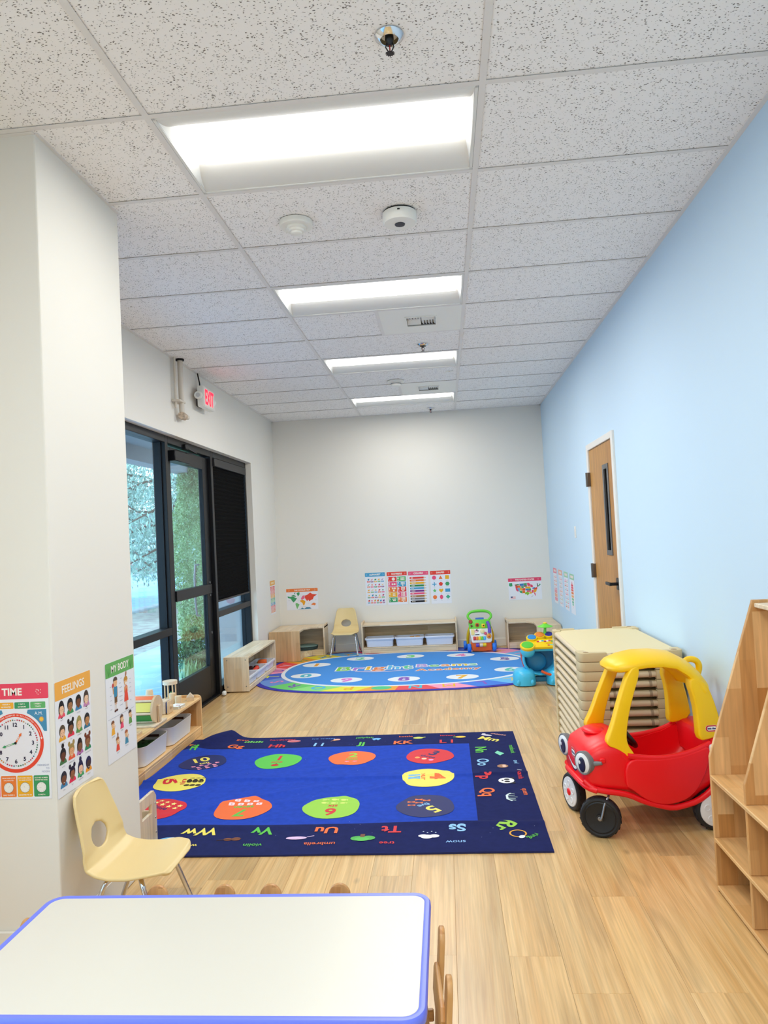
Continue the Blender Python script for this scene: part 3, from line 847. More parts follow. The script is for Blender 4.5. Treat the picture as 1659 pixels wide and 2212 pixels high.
# COLORS
t, pr = poster('colors poster of ten crayon pencils on the back wall, third of the row of four', PW_, PH_, None, 'row of four posters on the back wall')
header(pr, PW_, PH_, .05, '#ef5d80', 'COLORS')
for k, (nm, col) in enumerate((('RED', '#ea3b34'), ('ORANGE', '#f07a34'), ('YELLOW', '#f3b628'), ('GREEN', '#2f8a4e'), ('BLUE', '#4aa3cc'), ('PURPLE', '#7c3487'), ('PINK', '#f0567d'), ('BROWN', '#a9773f'), ('GRAY', '#7d8083'), ('BLACK', '#17161a'))):
    y = PH_ - .095 - k * .0335
    pr.rrect(.016, y, .02, .024, .009, col, 1); pr.rect(.028, y, .168, .024, col, 1)
    pr.poly([(.196, y), (.228, y + .012), (.196, y + .024)], '#e8c692', 1); pr.poly([(.217, y + .008), (.23, y + .012), (.217, y + .016)], col, 2)
    pr.text(nm, .034, y + .012, .010, '#fff4e6', 2, 'l', bold=.03)
finish(t, pr, 'back', -.494, .571, PW_, PH_)
# SHAPES
t, pr = poster('shapes poster with red heading on the back wall, rightmost of the row of four', PW_, PH_, None, 'row of four posters on the back wall')
header(pr, PW_, PH_, .05, '#ea4538', 'SHAPES')
nm = ['CIRCLE', 'TRIANGLE', 'SQUARE', 'CROSS', 'PENTAGON', 'HEXAGON', 'STAR', 'HEART', 'RECTANGLE', 'OCTAGON', 'OVAL', 'DIAMOND']
for k in range(12):
    x = .048 + (k % 3) * .083; y = PH_ - .088 - (k // 3) * .083
    if k == 0: pr.ell(x, y, .026, .026, '#f0567d')
    elif k == 1: pr.ngon(x, y - .006, .03, 3, '#f07a34')
    elif k == 2: pr.rect(x - .024, y - .024, .048, .048, '#f3b628')
    elif k == 3: pr.rect(x - .027, y - .006, .054, .012, '#4aa3cc'); pr.rect(x - .006, y - .027, .012, .054, '#4aa3cc')
    elif k == 4: pr.ngon(x, y, .028, 5, '#ea4538')
    elif k == 5: pr.ngon(x, y, .028, 6, '#45a56a', rot=0)
    elif k == 6: pr.ngon(x, y, .028, 5, '#67c96e', inner=.42)
    elif k == 7:
        pr.poly([(x + .0265 * 1.05 * (math.sin(a) ** 3), y + .0018 * (13 * math.cos(a) - 5 * math.cos(2 * a) - 2 * math.cos(3 * a) - math.cos(4 * a))) for a in [2 * PI * i / 24 for i in range(24)]], '#f3b628')
    elif k == 8: pr.rect(x - .031, y - .02, .062, .04, '#4aa3cc')
    elif k == 9: pr.ngon(x, y, .027, 8, '#f5803e', rot=22.5)
    elif k == 10: pr.ell(x, y, .021, .028, '#f0567d')
    else: pr.ngon(x, y, .028, 4, '#45b58a')
    pr.text(nm[k], x, y - .041, .0055, '#9aa0ac', 2, bold=0)
finish(t, pr, 'back', -.212, .567, PW_, PH_)
# WORLD MAP
MW, MH = .415, .275
t, pr = poster('world map poster with orange heading left of the beige chair', MW, MH, None)
header(pr, MW, MH, .042, '#f0813c', 'THE WORLD MAP')
def shp(col, pts, sx=MW / 590, oy=230 / 655 * 0): pr.poly([((x - 498) * MW / 590, MH - (y - 262) * MH / 385) for x, y in pts], col, 1)
shp('#46a36c', [(520, 395), (575, 405), (620, 395), (665, 425), (695, 435), (670, 470), (650, 490), (630, 510), (600, 480), (580, 440), (525, 425)])
shp('#46a36c', [(690, 340), (745, 325), (748, 365), (715, 402)]); shp('#46a36c', [(640, 350), (670, 318), (665, 345), (645, 365)]); shp('#46a36c', [(590, 375), (640, 372), (680, 400), (660, 408), (620, 395)])
shp('#7cc47a', [(665, 525), (690, 520), (738, 550), (715, 590), (690, 635), (678, 600), (662, 550)])
shp('#f3a928', [(755, 475), (800, 465), (845, 490), (850, 510), (825, 570), (805, 565), (795, 525), (755, 500)])
shp('#ef6f8f', [(770, 440), (800, 395), (835, 385), (840, 440), (800, 460), (775, 465)])
shp('#ea4f38', [(840, 395), (900, 375), (945, 340), (985, 370), (1070, 382), (1010, 420), (990, 465), (950, 480), (930, 500), (905, 470), (880, 495), (860, 460), (845, 440)])
shp('#f0813c', [(960, 550), (1010, 525), (1045, 550), (1025, 578), (985, 565), (965, 570)])
shp('#4d87a8', [(700, 638), (760, 628), (785, 606), (820, 630), (870, 602), (925, 606), (960, 630), (900, 636), (800, 638)])
for x, y, w_ in ((530, 475, 30), (710, 485, 28), (895, 535, 30), (1030, 480, 30), (980, 318, 70), (770, 588, 90)): pr.rect((x - 498) * MW / 590, MH - (y - 262) * MH / 385, w_ * MW / 590, .003, '#c3c8d8', 1)
finish(t, pr, 'back', -2.093, .562, MW, MH)
# UNITED STATES
t, pr = poster('map poster of the United States with pink heading near the blue wall', MW, MH, None)
header(pr, MW, MH, .042, '#e8486c', 'THE UNITED STATES')
SX = lambda x: (x - 155) * MW / 672
SY = lambda y: MH - (y - 255) * MH / 435
def us(col, *p): pr.poly([(SX(x), SY(y)) for x, y in p], col, 1)
us('#8c5a3c', (280, 385), (335, 375), (335, 405), (295, 405)); us('#4aa36a', (335, 372), (370, 370), (368, 400), (335, 400))
us('#ea5138', (295, 408), (352, 405), (352, 448), (300, 450)); us('#f07a34', (352, 405), (400, 400), (405, 450), (352, 448))
us('#4584c0', (372, 370), (465, 365), (465, 415), (400, 415)); us('#45a56a', (467, 365), (530, 362), (530, 402), (467, 402)); us('#ef5070', (532, 362), (575, 360), (600, 385), (600, 420), (545, 420))
us('#e8486c', (300, 450), (330, 450), (360, 515), (345, 525), (310, 500)); us('#6fb3d8', (332, 452), (385, 455), (382, 512), (355, 510))
us('#f3b628', (388, 450), (430, 450), (432, 505), (385, 505)); us('#45a56a', (410, 420), (465, 420), (465, 460), (420, 450)); us('#5b4a44', (467, 405), (530, 405), (530, 430), (467, 432))
us('#ea5138', (434, 462), (495, 462), (495, 505), (434, 505)); us('#f3b628', (497, 435), (600, 430), (600, 470), (497, 470)); us('#4584c0', (500, 475), (560, 472), (562, 508), (500, 508)); us('#45a56a', (562, 472), (610, 472), (610, 508), (562, 508))
us('#45a56a', (370, 515), (430, 510), (432, 565), (390, 550)); us('#f07a34', (434, 508), (490, 508), (490, 560), (434, 560)); us('#e8486c', (522, 512), (605, 510), (602, 535), (525, 535))
us('#8cc63f', (480, 560), (515, 535), (560, 540), (572, 575), (535, 610), (520, 585), (490, 585)); us('#f3b628', (572, 545), (622, 540), (620, 575), (575, 575)); us('#ef5070', (622, 505), (660, 500), (660, 560), (622, 560))
us('#4584c0', (640, 455), (700, 450), (690, 485), (640, 485)); us('#e8486c', (602, 390), (640, 400), (660, 440), (625, 450), (602, 440)); us('#f3a928', (662, 505), (730, 490), (715, 535), (680, 560), (662, 540))
us('#ea5138', (660, 480), (740, 445), (735, 490), (665, 500)); us('#e8486c', (665, 560), (690, 560), (702, 615), (690, 620)); us('#45a56a', (735, 440), (780, 430), (812, 395), (795, 380), (770, 415), (735, 425))
us('#5b5a58', (735, 370), (750, 375), (760, 440), (738, 445)); us('#45a56a', (172, 352), (235, 350), (240, 410), (200, 420), (172, 405))
us('#f0c8c8', (192, 618), (290, 618), (290, 668), (192, 668)); us('#3c4a78', (192, 618), (232, 618), (232, 645), (192, 645))
us('#9aa0b0', (610, 640), (645, 612), (650, 618), (615, 645))
finish(t, pr, 'back', .77, .570, MW, MH)
# left wall poster
t, pr = poster('poster with orange heading and rainbow bars on the wall beside the window', PW_, PH_, None)
header(pr, PW_, PH_, .06, '#f0b35c', '', deco=False); pr.rect(.06, PH_ - .042, .14, .024, '#f7dcae', 2)
bars = ['#e9423f', '#ea5550', '#ee7a78', '#f09089', '#f09089', '#f0a05c', '#f3b65c', '#f3c06a', '#67b98e', '#8fcfa0', '#a0d8b0', '#6fb3d0', '#58a0c4', '#ee7a78', '#f08f96', '#f0a09a', '#f09a80', '#f0a070']
for k, col in enumerate(bars): pr.rect(.02, PH_ - .088 - k * .0182, PW_ - .04, .0145, col, 1); pr.rect(.05, PH_ - .083 - k * .0182, .12, .004, '#f7ece2', 2)
finish(t, pr, 'left', 8.70, .556, .245, PH_)
# four posters on the blue wall
def rb(pr, seed, style):
    r_ = random.Random(seed)
    if style == 3:
        pr.poly([(.129, .35), (.165, .31), (.19, .25), (.195, .18), (.17, .12), (.14, .06), (.12, .06), (.085, .12), (.06, .18), (.065, .25), (.093, .31)], '#f6dcd8', 1)
        for k, (col, yy) in enumerate((('#e9354c', .29), ('#ef5060', .265), ('#f0604c', .24), ('#f07a34', .21), ('#f3b063', .175), ('#8fcf9a', .145), ('#7cc4a4', .115), ('#9ad6b8', .09))):
            wd = .05 + .08 * math.sin(PI * (yy - .03) / .35); pr.rect(.129 - wd / 2, yy, wd, .02, col, 2)
        pr.ngon(.129, .325, .022, 3, '#e02d44', 2)
        return
    cols = {0: ['#f0a6b4', '#f2b8a8', '#ef8fa4', '#f3c9a0', '#f3b0b8'], 1: ['#f0b8bc', '#c8d6ea', '#f2a8b0', '#bcd8cc', '#f3c9a0'], 2: ['#f0a0b0', '#a8d8b8', '#ee7a70', '#b8c8e8', '#f3b0a0']}[style]
    for k in range(7):
        for c_ in range(3 if style else 2):
            wd = (PW_ - .05) / (3 if style else 2)
            if style == 0 and k > 3:
                if c_ == 0: pr.rect(.03, .03 + (6 - k) * .046, PW_ - .06, .04, ['#f0a0ac', '#f2a8ae', '#f3b8a0'][k % 3], 1)
                continue
            pr.rect(.025 + c_ * wd + .006, .03 + (6 - k) * .046, wd - .012, .012, cols[r_.randrange(5)], 1)
            pr.ell(.025 + (c_ + .5) * wd, .03 + (6 - k) * .046 + .024, .012, .010, cols[r_.randrange(5)], 1, 8)
for k, (y, col, lab) in enumerate(((8.893, '#f2929f', 'poster with pink heading on the blue wall, nearest the back corner'), (8.497, '#f3b49c', 'poster with peach heading on the blue wall, second from the back corner'),
        (8.118, '#a6d9b4', 'poster with green heading on the blue wall, third from the back corner'), (7.752, '#9fd0ae', 'poster with a red to green rocket shape on the blue wall, nearest the switch'))):
    t, pr = poster(lab, PW_, PH_, None, 'posters on the blue wall')
    header(pr, PW_, PH_, .06, col, '', deco=False); pr.rect(.05, PH_ - .043, PW_ - .1, .026, '#f4e3d8', 2)
    rb(pr, k, k); finish(t, pr, 'right', y, .553 - .002 * k, PW_, PH_)
# TIME
t, pr = poster('time poster with a red clock ring on the front face of the column', .262, PH_, None)
TW = .262; cxp = .131; cyp = PH_ - .2167
pr.rrect(.0005, PH_ - .0577, TW - .001, .057, .005, '#ee4a63', 1)
pr.text('TIME', .122, PH_ - .031, .0245, '#fbf3ea', 3, bold=.035, sx=1.0)
for k in range(9):
    a = k * 2.4; pr.ell(.222 + .011 * math.cos(a) * (k % 3 + 1) / 3, PH_ - .030 + .012 * math.sin(a) * (k % 3 + 1) / 3, .0016, .0024, '#f8cfc8', 3, 6)
for k, (col, a, b) in enumerate((('#ef5d80', '1 MINUTE =', '60 SECONDS'), ('#f3b034', '1 HOUR =', '60 MINUTES'), ('#3d9a62', '1 DAY =', '24 HOURS'), ('#67b56e', '1 WEEK =', '7 DAYS'))):
    x = .0085 + k * .0610
    pr.rrect(x, PH_ - .0925, .0575, .0235, .003, col, 1); pr.text(a, x + .0287, PH_ - .0762, .0046, '#fbf3ea', 2, bold=.03); pr.text(b, x + .0287, PH_ - .0858, .0046, '#fbf3ea', 2, bold=.03)
for sx in (1, -1):
    pts = [(cxp + sx * .121, PH_ - .097), (cxp + sx * .121, PH_ - .176), (cxp + sx * .112, PH_ - .176)]
    for k in range(9):
        a = R(22 + k * 5.6); pts.append((cxp + sx * .1165 * math.cos(a), cyp + .1165 * math.sin(a)))
    pts += [(cxp + sx * .05, PH_ - .097)]
    pr.poly(pts, '#4a8fb5', 1)
pr.text('A.M.', cxp + .091, PH_ - .1105, .0115, '#f3f6fa', 3, bold=.0)
pr.text('P.M.', cxp - .091, PH_ - .1105, .0115, '#f3f6fa', 3, bold=.0)
pr.ngon(cxp + .1015, PH_ - .1325, .011, 12, '#f3b034', 2, inner=.62); pr.ell(cxp + .1015, PH_ - .1325, .0065, .0065, '#f8c850', 3, 14)
pr.ell(cxp, cyp, .1075, .1075, '#ec4a30', 2, 64); pr.ell(cxp, cyp, .0945, .0945, '#eceaf0', 3, 64)
tx = 'THE HANDS MOVE CLOCKWISE IN THIS DIRECTION'
for k, ch in enumerate(tx):
    a = R(146 - k * 2.42)
    if ch != ' ': pr.text(ch, cxp + .101 * math.cos(a), cyp + .101 * math.sin(a), .0052, '#fbe3d8', 5, rot=a - PI / 2, bold=.02)
pr.ring(cxp, cyp, .1005, .1018, '#fbeee6', 5, 20, 10, 43); pr.ngon(cxp + .101 * math.cos(R(9)), cyp + .101 * math.sin(R(9)), .0052, 3, '#fbeee6', 5, rot=-81)
TC = ['#c23b5a', '#b8324e', '#c9503e', '#c98a34', '#4a7a5e', '#3f7a52', '#5a8a7a', '#3f6f8f']
for k in range(60):
    a = R(90 - k * 6)
    if k % 5 == 0: pr.line(cxp + .081 * math.cos(a), cyp + .081 * math.sin(a), cxp + .0835 * math.cos(a), cyp + .0835 * math.sin(a), .0035, '#5a5560', 5)
    else: pr.ell(cxp + .0835 * math.cos(a), cyp + .0835 * math.sin(a), .0029, .0029, TC[(k * 3 // 4) % 8], 5, 10)
for k in range(1, 13):
    a = R(90 - k * 30); pr.text(str(k), cxp + .0665 * math.cos(a), cyp + .0665 * math.sin(a), .0135, '#2c2342', 5, bold=.035)
def hand(a, l, col, lay):
    a = R(a); ca, sa = math.cos(a), math.sin(a); q = lambda s_, n_: (cxp + ca * s_ - sa * n_, cyp + sa * s_ + ca * n_)
    pr.poly([q(0, -.0028), q(l - .012, -.0028), q(l - .012, .0028), q(0, .0028)], col, lay); pr.poly([q(l - .012, -.006), q(l, 0), q(l - .012, .006)], col, lay)
    pr.poly([q(.012, -.0012), q(l - .016, -.0012), q(l - .016, .0012), q(.012, .0012)], '#f3eee8', lay + 1)
hand(57, .044, '#f07438', 6); hand(197, .054, '#3d9a62', 6); pr.ell(cxp, cyp, .0048, .0048, '#17161a', 8, 14)
for k, s_ in enumerate(('MIDNIGHT', 'TO', 'NOON')): pr.text(s_, cxp + .125, PH_ - .2985 - k * .0115, .0062, '#8d97bb', 2, 'r', bold=0)
for k, s_ in enumerate(('NOON', 'TO', 'MIDNIGHT')): pr.text(s_, .006, PH_ - .2985 - k * .0115, .0062, '#8d97bb', 2, 'l', bold=0)
for k, (col, a, b, c_) in enumerate((('#ee4a63', 'THE SMALL HAND', 'SHOWS THE HOUR', "9 O'CLOCK"), ('#f08034', 'THE BIG HAND SHOWS', 'THE MINUTES', 'HALF PASSED 2'), ('#f3b01e', 'EACH LINE IS EQUAL', 'TO ONE MINUTE', 'QUARTER TO 10'), ('#3d9a5e', 'EACH BIG NUMBER', 'SHOWS THE HOUR', '15 PAST 4'))):
    x = .0075 + k * .0625
    pr.rrect(x, PH_ - .4115, .0585, .0765, .004, col, 1)
    pr.text(a, x + .029, PH_ - .3435, .0042, '#fbf3e6', 2, bold=.02, maxw=.05); pr.text(b, x + .029, PH_ - .3515, .0042, '#fbf3e6', 2, bold=.02, maxw=.048)
    pr.ell(x + .029, PH_ - .378, .0188, .0188, '#4d5258', 2, 28); pr.ell(x + .029, PH_ - .378, .0178, .0178, '#f1efe8', 3, 28)
    for q in range(12): pr.ell(x + .029 + .0145 * math.cos(q * PI / 6), PH_ - .378 + .0145 * math.sin(q * PI / 6), .0008, .0008, '#8a8f96', 4, 6)
    pr.line(x + .029, PH_ - .378, x + .029 + .008 * math.cos(k * 1.1), PH_ - .378 + .008 * math.sin(k * 1.1), .0008, '#c8b8a0', 4)
    pr.text(c_, x + .029, PH_ - .4045, .0044, '#fbf3e6', 2, bold=.03, maxw=.05)
finish(t, pr, 'pilf', -1.732, .5705, TW, PH_)
# FEELINGS
SK = ['#f0c4a0', '#a8764c', '#7a4a2c', '#f0c8a8', '#f0bf98', '#8a5836', '#f0c090', '#c08a58', '#6e4028', '#e8a878', '#8a5a3a', '#9a6a44', '#7a4a30', '#9a6040', '#f0c4a8', '#4a3430']
HR = ['#1f1d20', '#20201f', '#1d1a1a', '#4c3c34', '#5a4a36', '#1c1818', '#a89a58', '#2a2624', '#1d1a1a', '#a88f52', '#2c201c', '#7a3c1e', '#2c2a34', '#241c34', '#23204a', '#2a2450']
SH = ['#ef5468', '#3d9a62', '#3f86b8', '#c88ab8', '#f3b034', '#e9354c', '#5a9a4e', '#3a7a9a', '#4a7a4a', '#f06038', '#b878b8', '#2f8a5e', '#3f86b8', '#e8365a', '#45a56a', '#f3a028']
CP = ['HAPPY', 'SAD', 'EXCITED', 'PROUD', 'SURPRISED', 'SHY', 'CONFUSED', 'CALM', 'SCARED', 'EMBARRASSED', 'ANGRY', 'DISAPPOINTED', 'TIRED', 'SILLY', 'INTERESTED', 'JEALOUS']
def kid(pr, x, y, s, sk, hr, sh, st, cap):
    pr.ell(x, y - .021 * s, .0225 * s, .020 * s, sh, 2, 16, 0, 180)
    pr.rect(x - .005 * s, y - .014 * s, .01 * s, .012 * s, sk, 3)
    long_ = st in (0, 3, 6, 10, 14)
    pr.ell(x, y + (.012 if not long_ else .006) * s, .019 * s, (.021 if not long_ else .031) * s, hr, 1 if long_ else 3, 18)
    if st in (5, 9, 11, 13):
        for sx in (-1, 1): pr.ell(x + sx * .015 * s, y + .034 * s, .008 * s, .009 * s, hr, 1, 10)
    if st in (8, 14): pr.ell(x, y + .040 * s, .009 * s, .009 * s, hr, 1, 10)
    pr.ell(x, y + .004 * s, .0145 * s, .0165 * s, sk, 4, 18)
    pr.ell(x, y + .018 * s, .0155 * s, .0075 * s, hr, 5, 14, 0, 180)
    pr.line(x - .004 * s, y - .0055 * s, x + .004 * s, y - .0055 * s, .0018 * s, '#7a2c2c' if st % 3 else '#f6f0e8', 6)
    for sx in (-1, 1): pr.ell(x + sx * .006 * s, y + .005 * s, .0013 * s, .0013 * s, '#2a2020', 6, 6)
    pr.text(cap, x, y - .030 * s, .0042, '#9094a0', 2, bold=0, maxw=.05)
FW = .262
t, pr = poster('feelings poster of sixteen children faces, left one on the side of the column', FW, PH_, None, 'posters on the side of the column')
pr.rrect(0, PH_ - .068, FW, .068, .005, '#f5b04c', 1); pr.text('FEELINGS', FW / 2, PH_ - .035, .0275, '#fbf3e6', 3, bold=.02, maxw=.165)
for k in range(16): kid(pr, .042 + (k % 4) * .061, PH_ - .112 - (k // 4) * .085, 1.08, SK[k], HR[k], SH[k], k, CP[k])
finish(t, pr, 'pils', 2.512, .5645, FW, PH_)
# MY BODY
BW = .272
t, pr = poster('my body poster of a boy and girl, right one on the column side', BW, PH_, None, 'posters on the side of the column')
pr.rrect(0, PH_ - .062, BW, .062, .005, '#68b25e', 1); pr.text('MY BODY', BW / 2, PH_ - .031, .0285, '#fbf6ec', 3, bold=.02, maxw=.17)
for sx in (.03, .24):
    for k in range(4): pr.line(sx, PH_ - .058, sx + .012 * (k - 1.5), PH_ - .022, .003, '#539c4b', 2)
bx, by = .085, PH_ - .105
pr.rect(bx - .008, by - .104, .006, .05, '#e8b080', 2); pr.rect(bx + .004, by - .104, .006, .05, '#e8b080', 2)
pr.ell(bx - .006, by - .107, .009, .005, '#5a3428', 3, 10); pr.ell(bx + .009, by - .106, .009, .005, '#5a3428', 3, 10)
pr.rect(bx - .008, by - .1, .006, .02, '#f4f2ee', 3); pr.rect(bx + .004, by - .1, .006, .02, '#f4f2ee', 3)
pr.poly([(bx - .011, by - .072), (bx + .014, by - .072), (bx + .013, by - .045), (bx - .010, by - .045)], '#7a5a36', 3)
pr.poly([(bx - .012, by - .048), (bx + .014, by - .048), (bx + .018, by - .008), (bx + .008, by), (bx - .007, by), (bx - .017, by - .010)], '#3f8fb4', 3)
pr.line(bx + .016, by - .010, bx + .019, by - .052, .006, '#e8b080', 2); pr.line(bx - .016, by - .012, bx - .02, by - .032, .006, '#e8b080', 2); pr.line(bx - .02, by - .032, bx - .022, by - .006, .006, '#e8b080', 2)
pr.ell(bx - .022, by + .004, .008, .010, '#c83a3a', 3, 10)
pr.ell(bx, by + .014, .017, .019, '#eebd8c', 4, 18); pr.ell(bx, by + .024, .019, .014, '#5c4a3c', 5, 16, -10, 190); pr.ell(bx + .006, by + .012, .003, .002, '#e08a6a', 5, 8)
gx, gy = .185, PH_ - .12
pr.rect(gx - .006, gy - .104, .005, .04, '#e8b080', 2); pr.rect(gx + .004, gy - .104, .005, .04, '#e8b080', 2)
pr.ell(gx - .005, gy - .106, .007, .005, '#5a3428', 3, 8); pr.ell(gx + .007, gy - .106, .007, .005, '#5a3428', 3, 8)
pr.poly([(gx - .02, gy - .073), (gx + .022, gy - .073), (gx + .010, gy - .005), (gx - .008, gy - .005)], '#ec5038', 3)
pr.line(gx - .012, gy - .008, gx - .015, gy - .032, .006, '#e8b080', 4); pr.line(gx - .015, gy - .032, gx, gy - .008, .006, '#e8b080', 4); pr.line(gx + .013, gy - .008, gx + .016, gy - .032, .006, '#e8b080', 4); pr.line(gx + .016, gy - .032, gx + .002, gy - .008, .006, '#e8b080', 4)
pr.ell(gx, gy + .014, .016, .018, '#eebd8c', 4, 18); pr.ell(gx, gy + .021, .0185, .016, '#c8923c', 5, 16, -10, 190); pr.ell(gx + .004, gy + .047, .006, .012, '#a86a3c', 4, 10, rot=-.3)
pr.ell(gx + .002, gy + .006, .009, .006, '#f6f2ee', 5, 10)
r_ = random.Random(2)
for cx_ in (bx, gx):
    for k in range(7):
        for sx in (-1, 1):
            if r_.random() < .8: pr.rect(cx_ + sx * .036 - (.016 if sx < 0 else 0), PH_ - .085 - k * .019, .016, .0022, '#b9becb', 2)
pr.rect(.012, PH_ - .237, BW - .024, .0012, '#9aa2b4', 2)
for k, (x, y, hr, sh, cap) in enumerate(((.052, .275, '#8a5a3a', '#f3b034', 'SOUND'), (.135, .268, '#6a4a3c', '#ee5070', 'SMELL'), (.218, .268, '#4c3c30', '#6aa052', 'TASTE'), (.09, .352, '#a06a3c', '#ec5038', 'SIGHT'), (.175, .345, '#b0643c', '#4a94b4', 'TOUCH'))):
    y = PH_ - y
    pr.poly([(x - .017, y - .032), (x + .017, y - .032), (x + .012, y - .004), (x - .010, y - .004)], sh, 2)
    pr.line(x + .010, y - .012, x + .018, y + .004, .006, '#eebd8c', 3); pr.ell(x, y + .010, .0135, .015, '#eebd8c', 3, 14); pr.ell(x - .002, y + .017, .015, .012, hr, 4, 14, 0, 190)
    if k in (1,): pr.ell(x - .010, y + .002, .008, .016, hr, 2, 10)
    if k == 3: pr.ell(x + .002, y + .036, .005, .010, hr, 3, 8)
    pr.ell(x + .006, y + .006, .004, .003, '#f6f2ee', 5, 8); pr.text(cap, x, y - .040, .0055, '#8d94a2', 2, bold=0)
finish(t, pr, 'pils', 2.902, .561, BW, PH_)

# ------------------------------------------------------------------ big blue number rug
def cloth(name, col, rough=.95, var=.12):
    return mat(name, col, rough, bump=.35, bscale=700, vary=var, vscale=30, spec=.15)
RX0, RX1, RY0, RY1 = -1.94, .415, 3.305, 5.255
IX1, IY0, IY1 = .09, 3.645, 4.985
RT = .008
def rug_h(x, y):
    g = lambda d, s: math.exp(-(d / s) ** 2)
    h = .011 * g(y - 4.325 - .010 * math.sin(3 * x), .017) + .006 * g(y - 4.36, .06)
    h += .004 * g(y - 3.98 - .02 * math.sin(x * 2.2 + 1), .03) + .012 * g(y - IY0 + .02 + .012 * math.sin(5 * x), .028) * (.55 + .45 * math.sin(4.2 * x + 1))
    d = (x + 1.2) * .45 - (y - 4.0) * .9
    h += .011 * g(d, .03) * g(x + 1.15, .5); d = (x + .35) * .55 - (y - 4.2) * .84
    h += .010 * g(d, .028) * g(x + .4, .35)
    d = (x + .75) * .35 - (y - 4.55) * .93; h += .008 * g(d, .035) * g(x + .7, .4)
    h += .0025 * math.sin(9 * x + 2 * y) * math.sin(4 * y + 1) * .5 + .00125
    # turned-up far left corner
    d = (x + 1.70) * .83 + (y - 5.20) * -.56
    h += .060 * g(d, .055) * (1 / (1 + math.exp(-(y - 5.02) / .035))) + .012 * g(d - .02, .13) * g(y - 5.12, .16)
    return RT + max(h, 0)
def axis_pts(a, b, n, extra):
    p = sorted(set([round(a + (b - a) * k / n, 4) for k in range(n + 1)] + list(extra)))
    return p
gx_ = axis_pts(RX0, RX1, 118, [IX1]); gy_ = axis_pts(RY0, RY1, 110, [IY0, IY1] + [round(4.284 + .006 * k, 4) for k in range(16)])
rug = thing('play_rug', 'royal blue number and alphabet rug with a navy border in the room middle', 'rug', (0, 0, 0))
mb = MB(); nx, ny = len(gx_), len(gy_)
for y in gy_:
    for x in gx_: mb.V.append((x, y, rug_h(x, y)))
for j in range(ny - 1):
    for i in range(nx - 1):
        mb.F.append((j * nx + i, j * nx + i + 1, (j + 1) * nx + i + 1, (j + 1) * nx + i))
        xm_, ym_ = (gx_[i] + gx_[i + 1]) / 2, (gy_[j] + gy_[j + 1]) / 2
        mb.I.append(1 if xm_ < IX1 and IY0 < ym_ < IY1 else 0)
border = [j * nx for j in range(ny)] + [(ny - 1) * nx + i for i in range(1, nx)] + [j * nx + nx - 1 for j in range(ny - 2, -1, -1)] + [i for i in range(nx - 2, 0, -1)]
o0 = len(mb.V)
for b_ in border: v = mb.V[b_]; mb.V.append((v[0], v[1], max(v[2] - RT, .0004)))
nb = len(border)
for k in range(nb): mb.F.append((border[k], border[(k + 1) % nb], o0 + (k + 1) % nb, o0 + k)); mb.I.append(2)
M_navy = cloth('rug_navy', '#20275a'); M_royal = cloth('rug_royal', '#2848b4')
part('pile', mb, [M_navy, M_royal, mat('rug_binding', '#1c2258', .9)], rug)
pr = Print(); NV = '#232a63'; RD = '#d8303a'; OR = '#f0703a'; YE = '#f2e268'; GN = '#5fc44e'; LB = '#8fc4ee'; LM = '#9ad04a'
def blob(x, y, r, col, seed, k=1.0):
    q = random.Random(seed); ph = [q.random() * 6 for _ in range(3)]
    pr.poly([(x + r * (1 + .028 * math.sin(3 * a + ph[0]) + .018 * math.sin(5 * a + ph[1])) * math.cos(a), y + r * k * (1 + .028 * math.sin(3 * a + ph[0]) + .018 * math.sin(5 * a + ph[1])) * math.sin(a)) for a in [2 * PI * i / 36 for i in range(36)]], col, 1)
WORDS = ['', 'one', 'two', 'three', 'four', 'five', 'six', 'seven', 'eight', 'nine', 'ten']
PICS = ['', 'apple', 'heart', 'ball', 'cube', 'bow', 'fish', 'dice', 'star', 'dot', 'heart']
def pic(kind, x, y, s, rot=0):
    if kind == 'apple': pr.ell(x, y, .026, .021, '#c8202c', 2, 14); pr.line(x, y + .02, x + .008, y + .034, .006, '#3a2a20', 3)
    elif kind == 'heart': pr.ell(x - .006, y, .010, .009, '#f29ab4', 2, 8); pr.ell(x + .006, y, .010, .009, '#f29ab4', 2, 8); pr.poly([(x - .014, y - .002), (x, y - .017), (x + .014, y - .002)], '#f29ab4', 2)
    elif kind == 'ball': pr.ell(x, y, .017, .017, s or '#f0a05a', 2, 12)
    elif kind == 'cube': pr.rect(x - .019, y - .019, .036, .036, '#7ab8e0', 2); pr.line(x - .019, y + .010, x + .017, y + .010, .003, '#3a78a8', 3)
    elif kind == 'bow': pr.poly([(x - .02, y - .011), (x, y - .003), (x + .02, y - .011), (x + .02, y + .011), (x, y + .003), (x - .02, y + .011)], '#f0783c', 2)
    elif kind == 'fish': pr.ell(x, y, .016, .010, '#d8e878', 2, 10); pr.poly([(x + .012, y), (x + .024, y + .009), (x + .024, y - .009)], '#d8e878', 2)
    elif kind == 'dice': pr.rrect(x - .016, y - .013, .032, .026, .005, '#f6d8dc', 2); pr.ell(x, y, .004, .004, '#c05a60', 3, 6)
    elif kind == 'star': pr.ngon(x, y, .018, 5, '#f6ec90', 2, inner=.45)
    elif kind == 'dot': pr.ell(x, y, .018, .015, '#3a3020', 2, 10)
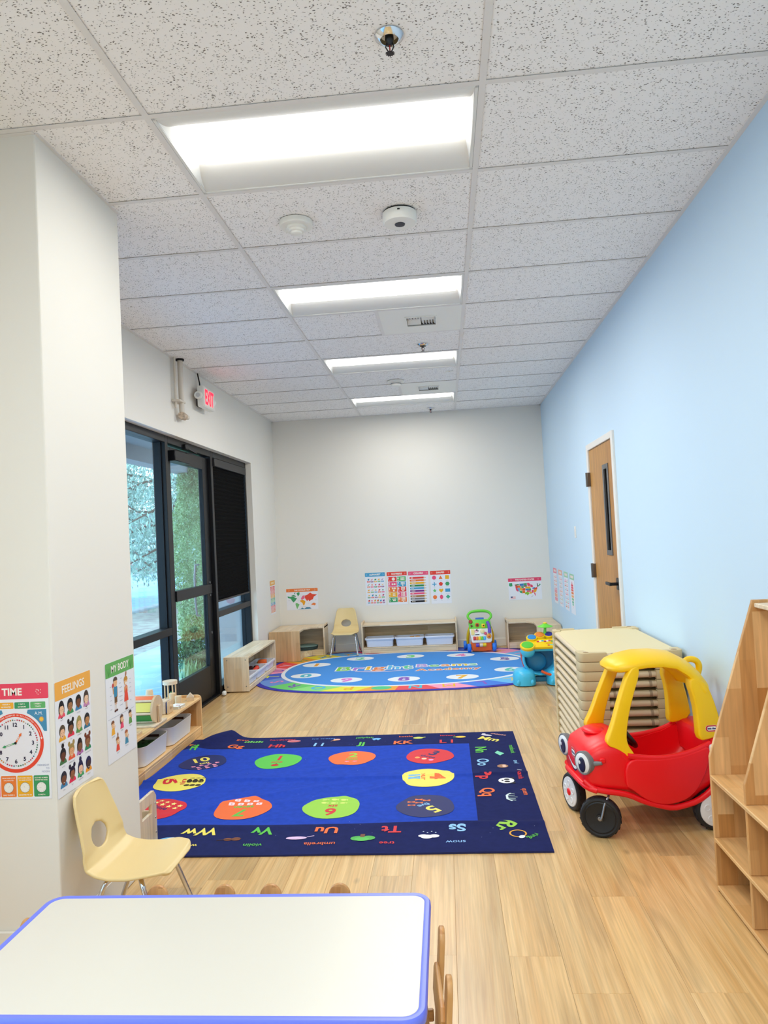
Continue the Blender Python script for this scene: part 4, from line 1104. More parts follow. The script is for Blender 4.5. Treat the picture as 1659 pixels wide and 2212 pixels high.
def number(n, x, y, rot, cb, cn, cw, r=.155):
    """rot = direction of the top of the numeral, 90 = away from the viewer"""
    blob(x, y, r, cb, n)
    a = R(rot - 90); ux, uy = -math.sin(a), math.cos(a); rx_, ry_ = math.cos(a), math.sin(a)
    P_ = lambda s_, t_: (x + rx_ * s_ + ux * t_, y + ry_ * s_ + uy * t_)
    p = P_(0, .062); pr.text(str(n), p[0], p[1], .088, cn, 2, rot=a, bold=.025)
    p = P_(0, -.018); pr.text(WORDS[n], p[0], p[1], .034, cw, 2, rot=a, bold=.02)
    k = n; q = 0; rows = [k] if k <= 3 else [k // 2 + k % 2, k // 2] if k < 9 else [4, 3, 3] if k == 10 else [3, 3, 3]
    for ri, c_ in enumerate(rows):
        for e in range(c_):
            p = P_((e - (c_ - 1) / 2) * (.052 if n != 4 else .042), (-.085 if n == 1 else -.068) - ri * .036 + (.01 if len(rows) > 1 else 0))
            pic(PICS[n], p[0], p[1], ['#f0a05a', '#f0d0b0', '#e8a0d0'][e % 3] if n == 3 else None)
number(1, -1.18, 4.695, 90, GN, RD, RD); number(2, -.685, 4.715, 90, OR, LM, GN); number(3, -.175, 4.72, 60, RD, NV, NV)
number(4, -.18, 4.305, 0, YE, OR, OR); number(5, -.177, 3.862, -50, NV, YE, LB); number(6, -.686, 3.868, -90, LM, RD, RD)
number(7, -1.181, 3.873, -90, OR, GN, GN); number(8, -1.67, 3.885, -120, RD, NV, NV); number(9, -1.70, 4.315, 180, YE, RD, RD); number(10, -1.687, 4.703, 120, NV, YE, YE)
def side(seq, x0, dx, y0, dy, rot, inner, outer, mid):
    a = R(rot - 90)
    for k, (ab, c1, wd, c2, art) in enumerate(seq):
        x, y = x0 + dx * k, y0 + dy * k
        ox, oy = math.cos(R(rot)), math.sin(R(rot)); rx_, ry_ = math.cos(a), math.sin(a)
        if ab: pr.text(ab, x + ox * inner, y + oy * inner, .07, c1, 2, rot=a, bold=.028)
        if wd: pr.text(wd, x + ox * outer + rx_ * .01, y + oy * outer + ry_ * .01, .03, c2, 2, rot=a, bold=.01)
        if art: art(x + ox * mid[0] + rx_ * mid[1], y + oy * mid[0] + ry_ * mid[1], a)
def A_(*items):
    def f(x, y, a):
        ca, sa = math.cos(a), math.sin(a)
        for it in items:
            k, px, py = it[0], it[1], it[2]
            X, Y = x + px * ca - py * sa, y + px * sa + py * ca
            if k == 'e': pr.ell(X, Y, it[3], it[4], it[5], it[6] if len(it) > 6 else 2, 16, rot=a)
            elif k == 'l':
                x2, y2 = x + it[3] * ca - it[4] * sa, y + it[3] * sa + it[4] * ca; pr.line(X, Y, x2, y2, it[5], it[6], it[7] if len(it) > 7 else 2)
            elif k == 'r': pr.ring(X, Y, it[3], it[4], it[5], 2, 24)
            elif k == 'p': pr.poly([(x + p[0] * ca - p[1] * sa, y + p[0] * sa + p[1] * ca) for p in it[3]], it[4], it[5] if len(it) > 5 else 2)
    return f
grass = A_(*[('l', -.06 + .02 * k, -.012, -.055 + .02 * k, .014 + .006 * (k % 3), .014, '#7ad05a') for k in range(7)])
burger = A_(('e', 0, 0, .05, .024, '#f09aa0'), ('e', 0, -.006, .046, .008, '#c84a5a', 3))
cone = A_(('e', .012, .012, .026, .018, '#f3b0a0'), ('p', 0, 0, [(-.03, -.03), (.0, .006), (.026, .0)], '#f3b060'))
jelly = A_(('e', 0, .006, .034, .02, '#6ab0e8'), ('e', -.014, -.014, .010, .012, '#6ab0e8'), ('e', .014, -.014, .010, .012, '#6ab0e8'))
pot = A_(('e', 0, 0, .036, .022, '#d8e06a'), ('l', .03, .004, .052, .016, .010, '#d8e06a'), ('l', -.012, .022, .012, .022, .010, '#b8c85a'))
lemon = A_(('e', 0, 0, .038, .021, '#f3c84a'), ('e', -.042, .002, .010, .008, '#7ac04a'))
mouse = A_(('e', 0, 0, .042, .018, '#c8c4d8'), ('e', -.03, .016, .014, .012, '#e8e4f0', 3))
book = A_(('p', 0, 0, [(-.05, -.01), (-.01, -.03), (.05, .0), (.01, .03)], '#7fd8b8'))
owl = A_(('e', 0, 0, .034, .034, '#a87a5c'), ('e', -.012, .010, .013, .013, '#f0c8b0', 3), ('e', .014, .010, .013, .013, '#f0c8b0', 3))
panda = A_(('e', 0, 0, .046, .046, '#f0f0f2'), ('e', -.018, .004, .012, .016, '#1c1c22', 3), ('e', .018, .004, .012, .016, '#1c1c22', 3), ('e', 0, -.022, .010, .006, '#1c1c22', 3), ('e', -.036, .036, .014, .014, '#1c1c22', 1), ('e', .036, .036, .014, .014, '#1c1c22', 1))
crown = A_(('l', -.052, .006, -.024, -.018, .010, '#d8e8ea'), ('l', -.026, -.018, .026, -.018, .012, '#d8e8ea'), ('l', .024, -.018, .052, .006, .010, '#d8e8ea'), *[('l', -.036 + .018 * k, -.012, -.044 + .022 * k, .026 + (.012 if k == 2 else 0), .005, '#c0d8d4') for k in range(5)])
ring_ = A_(('r', 0, 0, .034, .042, '#e8a838'), ('e', .02, .036, .018, .014, '#e8eef0', 3))
cloud = A_(('e', -.022, 0, .026, .018, '#f4f4f8'), ('e', .012, .006, .030, .022, '#f4f4f8'), ('e', .03, -.004, .024, .016, '#f4f4f8'), *[('e', -.03 + .02 * k, -.04 - .012 * (k % 2), .004, .004, '#c8d8ea') for k in range(4)])
tree_ = A_(('e', -.03, .012, .034, .024, '#4fb050'), ('e', .02, .016, .036, .026, '#4fb050'), ('e', 0, .026, .036, .022, '#5cc05a', 3), ('l', 0, -.03, 0, .004, .022, '#7a4a34', 4))
umb = A_(('e', 0, 0, .052, .017, '#e8c8ea'), ('l', -.05, -.010, -.085, -.022, .005, '#e8c8ea'), ('l', -.04, .0, .04, .004, .003, '#b890c0', 3))
vio = A_(('e', -.024, 0, .024, .018, '#8a5236'), ('e', .016, .004, .022, .016, '#8a5236'), ('l', -.05, -.004, .07, .014, .006, '#4a2c20', 3))
whale = A_(('e', 0, 0, .044, .030, '#6ab0e0'), ('e', -.02, -.008, .030, .020, '#f2f4f8', 3), ('p', 0, 0, [(.034, .0), (.07, .024), (.06, -.012)], '#6ab0e0'))
top = [('Gg', OR, 'grass', OR, grass), ('Hh', RD, 'hamburger', RD, burger), ('I i', LB, 'ice cream', '#5a90d8', cone), ('Jj', GN, 'jellyfish', GN, jelly), ('KK', OR, 'kettle', OR, pot), ('L l', RD, 'lemon', RD, lemon)]
side(top, -1.565, .3, 5.04, 0, 90, .0, .145, (.10, .10))
side([('Mm', YE, 'mouse', '#f0b0a0', mouse)], .235, 0, 5.07, 0, 60, .0, .13, (.075, -.06))
right = [('Nn', GN, 'notebook', GN, book), ('Oo', LB, 'owl', LB, owl), ('Pp', RD, 'panda', RD, panda), ('Qq', OR, 'queen', OR, crown)]
side(right, .165, 0, 4.83, -.262, 0, .0, .205, (.115, .085))
side([('Rr', LM, 'ring', GN, ring_)], .235, 0, 3.565, 0, -40, -.02, .15, (.075, .03))
front = [('Ss', LB, 'snow', '#8ab8ee', cloud), ('Tt', RD, 'tree', RD, tree_), ('Uu', OR, 'umbrella', OR, umb), ('Vv', GN, 'violin', GN, vio), ('Ww', YE, 'whale', YE, whale), ('Xx', RD, '', RD, None)]
side(front, -.015, -.325, 3.565, 0, -90, .0, .155, (.085, .135))
pr.ell(-1.86, 5.10, .030, .018, '#f0903c', 2, 10); pr.poly([(-1.89, 5.10), (-1.93, 5.125), (-1.925, 5.08)], '#f0903c', 2); pr.text('Ff', -1.85, 4.98, .05, GN, 2, bold=.04)
pr.line(.36, 4.40, .385, 4.385, .006, '#e8e8f4', 2)
r_ = random.Random(9)
for k in range(40): pr.ell(r_.uniform(RX0 + .1, RX1 - .05), r_.uniform(RY0 + .05, RY1 - .1), .0016, .0016, '#b8c4ea', 4, 5)
pr.build('print', lambda u, v, d: (u, v, rug_h(u, v) + d), rug, lift=.0004, z0=.0012, maxlen=.013)

# ------------------------------------------------------------------ oval alphabet rug
OC = (-.5, 7.93); OA, OB = 1.63, 1.225
def sup(a, rx_, ry_, n=2.9):
    c, s_ = math.cos(a), math.sin(a)
    return (OC[0] + rx_ * math.copysign(abs(c) ** (2 / n), c), OC[1] + ry_ * math.copysign(abs(s_) ** (2 / n), s_))
ov = thing('oval_rug', 'oval bright blue alphabet rug with printed logo near the back wall', 'rug')
NN = 160; ang = [2 * PI * k / NN for k in range(NN)]
mb = MB(); mb.prism([sup(a, OA, OB) for a in ang], .0004, .006, 'z', r=.002, seg=1)
part('base', mb, cloth('oval_edge', '#4440a8', var=.08), ov)
pr = Print()
pr.poly([sup(a, 1.375, .985, 2.35) for a in ang], '#eef2f6', 2)
pr.poly([sup(a, 1.335, .945, 2.3) for a in ang], '#3f93e4', 3)
BCOL = ['#f2b035', '#f0d038', '#5fa8e6', '#ea4a72', '#a0d850', '#6cc870', '#3f6fd0', '#4a58c8', '#f49ac0', '#f0803c', '#8cd8b0', '#6cc870', '#6cb8f0', '#3f7fe0', '#f8a8c8', '#ea4a52', '#f2a83c', '#e8e84a', '#8ade7a', '#6cd070', '#5f9fe0', '#3f6fd0', '#f49ab8', '#ea4a4a', '#f0a83a', '#f0d838']
order = 'KJIHGFEDCBAZYXWVUTSRQPONML'
# equal steps along the border
samples = [sup(2 * PI * k / 2000 - PI / 2 + .0, 1.49, 1.1, 2.6) for k in range(2001)]
cum = [0]
for k in range(2000): cum.append(cum[-1] + math.dist(samples[k], samples[k + 1]))
def at_len(l):
    l %= cum[-1]
    for k in range(2000):
        if cum[k + 1] >= l: return 2 * PI * k / 2000 - PI / 2
    return -PI / 2
Ltot = cum[-1]; seg = Ltot / 26; sh_ = .97
LC = ['#3f9f6a', '#8a4ab8', '#f2a03c', '#ea4a72', '#5ab8e0', '#f4d03c', '#8cd060', '#f49ac0']
for k in range(26):
    l0 = sh_ + k * seg; ps_o = []; ps_i = []
    for q in range(9):
        a = at_len(l0 + seg * q / 8); ps_o.append(sup(a, OA - .055, OB - .055, 2.9)); ps_i.append(sup(a, 1.36, .97, 2.33))
    v = ps_o + ps_i; f = [(q, q + 1, 9 + q + 1, 9 + q) for q in range(8)]
    ch = order[k]; col = BCOL[(k * 7 + 3) % 26]
    fix = {'M': '#f8a0c0', 'N': '#ea5058', 'O': '#f2a83c', 'P': '#eee84a', 'Q': '#90e080', 'R': '#6ad06a', 'S': '#6a94d8', 'T': '#3a60c8', 'U': '#f59ab4', 'V': '#e8484c', 'W': '#f0a030', 'X': '#f0dc38', 'Y': '#6ab4e8', 'Z': '#ea4a78', 'A': '#a0dc50', 'L': '#3f80e4', 'K': '#6ec0f0', 'J': '#8ae08a', 'B': '#6aa8e8', 'C': '#4460c8', 'D': '#3c50b8', 'E': '#f59ac0'}
    pr.raw(v, f, fix.get(ch, col), 1)
    a = at_len(l0 + seg / 2); po = sup(a, OA - .13, OB - .12, 2.9); pi_ = sup(a, 1.40, 1.0, 2.35)
    cx_, cy2 = (po[0] + pi_[0]) / 2, (po[1] + pi_[1]) / 2
    dirn = math.atan2(po[1] - OC[1], po[0] - OC[0])
    nx_, ny_ = (abs(po[0] - OC[0]) / OA) ** 3, (abs(po[1] - OC[1]) / OB) ** 3
    dirn = math.atan2(math.copysign(ny_ / OB + .05, po[1] - OC[1]), math.copysign(nx_ / OA, po[0] - OC[0]))
    lc = {'M': '#f4c020', 'N': '#4ac0d8', 'O': '#4fc88a', 'P': '#f4b020', 'Q': '#4ab8e8', 'R': '#7a48b0', 'S': '#f48ab8', 'T': '#d8e048', 'U': '#6a4ab0', 'V': '#f0a8c0', 'W': '#3aa860', 'X': '#3a90c8', 'L': '#8a5ac8', 'K': '#f0d060', 'J': '#4a9a5a', 'C': '#f090b8', 'D': '#f490b8', 'Y': '#f0a838', 'Z': '#b83070'}.get(ch, LC[(k * 3) % 8])
    if ch == 'O': pr.ell(cx_, cy2, .10, .075, lc, 3)
    else: pr.text(ch, cx_, cy2, .13, lc, 3, rot=dirn - PI / 2, bold=.0 if ch in 'MWK' else .02)
NC = [('0', -1.563, 7.612, '#4ab8c8'), ('1', -1.559, 8.24, '#f2a83c'), ('2', -1.086, 8.56, '#6cd0a0'), ('3', -.484, 8.60, '#7ad880'), ('4', .113, 8.56, '#f08ac0'), ('5', .602, 8.214, '#6a4a9a'), ('6', .606, 7.579, '#5ac8b8'), ('7', .103, 7.279, '#f2b83c'), ('8', -.489, 7.265, '#8a5ac0'), ('9', -1.083, 7.31, '#e07ad0')]
for s_, x, y, c_ in NC:
    pr.ell(x, y, .165, .125, '#eef2f6', 4, 28); pr.text(s_, x, y, .16, c_, 5, bold=.04, rot=math.pi if False else 0)
def logo(txt, x, y, h, cols, out, al='l', bold=.015):
    w_ = 0; pos = []
    for ch in txt:
        g = glyph(ch, bold)[0]; k = h / CAPH; x0 = min(p[0] for p in g); x1 = max(p[0] for p in g)
        pos.append((ch, w_ - x0 * k)); w_ += (x1 - x0) * k + h * .13
    for i, (ch, dx) in enumerate(pos):
        k = h / CAPH
        for bd, col, ly in ((bold + .05, out, 4), (bold, cols[i % len(cols)], 6)):
            v, f = glyph(ch, bd); pr.raw([(x + dx + p[0] * k, y + p[1] * k) for p in v], f, col, ly)
    return w_
LG = ['#7ad04a', '#b078d8', '#f2c030', '#f0803c', '#5ac0f0', '#5ad0a0']
logo('Bright', -1.27, 7.82, .215, LG, '#f4f6f4'); logo('Beams', -.385, 7.88, .165, ['#b89ae0', '#7ad080', '#f2a060', '#f0d050', '#8ad8b0'], '#f4f6f4'); logo('Academy', -.385, 7.665, .115, ['#f0804a', '#f0906a', '#f07a5a', '#f0a04a'], '#f4f6f4', bold=.015)
pr.poly([(-1.05, 7.74), (-.85, 7.69), (-.65, 7.69), (-.46, 7.74), (-.46, 7.76), (-.65, 7.715), (-.85, 7.715), (-1.05, 7.76)], '#f6d8e0', 5)
pr.build('print', lambda u, v, d: (u, v, .006 + d), ov, lift=.0003)

# ------------------------------------------------------------------ toddler table and wooden chairs
W_lightx = wood('maple_x', '#e2c190', '#cda877', 'x'); W_lightz = wood('maple_z', '#e0bf8e', '#cba675', 'z'); W_lighty = wood('maple_y', '#e2c190', '#cda877', 'y')
W_palez = wood('pale_z', '#efdabb', '#e0c49c', 'z', strip=.07); W_palex = wood('pale_x', '#f0ddbf', '#e4caa4', 'x', strip=.07); W_paley = wood('pale_y', '#f0ddbf', '#e4caa4', 'y', strip=.07)
W_warmz = wood('warm_z', '#efc48b', '#c98f50', 'z', strip=.06, length=.30); W_warmy = wood('warm_y', '#f0c890', '#dcaa6c', 'y', strip=.07, length=.45); W_warmx = wood('warm_x', '#f0c890', '#dcaa6c', 'x', strip=.07)
def rr_pts(x0, x1, y0, y1, rs, n=8):
    p = []
    for cx, cy, a0, r in ((x1 - rs[0], y1 - rs[0], 0, rs[0]), (x0 + rs[1], y1 - rs[1], 90, rs[1]), (x0 + rs[2], y0 + rs[2], 180, rs[2]), (x1 - rs[3], y0 + rs[3], 270, rs[3])):
        for k in range(n + 1): p.append((cx + r * math.cos(R(a0 + 90 * k / n)), cy + r * math.sin(R(a0 + 90 * k / n))))
    return p
TZ = .45
t = thing('toddler_table', 'low white topped table with blue edge band in the foreground', 'table', (-.65, 1.78, 0))
hx, hy = .5575, .268
part('tabletop', MB().prism(rr_pts(-hx + .016, hx - .016, -hy + .016, hy - .016, (.035,) * 4), TZ - .028, TZ, 'z', r=.001, seg=1), mat('table_white', '#d6d2c6', .32), t)
eb = MB()
prof = [(-.016, .0), (-.010, .0016), (-.003, .001), (.0, -.003), (.001, -.014), (-.001, -.026), (-.008, -.029), (-.016, -.029)]
base = rr_pts(-hx, hx, -hy, hy, (.05,) * 4)
nb = len(base); vv = []
for i, p in enumerate(base):
    d = Vector((base[(i + 1) % nb][0] - base[i - 1][0], base[(i + 1) % nb][1] - base[i - 1][1])); d.normalize(); nrm = (d.y, -d.x)
    vv += [(p[0] + nrm[0] * q[0], p[1] + nrm[1] * q[0], TZ + q[1]) for q in prof]
m_ = len(prof)
eb.add(vv, [(i * m_ + k, i * m_ + (k + 1) % m_, ((i + 1) % nb) * m_ + (k + 1) % m_, ((i + 1) % nb) * m_ + k) for i in range(nb) for k in range(m_)])
part('edge_band', eb, mat('edge_blue', '#6f7ef2', .35), t)
for sx in (-1, 1):
    for sy in (-1, 1):
        l = part('leg', MB().cyl((sx * (hx - .09), sy * (hy - .07), .05), (sx * (hx - .09), sy * (hy - .07), TZ - .03), .016).cyl((sx * (hx - .09), sy * (hy - .07), .02), (sx * (hx - .09), sy * (hy - .07), .24), .0195), M_chrome, t)
        part('foot_glide', MB().lathe([(.021, 0), (.024, .004), (.02, .022)], 14, M=Matrix.Translation((sx * (hx - .09), sy * (hy - .07), .0))), M_dark, l)
def rpost(w_, h0, h1, th):
    """rounded-top board facing local x; leaning outward"""
    pts = [(-w_ / 2, h0), (w_ / 2, h0)] + [(w_ / 2 * math.cos(R(a)), h1 - w_ / 2 + w_ / 2 * math.sin(R(a))) for a in range(0, 181, 15)]
    return pts
W_chairx, W_chairy, W_chairz = [wood('chair_wood_' + k, '#dca86a', '#b87e44', k, strip=.03, length=.16) for k in 'xyz']
def make_wchair():
    t = thing('wooden_chair', '', 'chair', group='wooden chairs around the low table')
    part('seat', MB().box(-.116, .13, -.111, .111, .22, .238, r=.008, seg=2), W_chairx, t)
    for sy in (-1, 1):
        M = Matrix.Translation((.14, sy * .105, 0)) @ Matrix.Rotation(R(5), 4, 'Y')
        part('back_post', MB().prism(rpost(.065, .0, .430, .012), -.007, .007, 'x', r=.003, seg=2, M=M), W_chairz, t)
        part('leg', MB().prism(rpost(.05, 0, .30, .012), -.007, .007, 'x', r=.003, M=Matrix.Translation((-.107, sy * .085, 0))), W_chairz, t)
        part('side_rail', MB().box(-.107, .145, sy * .105 - .007, sy * .105 + .007, .19, .2195, r=.003), W_chairx, t)
    M = Matrix.Translation((.128, 0, 0)) @ Matrix.Rotation(R(5), 4, 'Y')
    part('back_slat', MB().prism([(-.11, .27), (.11, .27), (.11, .33), (.09, .35), (-.09, .35), (-.11, .33)], -.006, .006, 'x', r=.003, M=M), W_chairy, t)
    return t
c0 = make_wchair(); c0['label'] = 'wooden chair with two rounded back posts at the right end of the low table'; c0.location = (-.230, 1.79, 0); c0.rotation_euler = (0, 0, R(5))
dup(c0, (-.8275, 1.975, 0), R(90), 'wooden chair behind the low table on the left, only post tops showing')
dup(c0, (-.475, 1.975, 0), R(90), 'wooden chair behind the low table on the right, only post tops showing')
dup(c0, (-1.062, 1.858, 0), R(180), 'wooden chair at the left end of the low table, post top showing')

# ------------------------------------------------------------------ moulded chairs with chrome legs
M_shell = mat('beige_shell', '#e8cf94', .42, bump=.05, bscale=900)
def shell_mesh():
    prof = [(.315, .262), (.300, .272), (.25, .272), (.18, .262), (.11, .262), (.06, .272), (.025, .295), (.004, .33), (-.008, .37), (-.022, .42), (-.038, .47), (-.052, .52), (-.060, .548), (-.062, .556)]
    hw = [.100, .146, .168, .170, .170, .168, .165, .160, .153, .143, .133, .122, .108, .085]
    nu = 25; sub = 3
    P_ = []
    for k in range(len(prof) - 1):
        for q in range(sub):
            a = q / sub; P_.append((prof[k][0] * (1 - a) + prof[k + 1][0] * a, prof[k][1] * (1 - a) + prof[k + 1][1] * a, hw[k] * (1 - a) + hw[k + 1] * a))
    P_.append((prof[-1][0], prof[-1][1], hw[-1]))
    nv = len(P_); cum_ = [0]
    for k in range(nv - 1): cum_.append(cum_[-1] + math.dist(P_[k][:2], P_[k + 1][:2]))
    L_ = cum_[-1]
    V = []; UVs = []
    for j, (x, z, h) in enumerate(P_):
        for i in range(nu):
            u = -1 + 2 * i / (nu - 1)
            s_ = cum_[j] / L_
            back = min(1, max(0, (s_ - .52) / .12)); seat = 1 - min(1, max(0, (s_ - .45) / .12))
            e = abs(u) ** 3
            V.append(Vector((x + back * .020 * u * u + seat * 0, u * h, z + seat * (.010 * e - (.010 * e if j < 3 else 0))))); UVs.append((u * h, cum_[j]))
    hc = L_ * .665; ha, hb = .062, .045
    F = []
    ins = lambda p: ((p[0] / ha) ** 2 + ((p[1] - hc) / hb) ** 2)
    for j in range(nv - 1):
        for i in range(nu - 1):
            q = [j * nu + i, j * nu + i + 1, (j + 1) * nu + i + 1, (j + 1) * nu + i]
            c = (sum(UVs[k][0] for k in q) / 4, sum(UVs[k][1] for k in q) / 4)
            if ins(c) > 1: F.append(q)
    # pull the hole's rim onto the oval
    cnt = {}
    for q in F:
        for k in range(4):
            e = tuple(sorted((q[k], q[(k + 1) % 4]))); cnt[e] = cnt.get(e, 0) + 1
    rim = {v for e, c in cnt.items() if c == 1 for v in e if ins(UVs[v]) < 2.6}
    def surf(a, b):
        b = min(max(b, 0), L_)
        for j in range(nv - 1):
            if cum_[j + 1] >= b: break
        f = (b - cum_[j]) / (cum_[j + 1] - cum_[j]); x = P_[j][0] * (1 - f) + P_[j + 1][0] * f; z = P_[j][1] * (1 - f) + P_[j + 1][1] * f; h = P_[j][2] * (1 - f) + P_[j + 1][2] * f
        u = a / h; s_ = b / L_; back = min(1, max(0, (s_ - .52) / .12)); seat = 1 - min(1, max(0, (s_ - .45) / .12)); e = abs(u) ** 3
        return Vector((x + back * .02 * u * u, a, z + seat * .01 * e))
    for v in rim:
        a, b = UVs[v][0], UVs[v][1] - hc; k = 1 / math.sqrt(ins(UVs[v])); V[v] = surf(a * k, hc + b * k)
    mb = MB(); mb.add(V, F); me = mb.mesh('shell', M_shell, True, False)
    return me
def make_shell_chair():
    t = thing('moulded_chair', '', 'chair')
    o = part('shell', shell_mesh(), None, t)
    sm = o.modifiers.new('thick', 'SOLIDIFY'); sm.thickness = .013; sm.offset = 0
    sb = o.modifiers.new('smooth', 'SUBSURF'); sb.levels = 1; sb.render_levels = 2
    for sx, x0, fx in ((1, .20, .30), (-1, .10, -.015)):
        for sy in (-1, 1):
            l = part('leg', MB().tube([(.15, sy * .03, .252), (x0, sy * .10, .252), (x0 + sx * .02, sy * .135, .245), (x0 + sx * .035, sy * .142, .20), (fx, sy * .168, .012)], .0095, 10, sub=2), M_chrome, t)
            part('foot_glide', MB().ell((fx + sx * .001, sy * .1685, .012), .0155, .0155, .012, 12, 8), mat('glide', '#c9bda2', .5), l)
    part('seat_plate', MB().box(.08, .22, -.10, .10, .247, .255, r=.003), mat('plate_steel', '#55565a', .4, .8), t)
    return t
ch = make_shell_chair(); ch['label'] = 'beige moulded chair with chrome legs against the column beside the low table'; ch['group'] = 'beige moulded chairs'
ch.location = (-1.384, 2.685, 0)
dup(ch, (-1.31, 9.06, .0084), R(-90), 'beige moulded chair with chrome legs standing against the back wall')

# ------------------------------------------------------------------ low shelves
def box_part(name, root, mt, *b, r=.003, label=None):
    return part(name, MB().box(*b, r=r), mt, root, label, smooth=False)
def screw(root, M):
    part('screw', MB().lathe([(.006, 0), (.0055, .0016), (.001, .002)], 10, M=M), M_steel, root)
# shelf with toys, left, behind the column (local origin: far front corner on the floor)
t = thing('low_shelf', 'long low wooden shelf with toys on top beside the glass door', 'shelf', (-1.95, 5.45, 0))
SD = .265; SL = 1.24
W = W_lighty
box_part('top_board', t, W_warmy, -SD, -.004, -SL, -.018, .266, .286)
box_part('bottom_board', t, W_warmy, -SD, -.004, -SL, -.018, .052, .068)
box_part('toe_board', t, W_warmy, -.018, -.004, -SL, -.018, .0, .051)
box_part('back_panel', t, W_warmy, -SD - .008, -SD, -SL, -.0, .03, .286)
for n_, y0 in (('side_panel', -.018), ('side_panel', -SL - .018)):
    part(n_, MB().prism([(-SD, 0), (0, 0)] + [(-.03 + .03 * math.cos(R(a)), .275 + .03 * math.sin(R(a))) for a in (0, 22, 45, 67, 90)] + [(-SD, .305)], y0, y0 + .018, 'y', r=.003), W_warmz, t, smooth=False)
def rrring(hx, hy, r, z, n=5):
    p = []
    for cx, cy, a0 in ((hx - r, hy - r, 0), (-hx + r, hy - r, 90), (-hx + r, -hy + r, 180), (hx - r, -hy + r, 270)):
        for k in range(n + 1): p.append((cx + r * math.cos(R(a0 + 90 * k / n)), cy + r * math.sin(R(a0 + 90 * k / n)), z))
    return p
def open_box(rings):
    mb = MB(); R_ = [rrring(*q) for q in rings]; n = len(R_[0]); v = [p for q in R_ for p in q]
    f = [(j * n + k, j * n + (k + 1) % n, (j + 1) * n + (k + 1) % n, (j + 1) * n + k) for j in range(len(R_) - 1) for k in range(n)]
    f += [tuple(reversed(range(n))), tuple(range((len(R_) - 1) * n, len(R_) * n))]
    return mb.add(v, f)
M_bin = mat('bin_white', '#f1eee8', .6)
def make_bin():
    t = thing('storage_bin', '', 'bin', group='white bins on the low shelf')
    part('body', open_box([(.105, .185, .04, 0), (.112, .195, .045, .006), (.122, .205, .05, .128), (.124, .207, .05, .131), (.121, .204, .05, .131), (.119, .202, .05, .127), (.110, .192, .045, .010), (.1, .18, .04, .009)]), M_bin, t)
    for a_ in (.1945, -.1995): part('handle_slot', MB().box(-.05, .05, a_, a_ + .005, .092, .108), mat('slot_brown', '#5a3626', .8), t)
    return t
b0 = make_bin(); b0['label'] = 'white storage bin on the low shelf nearer the column, holding a green toy'; b0.location = (-2.085, 4.615, .069)
dup(b0, (-2.085, 5.08, .069), None, 'white storage bin on the low shelf farther from the column')
t = thing('green_toy', 'dark green spotted toy block inside the near white bin', 'toy', (-2.09, 4.66, .079))
part('body', MB().box(-.07, .07, -.09, .09, 0, .085, r=.022, seg=3), mat('dark_green', '#2f6a34', .6), t)
for k in range(6): part('spot', MB().ell((-.045 + .03 * (k % 4), -.06 + .024 * k, .086), .011, .011, .0025, 10, 6), mat('spot_dark', '#18331c', .6), t)
# toys on the shelf
TB = .2865
M_bw = wood('toy_wood', '#e6c9a0', '#d8b88c', 'z', strip=.3, length=3, grain=.15)
M_bwp = wood('toy_wood_pale', '#ecd8bc', '#e2caa8', 'y', strip=.3, length=3, grain=.12)
t = thing('spinning_drum', 'wooden spinning drum toy with orange, yellow and green panels on the low shelf', 'toy', (-2.075, 4.66, TB))
part('base_board', MB().box(-.12, .125, -.105, .105, 0, .014, r=.003), M_bwp, t)
part('disc', MB().cyl((.09, 0, .10), (.105, 0, .10), .09, n=40), M_bw, t); part('disc', MB().cyl((-.115, 0, .10), (-.10, 0, .10), .09, n=40), M_bw, t)
part('upright', MB().box(.106, .122, -.017, .017, .014, .125, r=.003), M_bw, t); part('upright', MB().box(-.132, -.116, -.017, .017, .0, .125, r=.003), M_bw, t)
for k, col in enumerate(('#3d9a4e', '#efe26c', '#f5793c', '#d84040', '#4a8ad0', '#8a5ab0')):
    a = R(-75 + k * 60 + 30 - 130); a = R(220 - k * 60)
    M = Matrix.Translation((-.005, .073 * math.cos(a), .10 + .073 * math.sin(a))) @ Matrix.Rotation(a - PI / 2, 4, 'X')
    part('panel', MB().box(-.093, .093, -.03, .03, -.003, .003, M=M), mat('panel_' + col[1:], col, .35), t)
    a2 = a + R(30); part('rod', MB().cyl((-.1, .082 * math.cos(a2), .10 + .082 * math.sin(a2)), (.09, .082 * math.cos(a2), .10 + .082 * math.sin(a2)), .008, n=10), M_bwp, t)
t = thing('ball_box', 'cream wooden box with a dark blue end and round peg on the low shelf', 'toy', (-2.055, 4.95, TB))
part('box', MB().box(-.05, .035, -.045, .05, 0, .092, r=.006, seg=2), M_bwp, t)
part('blue_end', MB().box(.0345, .046, -.036, .042, .008, .084, r=.002), mat('deep_blue', '#2f4a8c', .5), t)
part('end_board', MB().box(.046, .056, -.045, .05, 0, .09, r=.004), M_bw, t); part('peg', MB().lathe([(.014, 0), (.014, .012), (.009, .018)], 14, M=Matrix.Translation((.055, 0, .046)) @ Matrix.Rotation(R(90), 4, 'Y')), M_bw, t)
t = thing('stacking_cone', 'wooden cone standing on a dark blue ring on the low shelf', 'toy', (-2.172, 5.0, TB))
part('stem', MB().cyl((0, 0, 0), (0, 0, .05), .035, .03, 20), M_bw, t); part('ring', MB().lathe([(.03, .05), (.046, .052), (.05, .058), (.046, .066), (.03, .068)], 28), mat('ring_blue', '#2756b0', .4), t)
part('cone', MB().lathe([(.033, .068), (.024, .155), (.022, .158), (.001, .158)], 24), M_bw, t)
t = thing('rattle_cage', 'round wooden cage toy with dowel bars and coloured balls on the low shelf', 'toy', (-2.16, 5.355, TB))
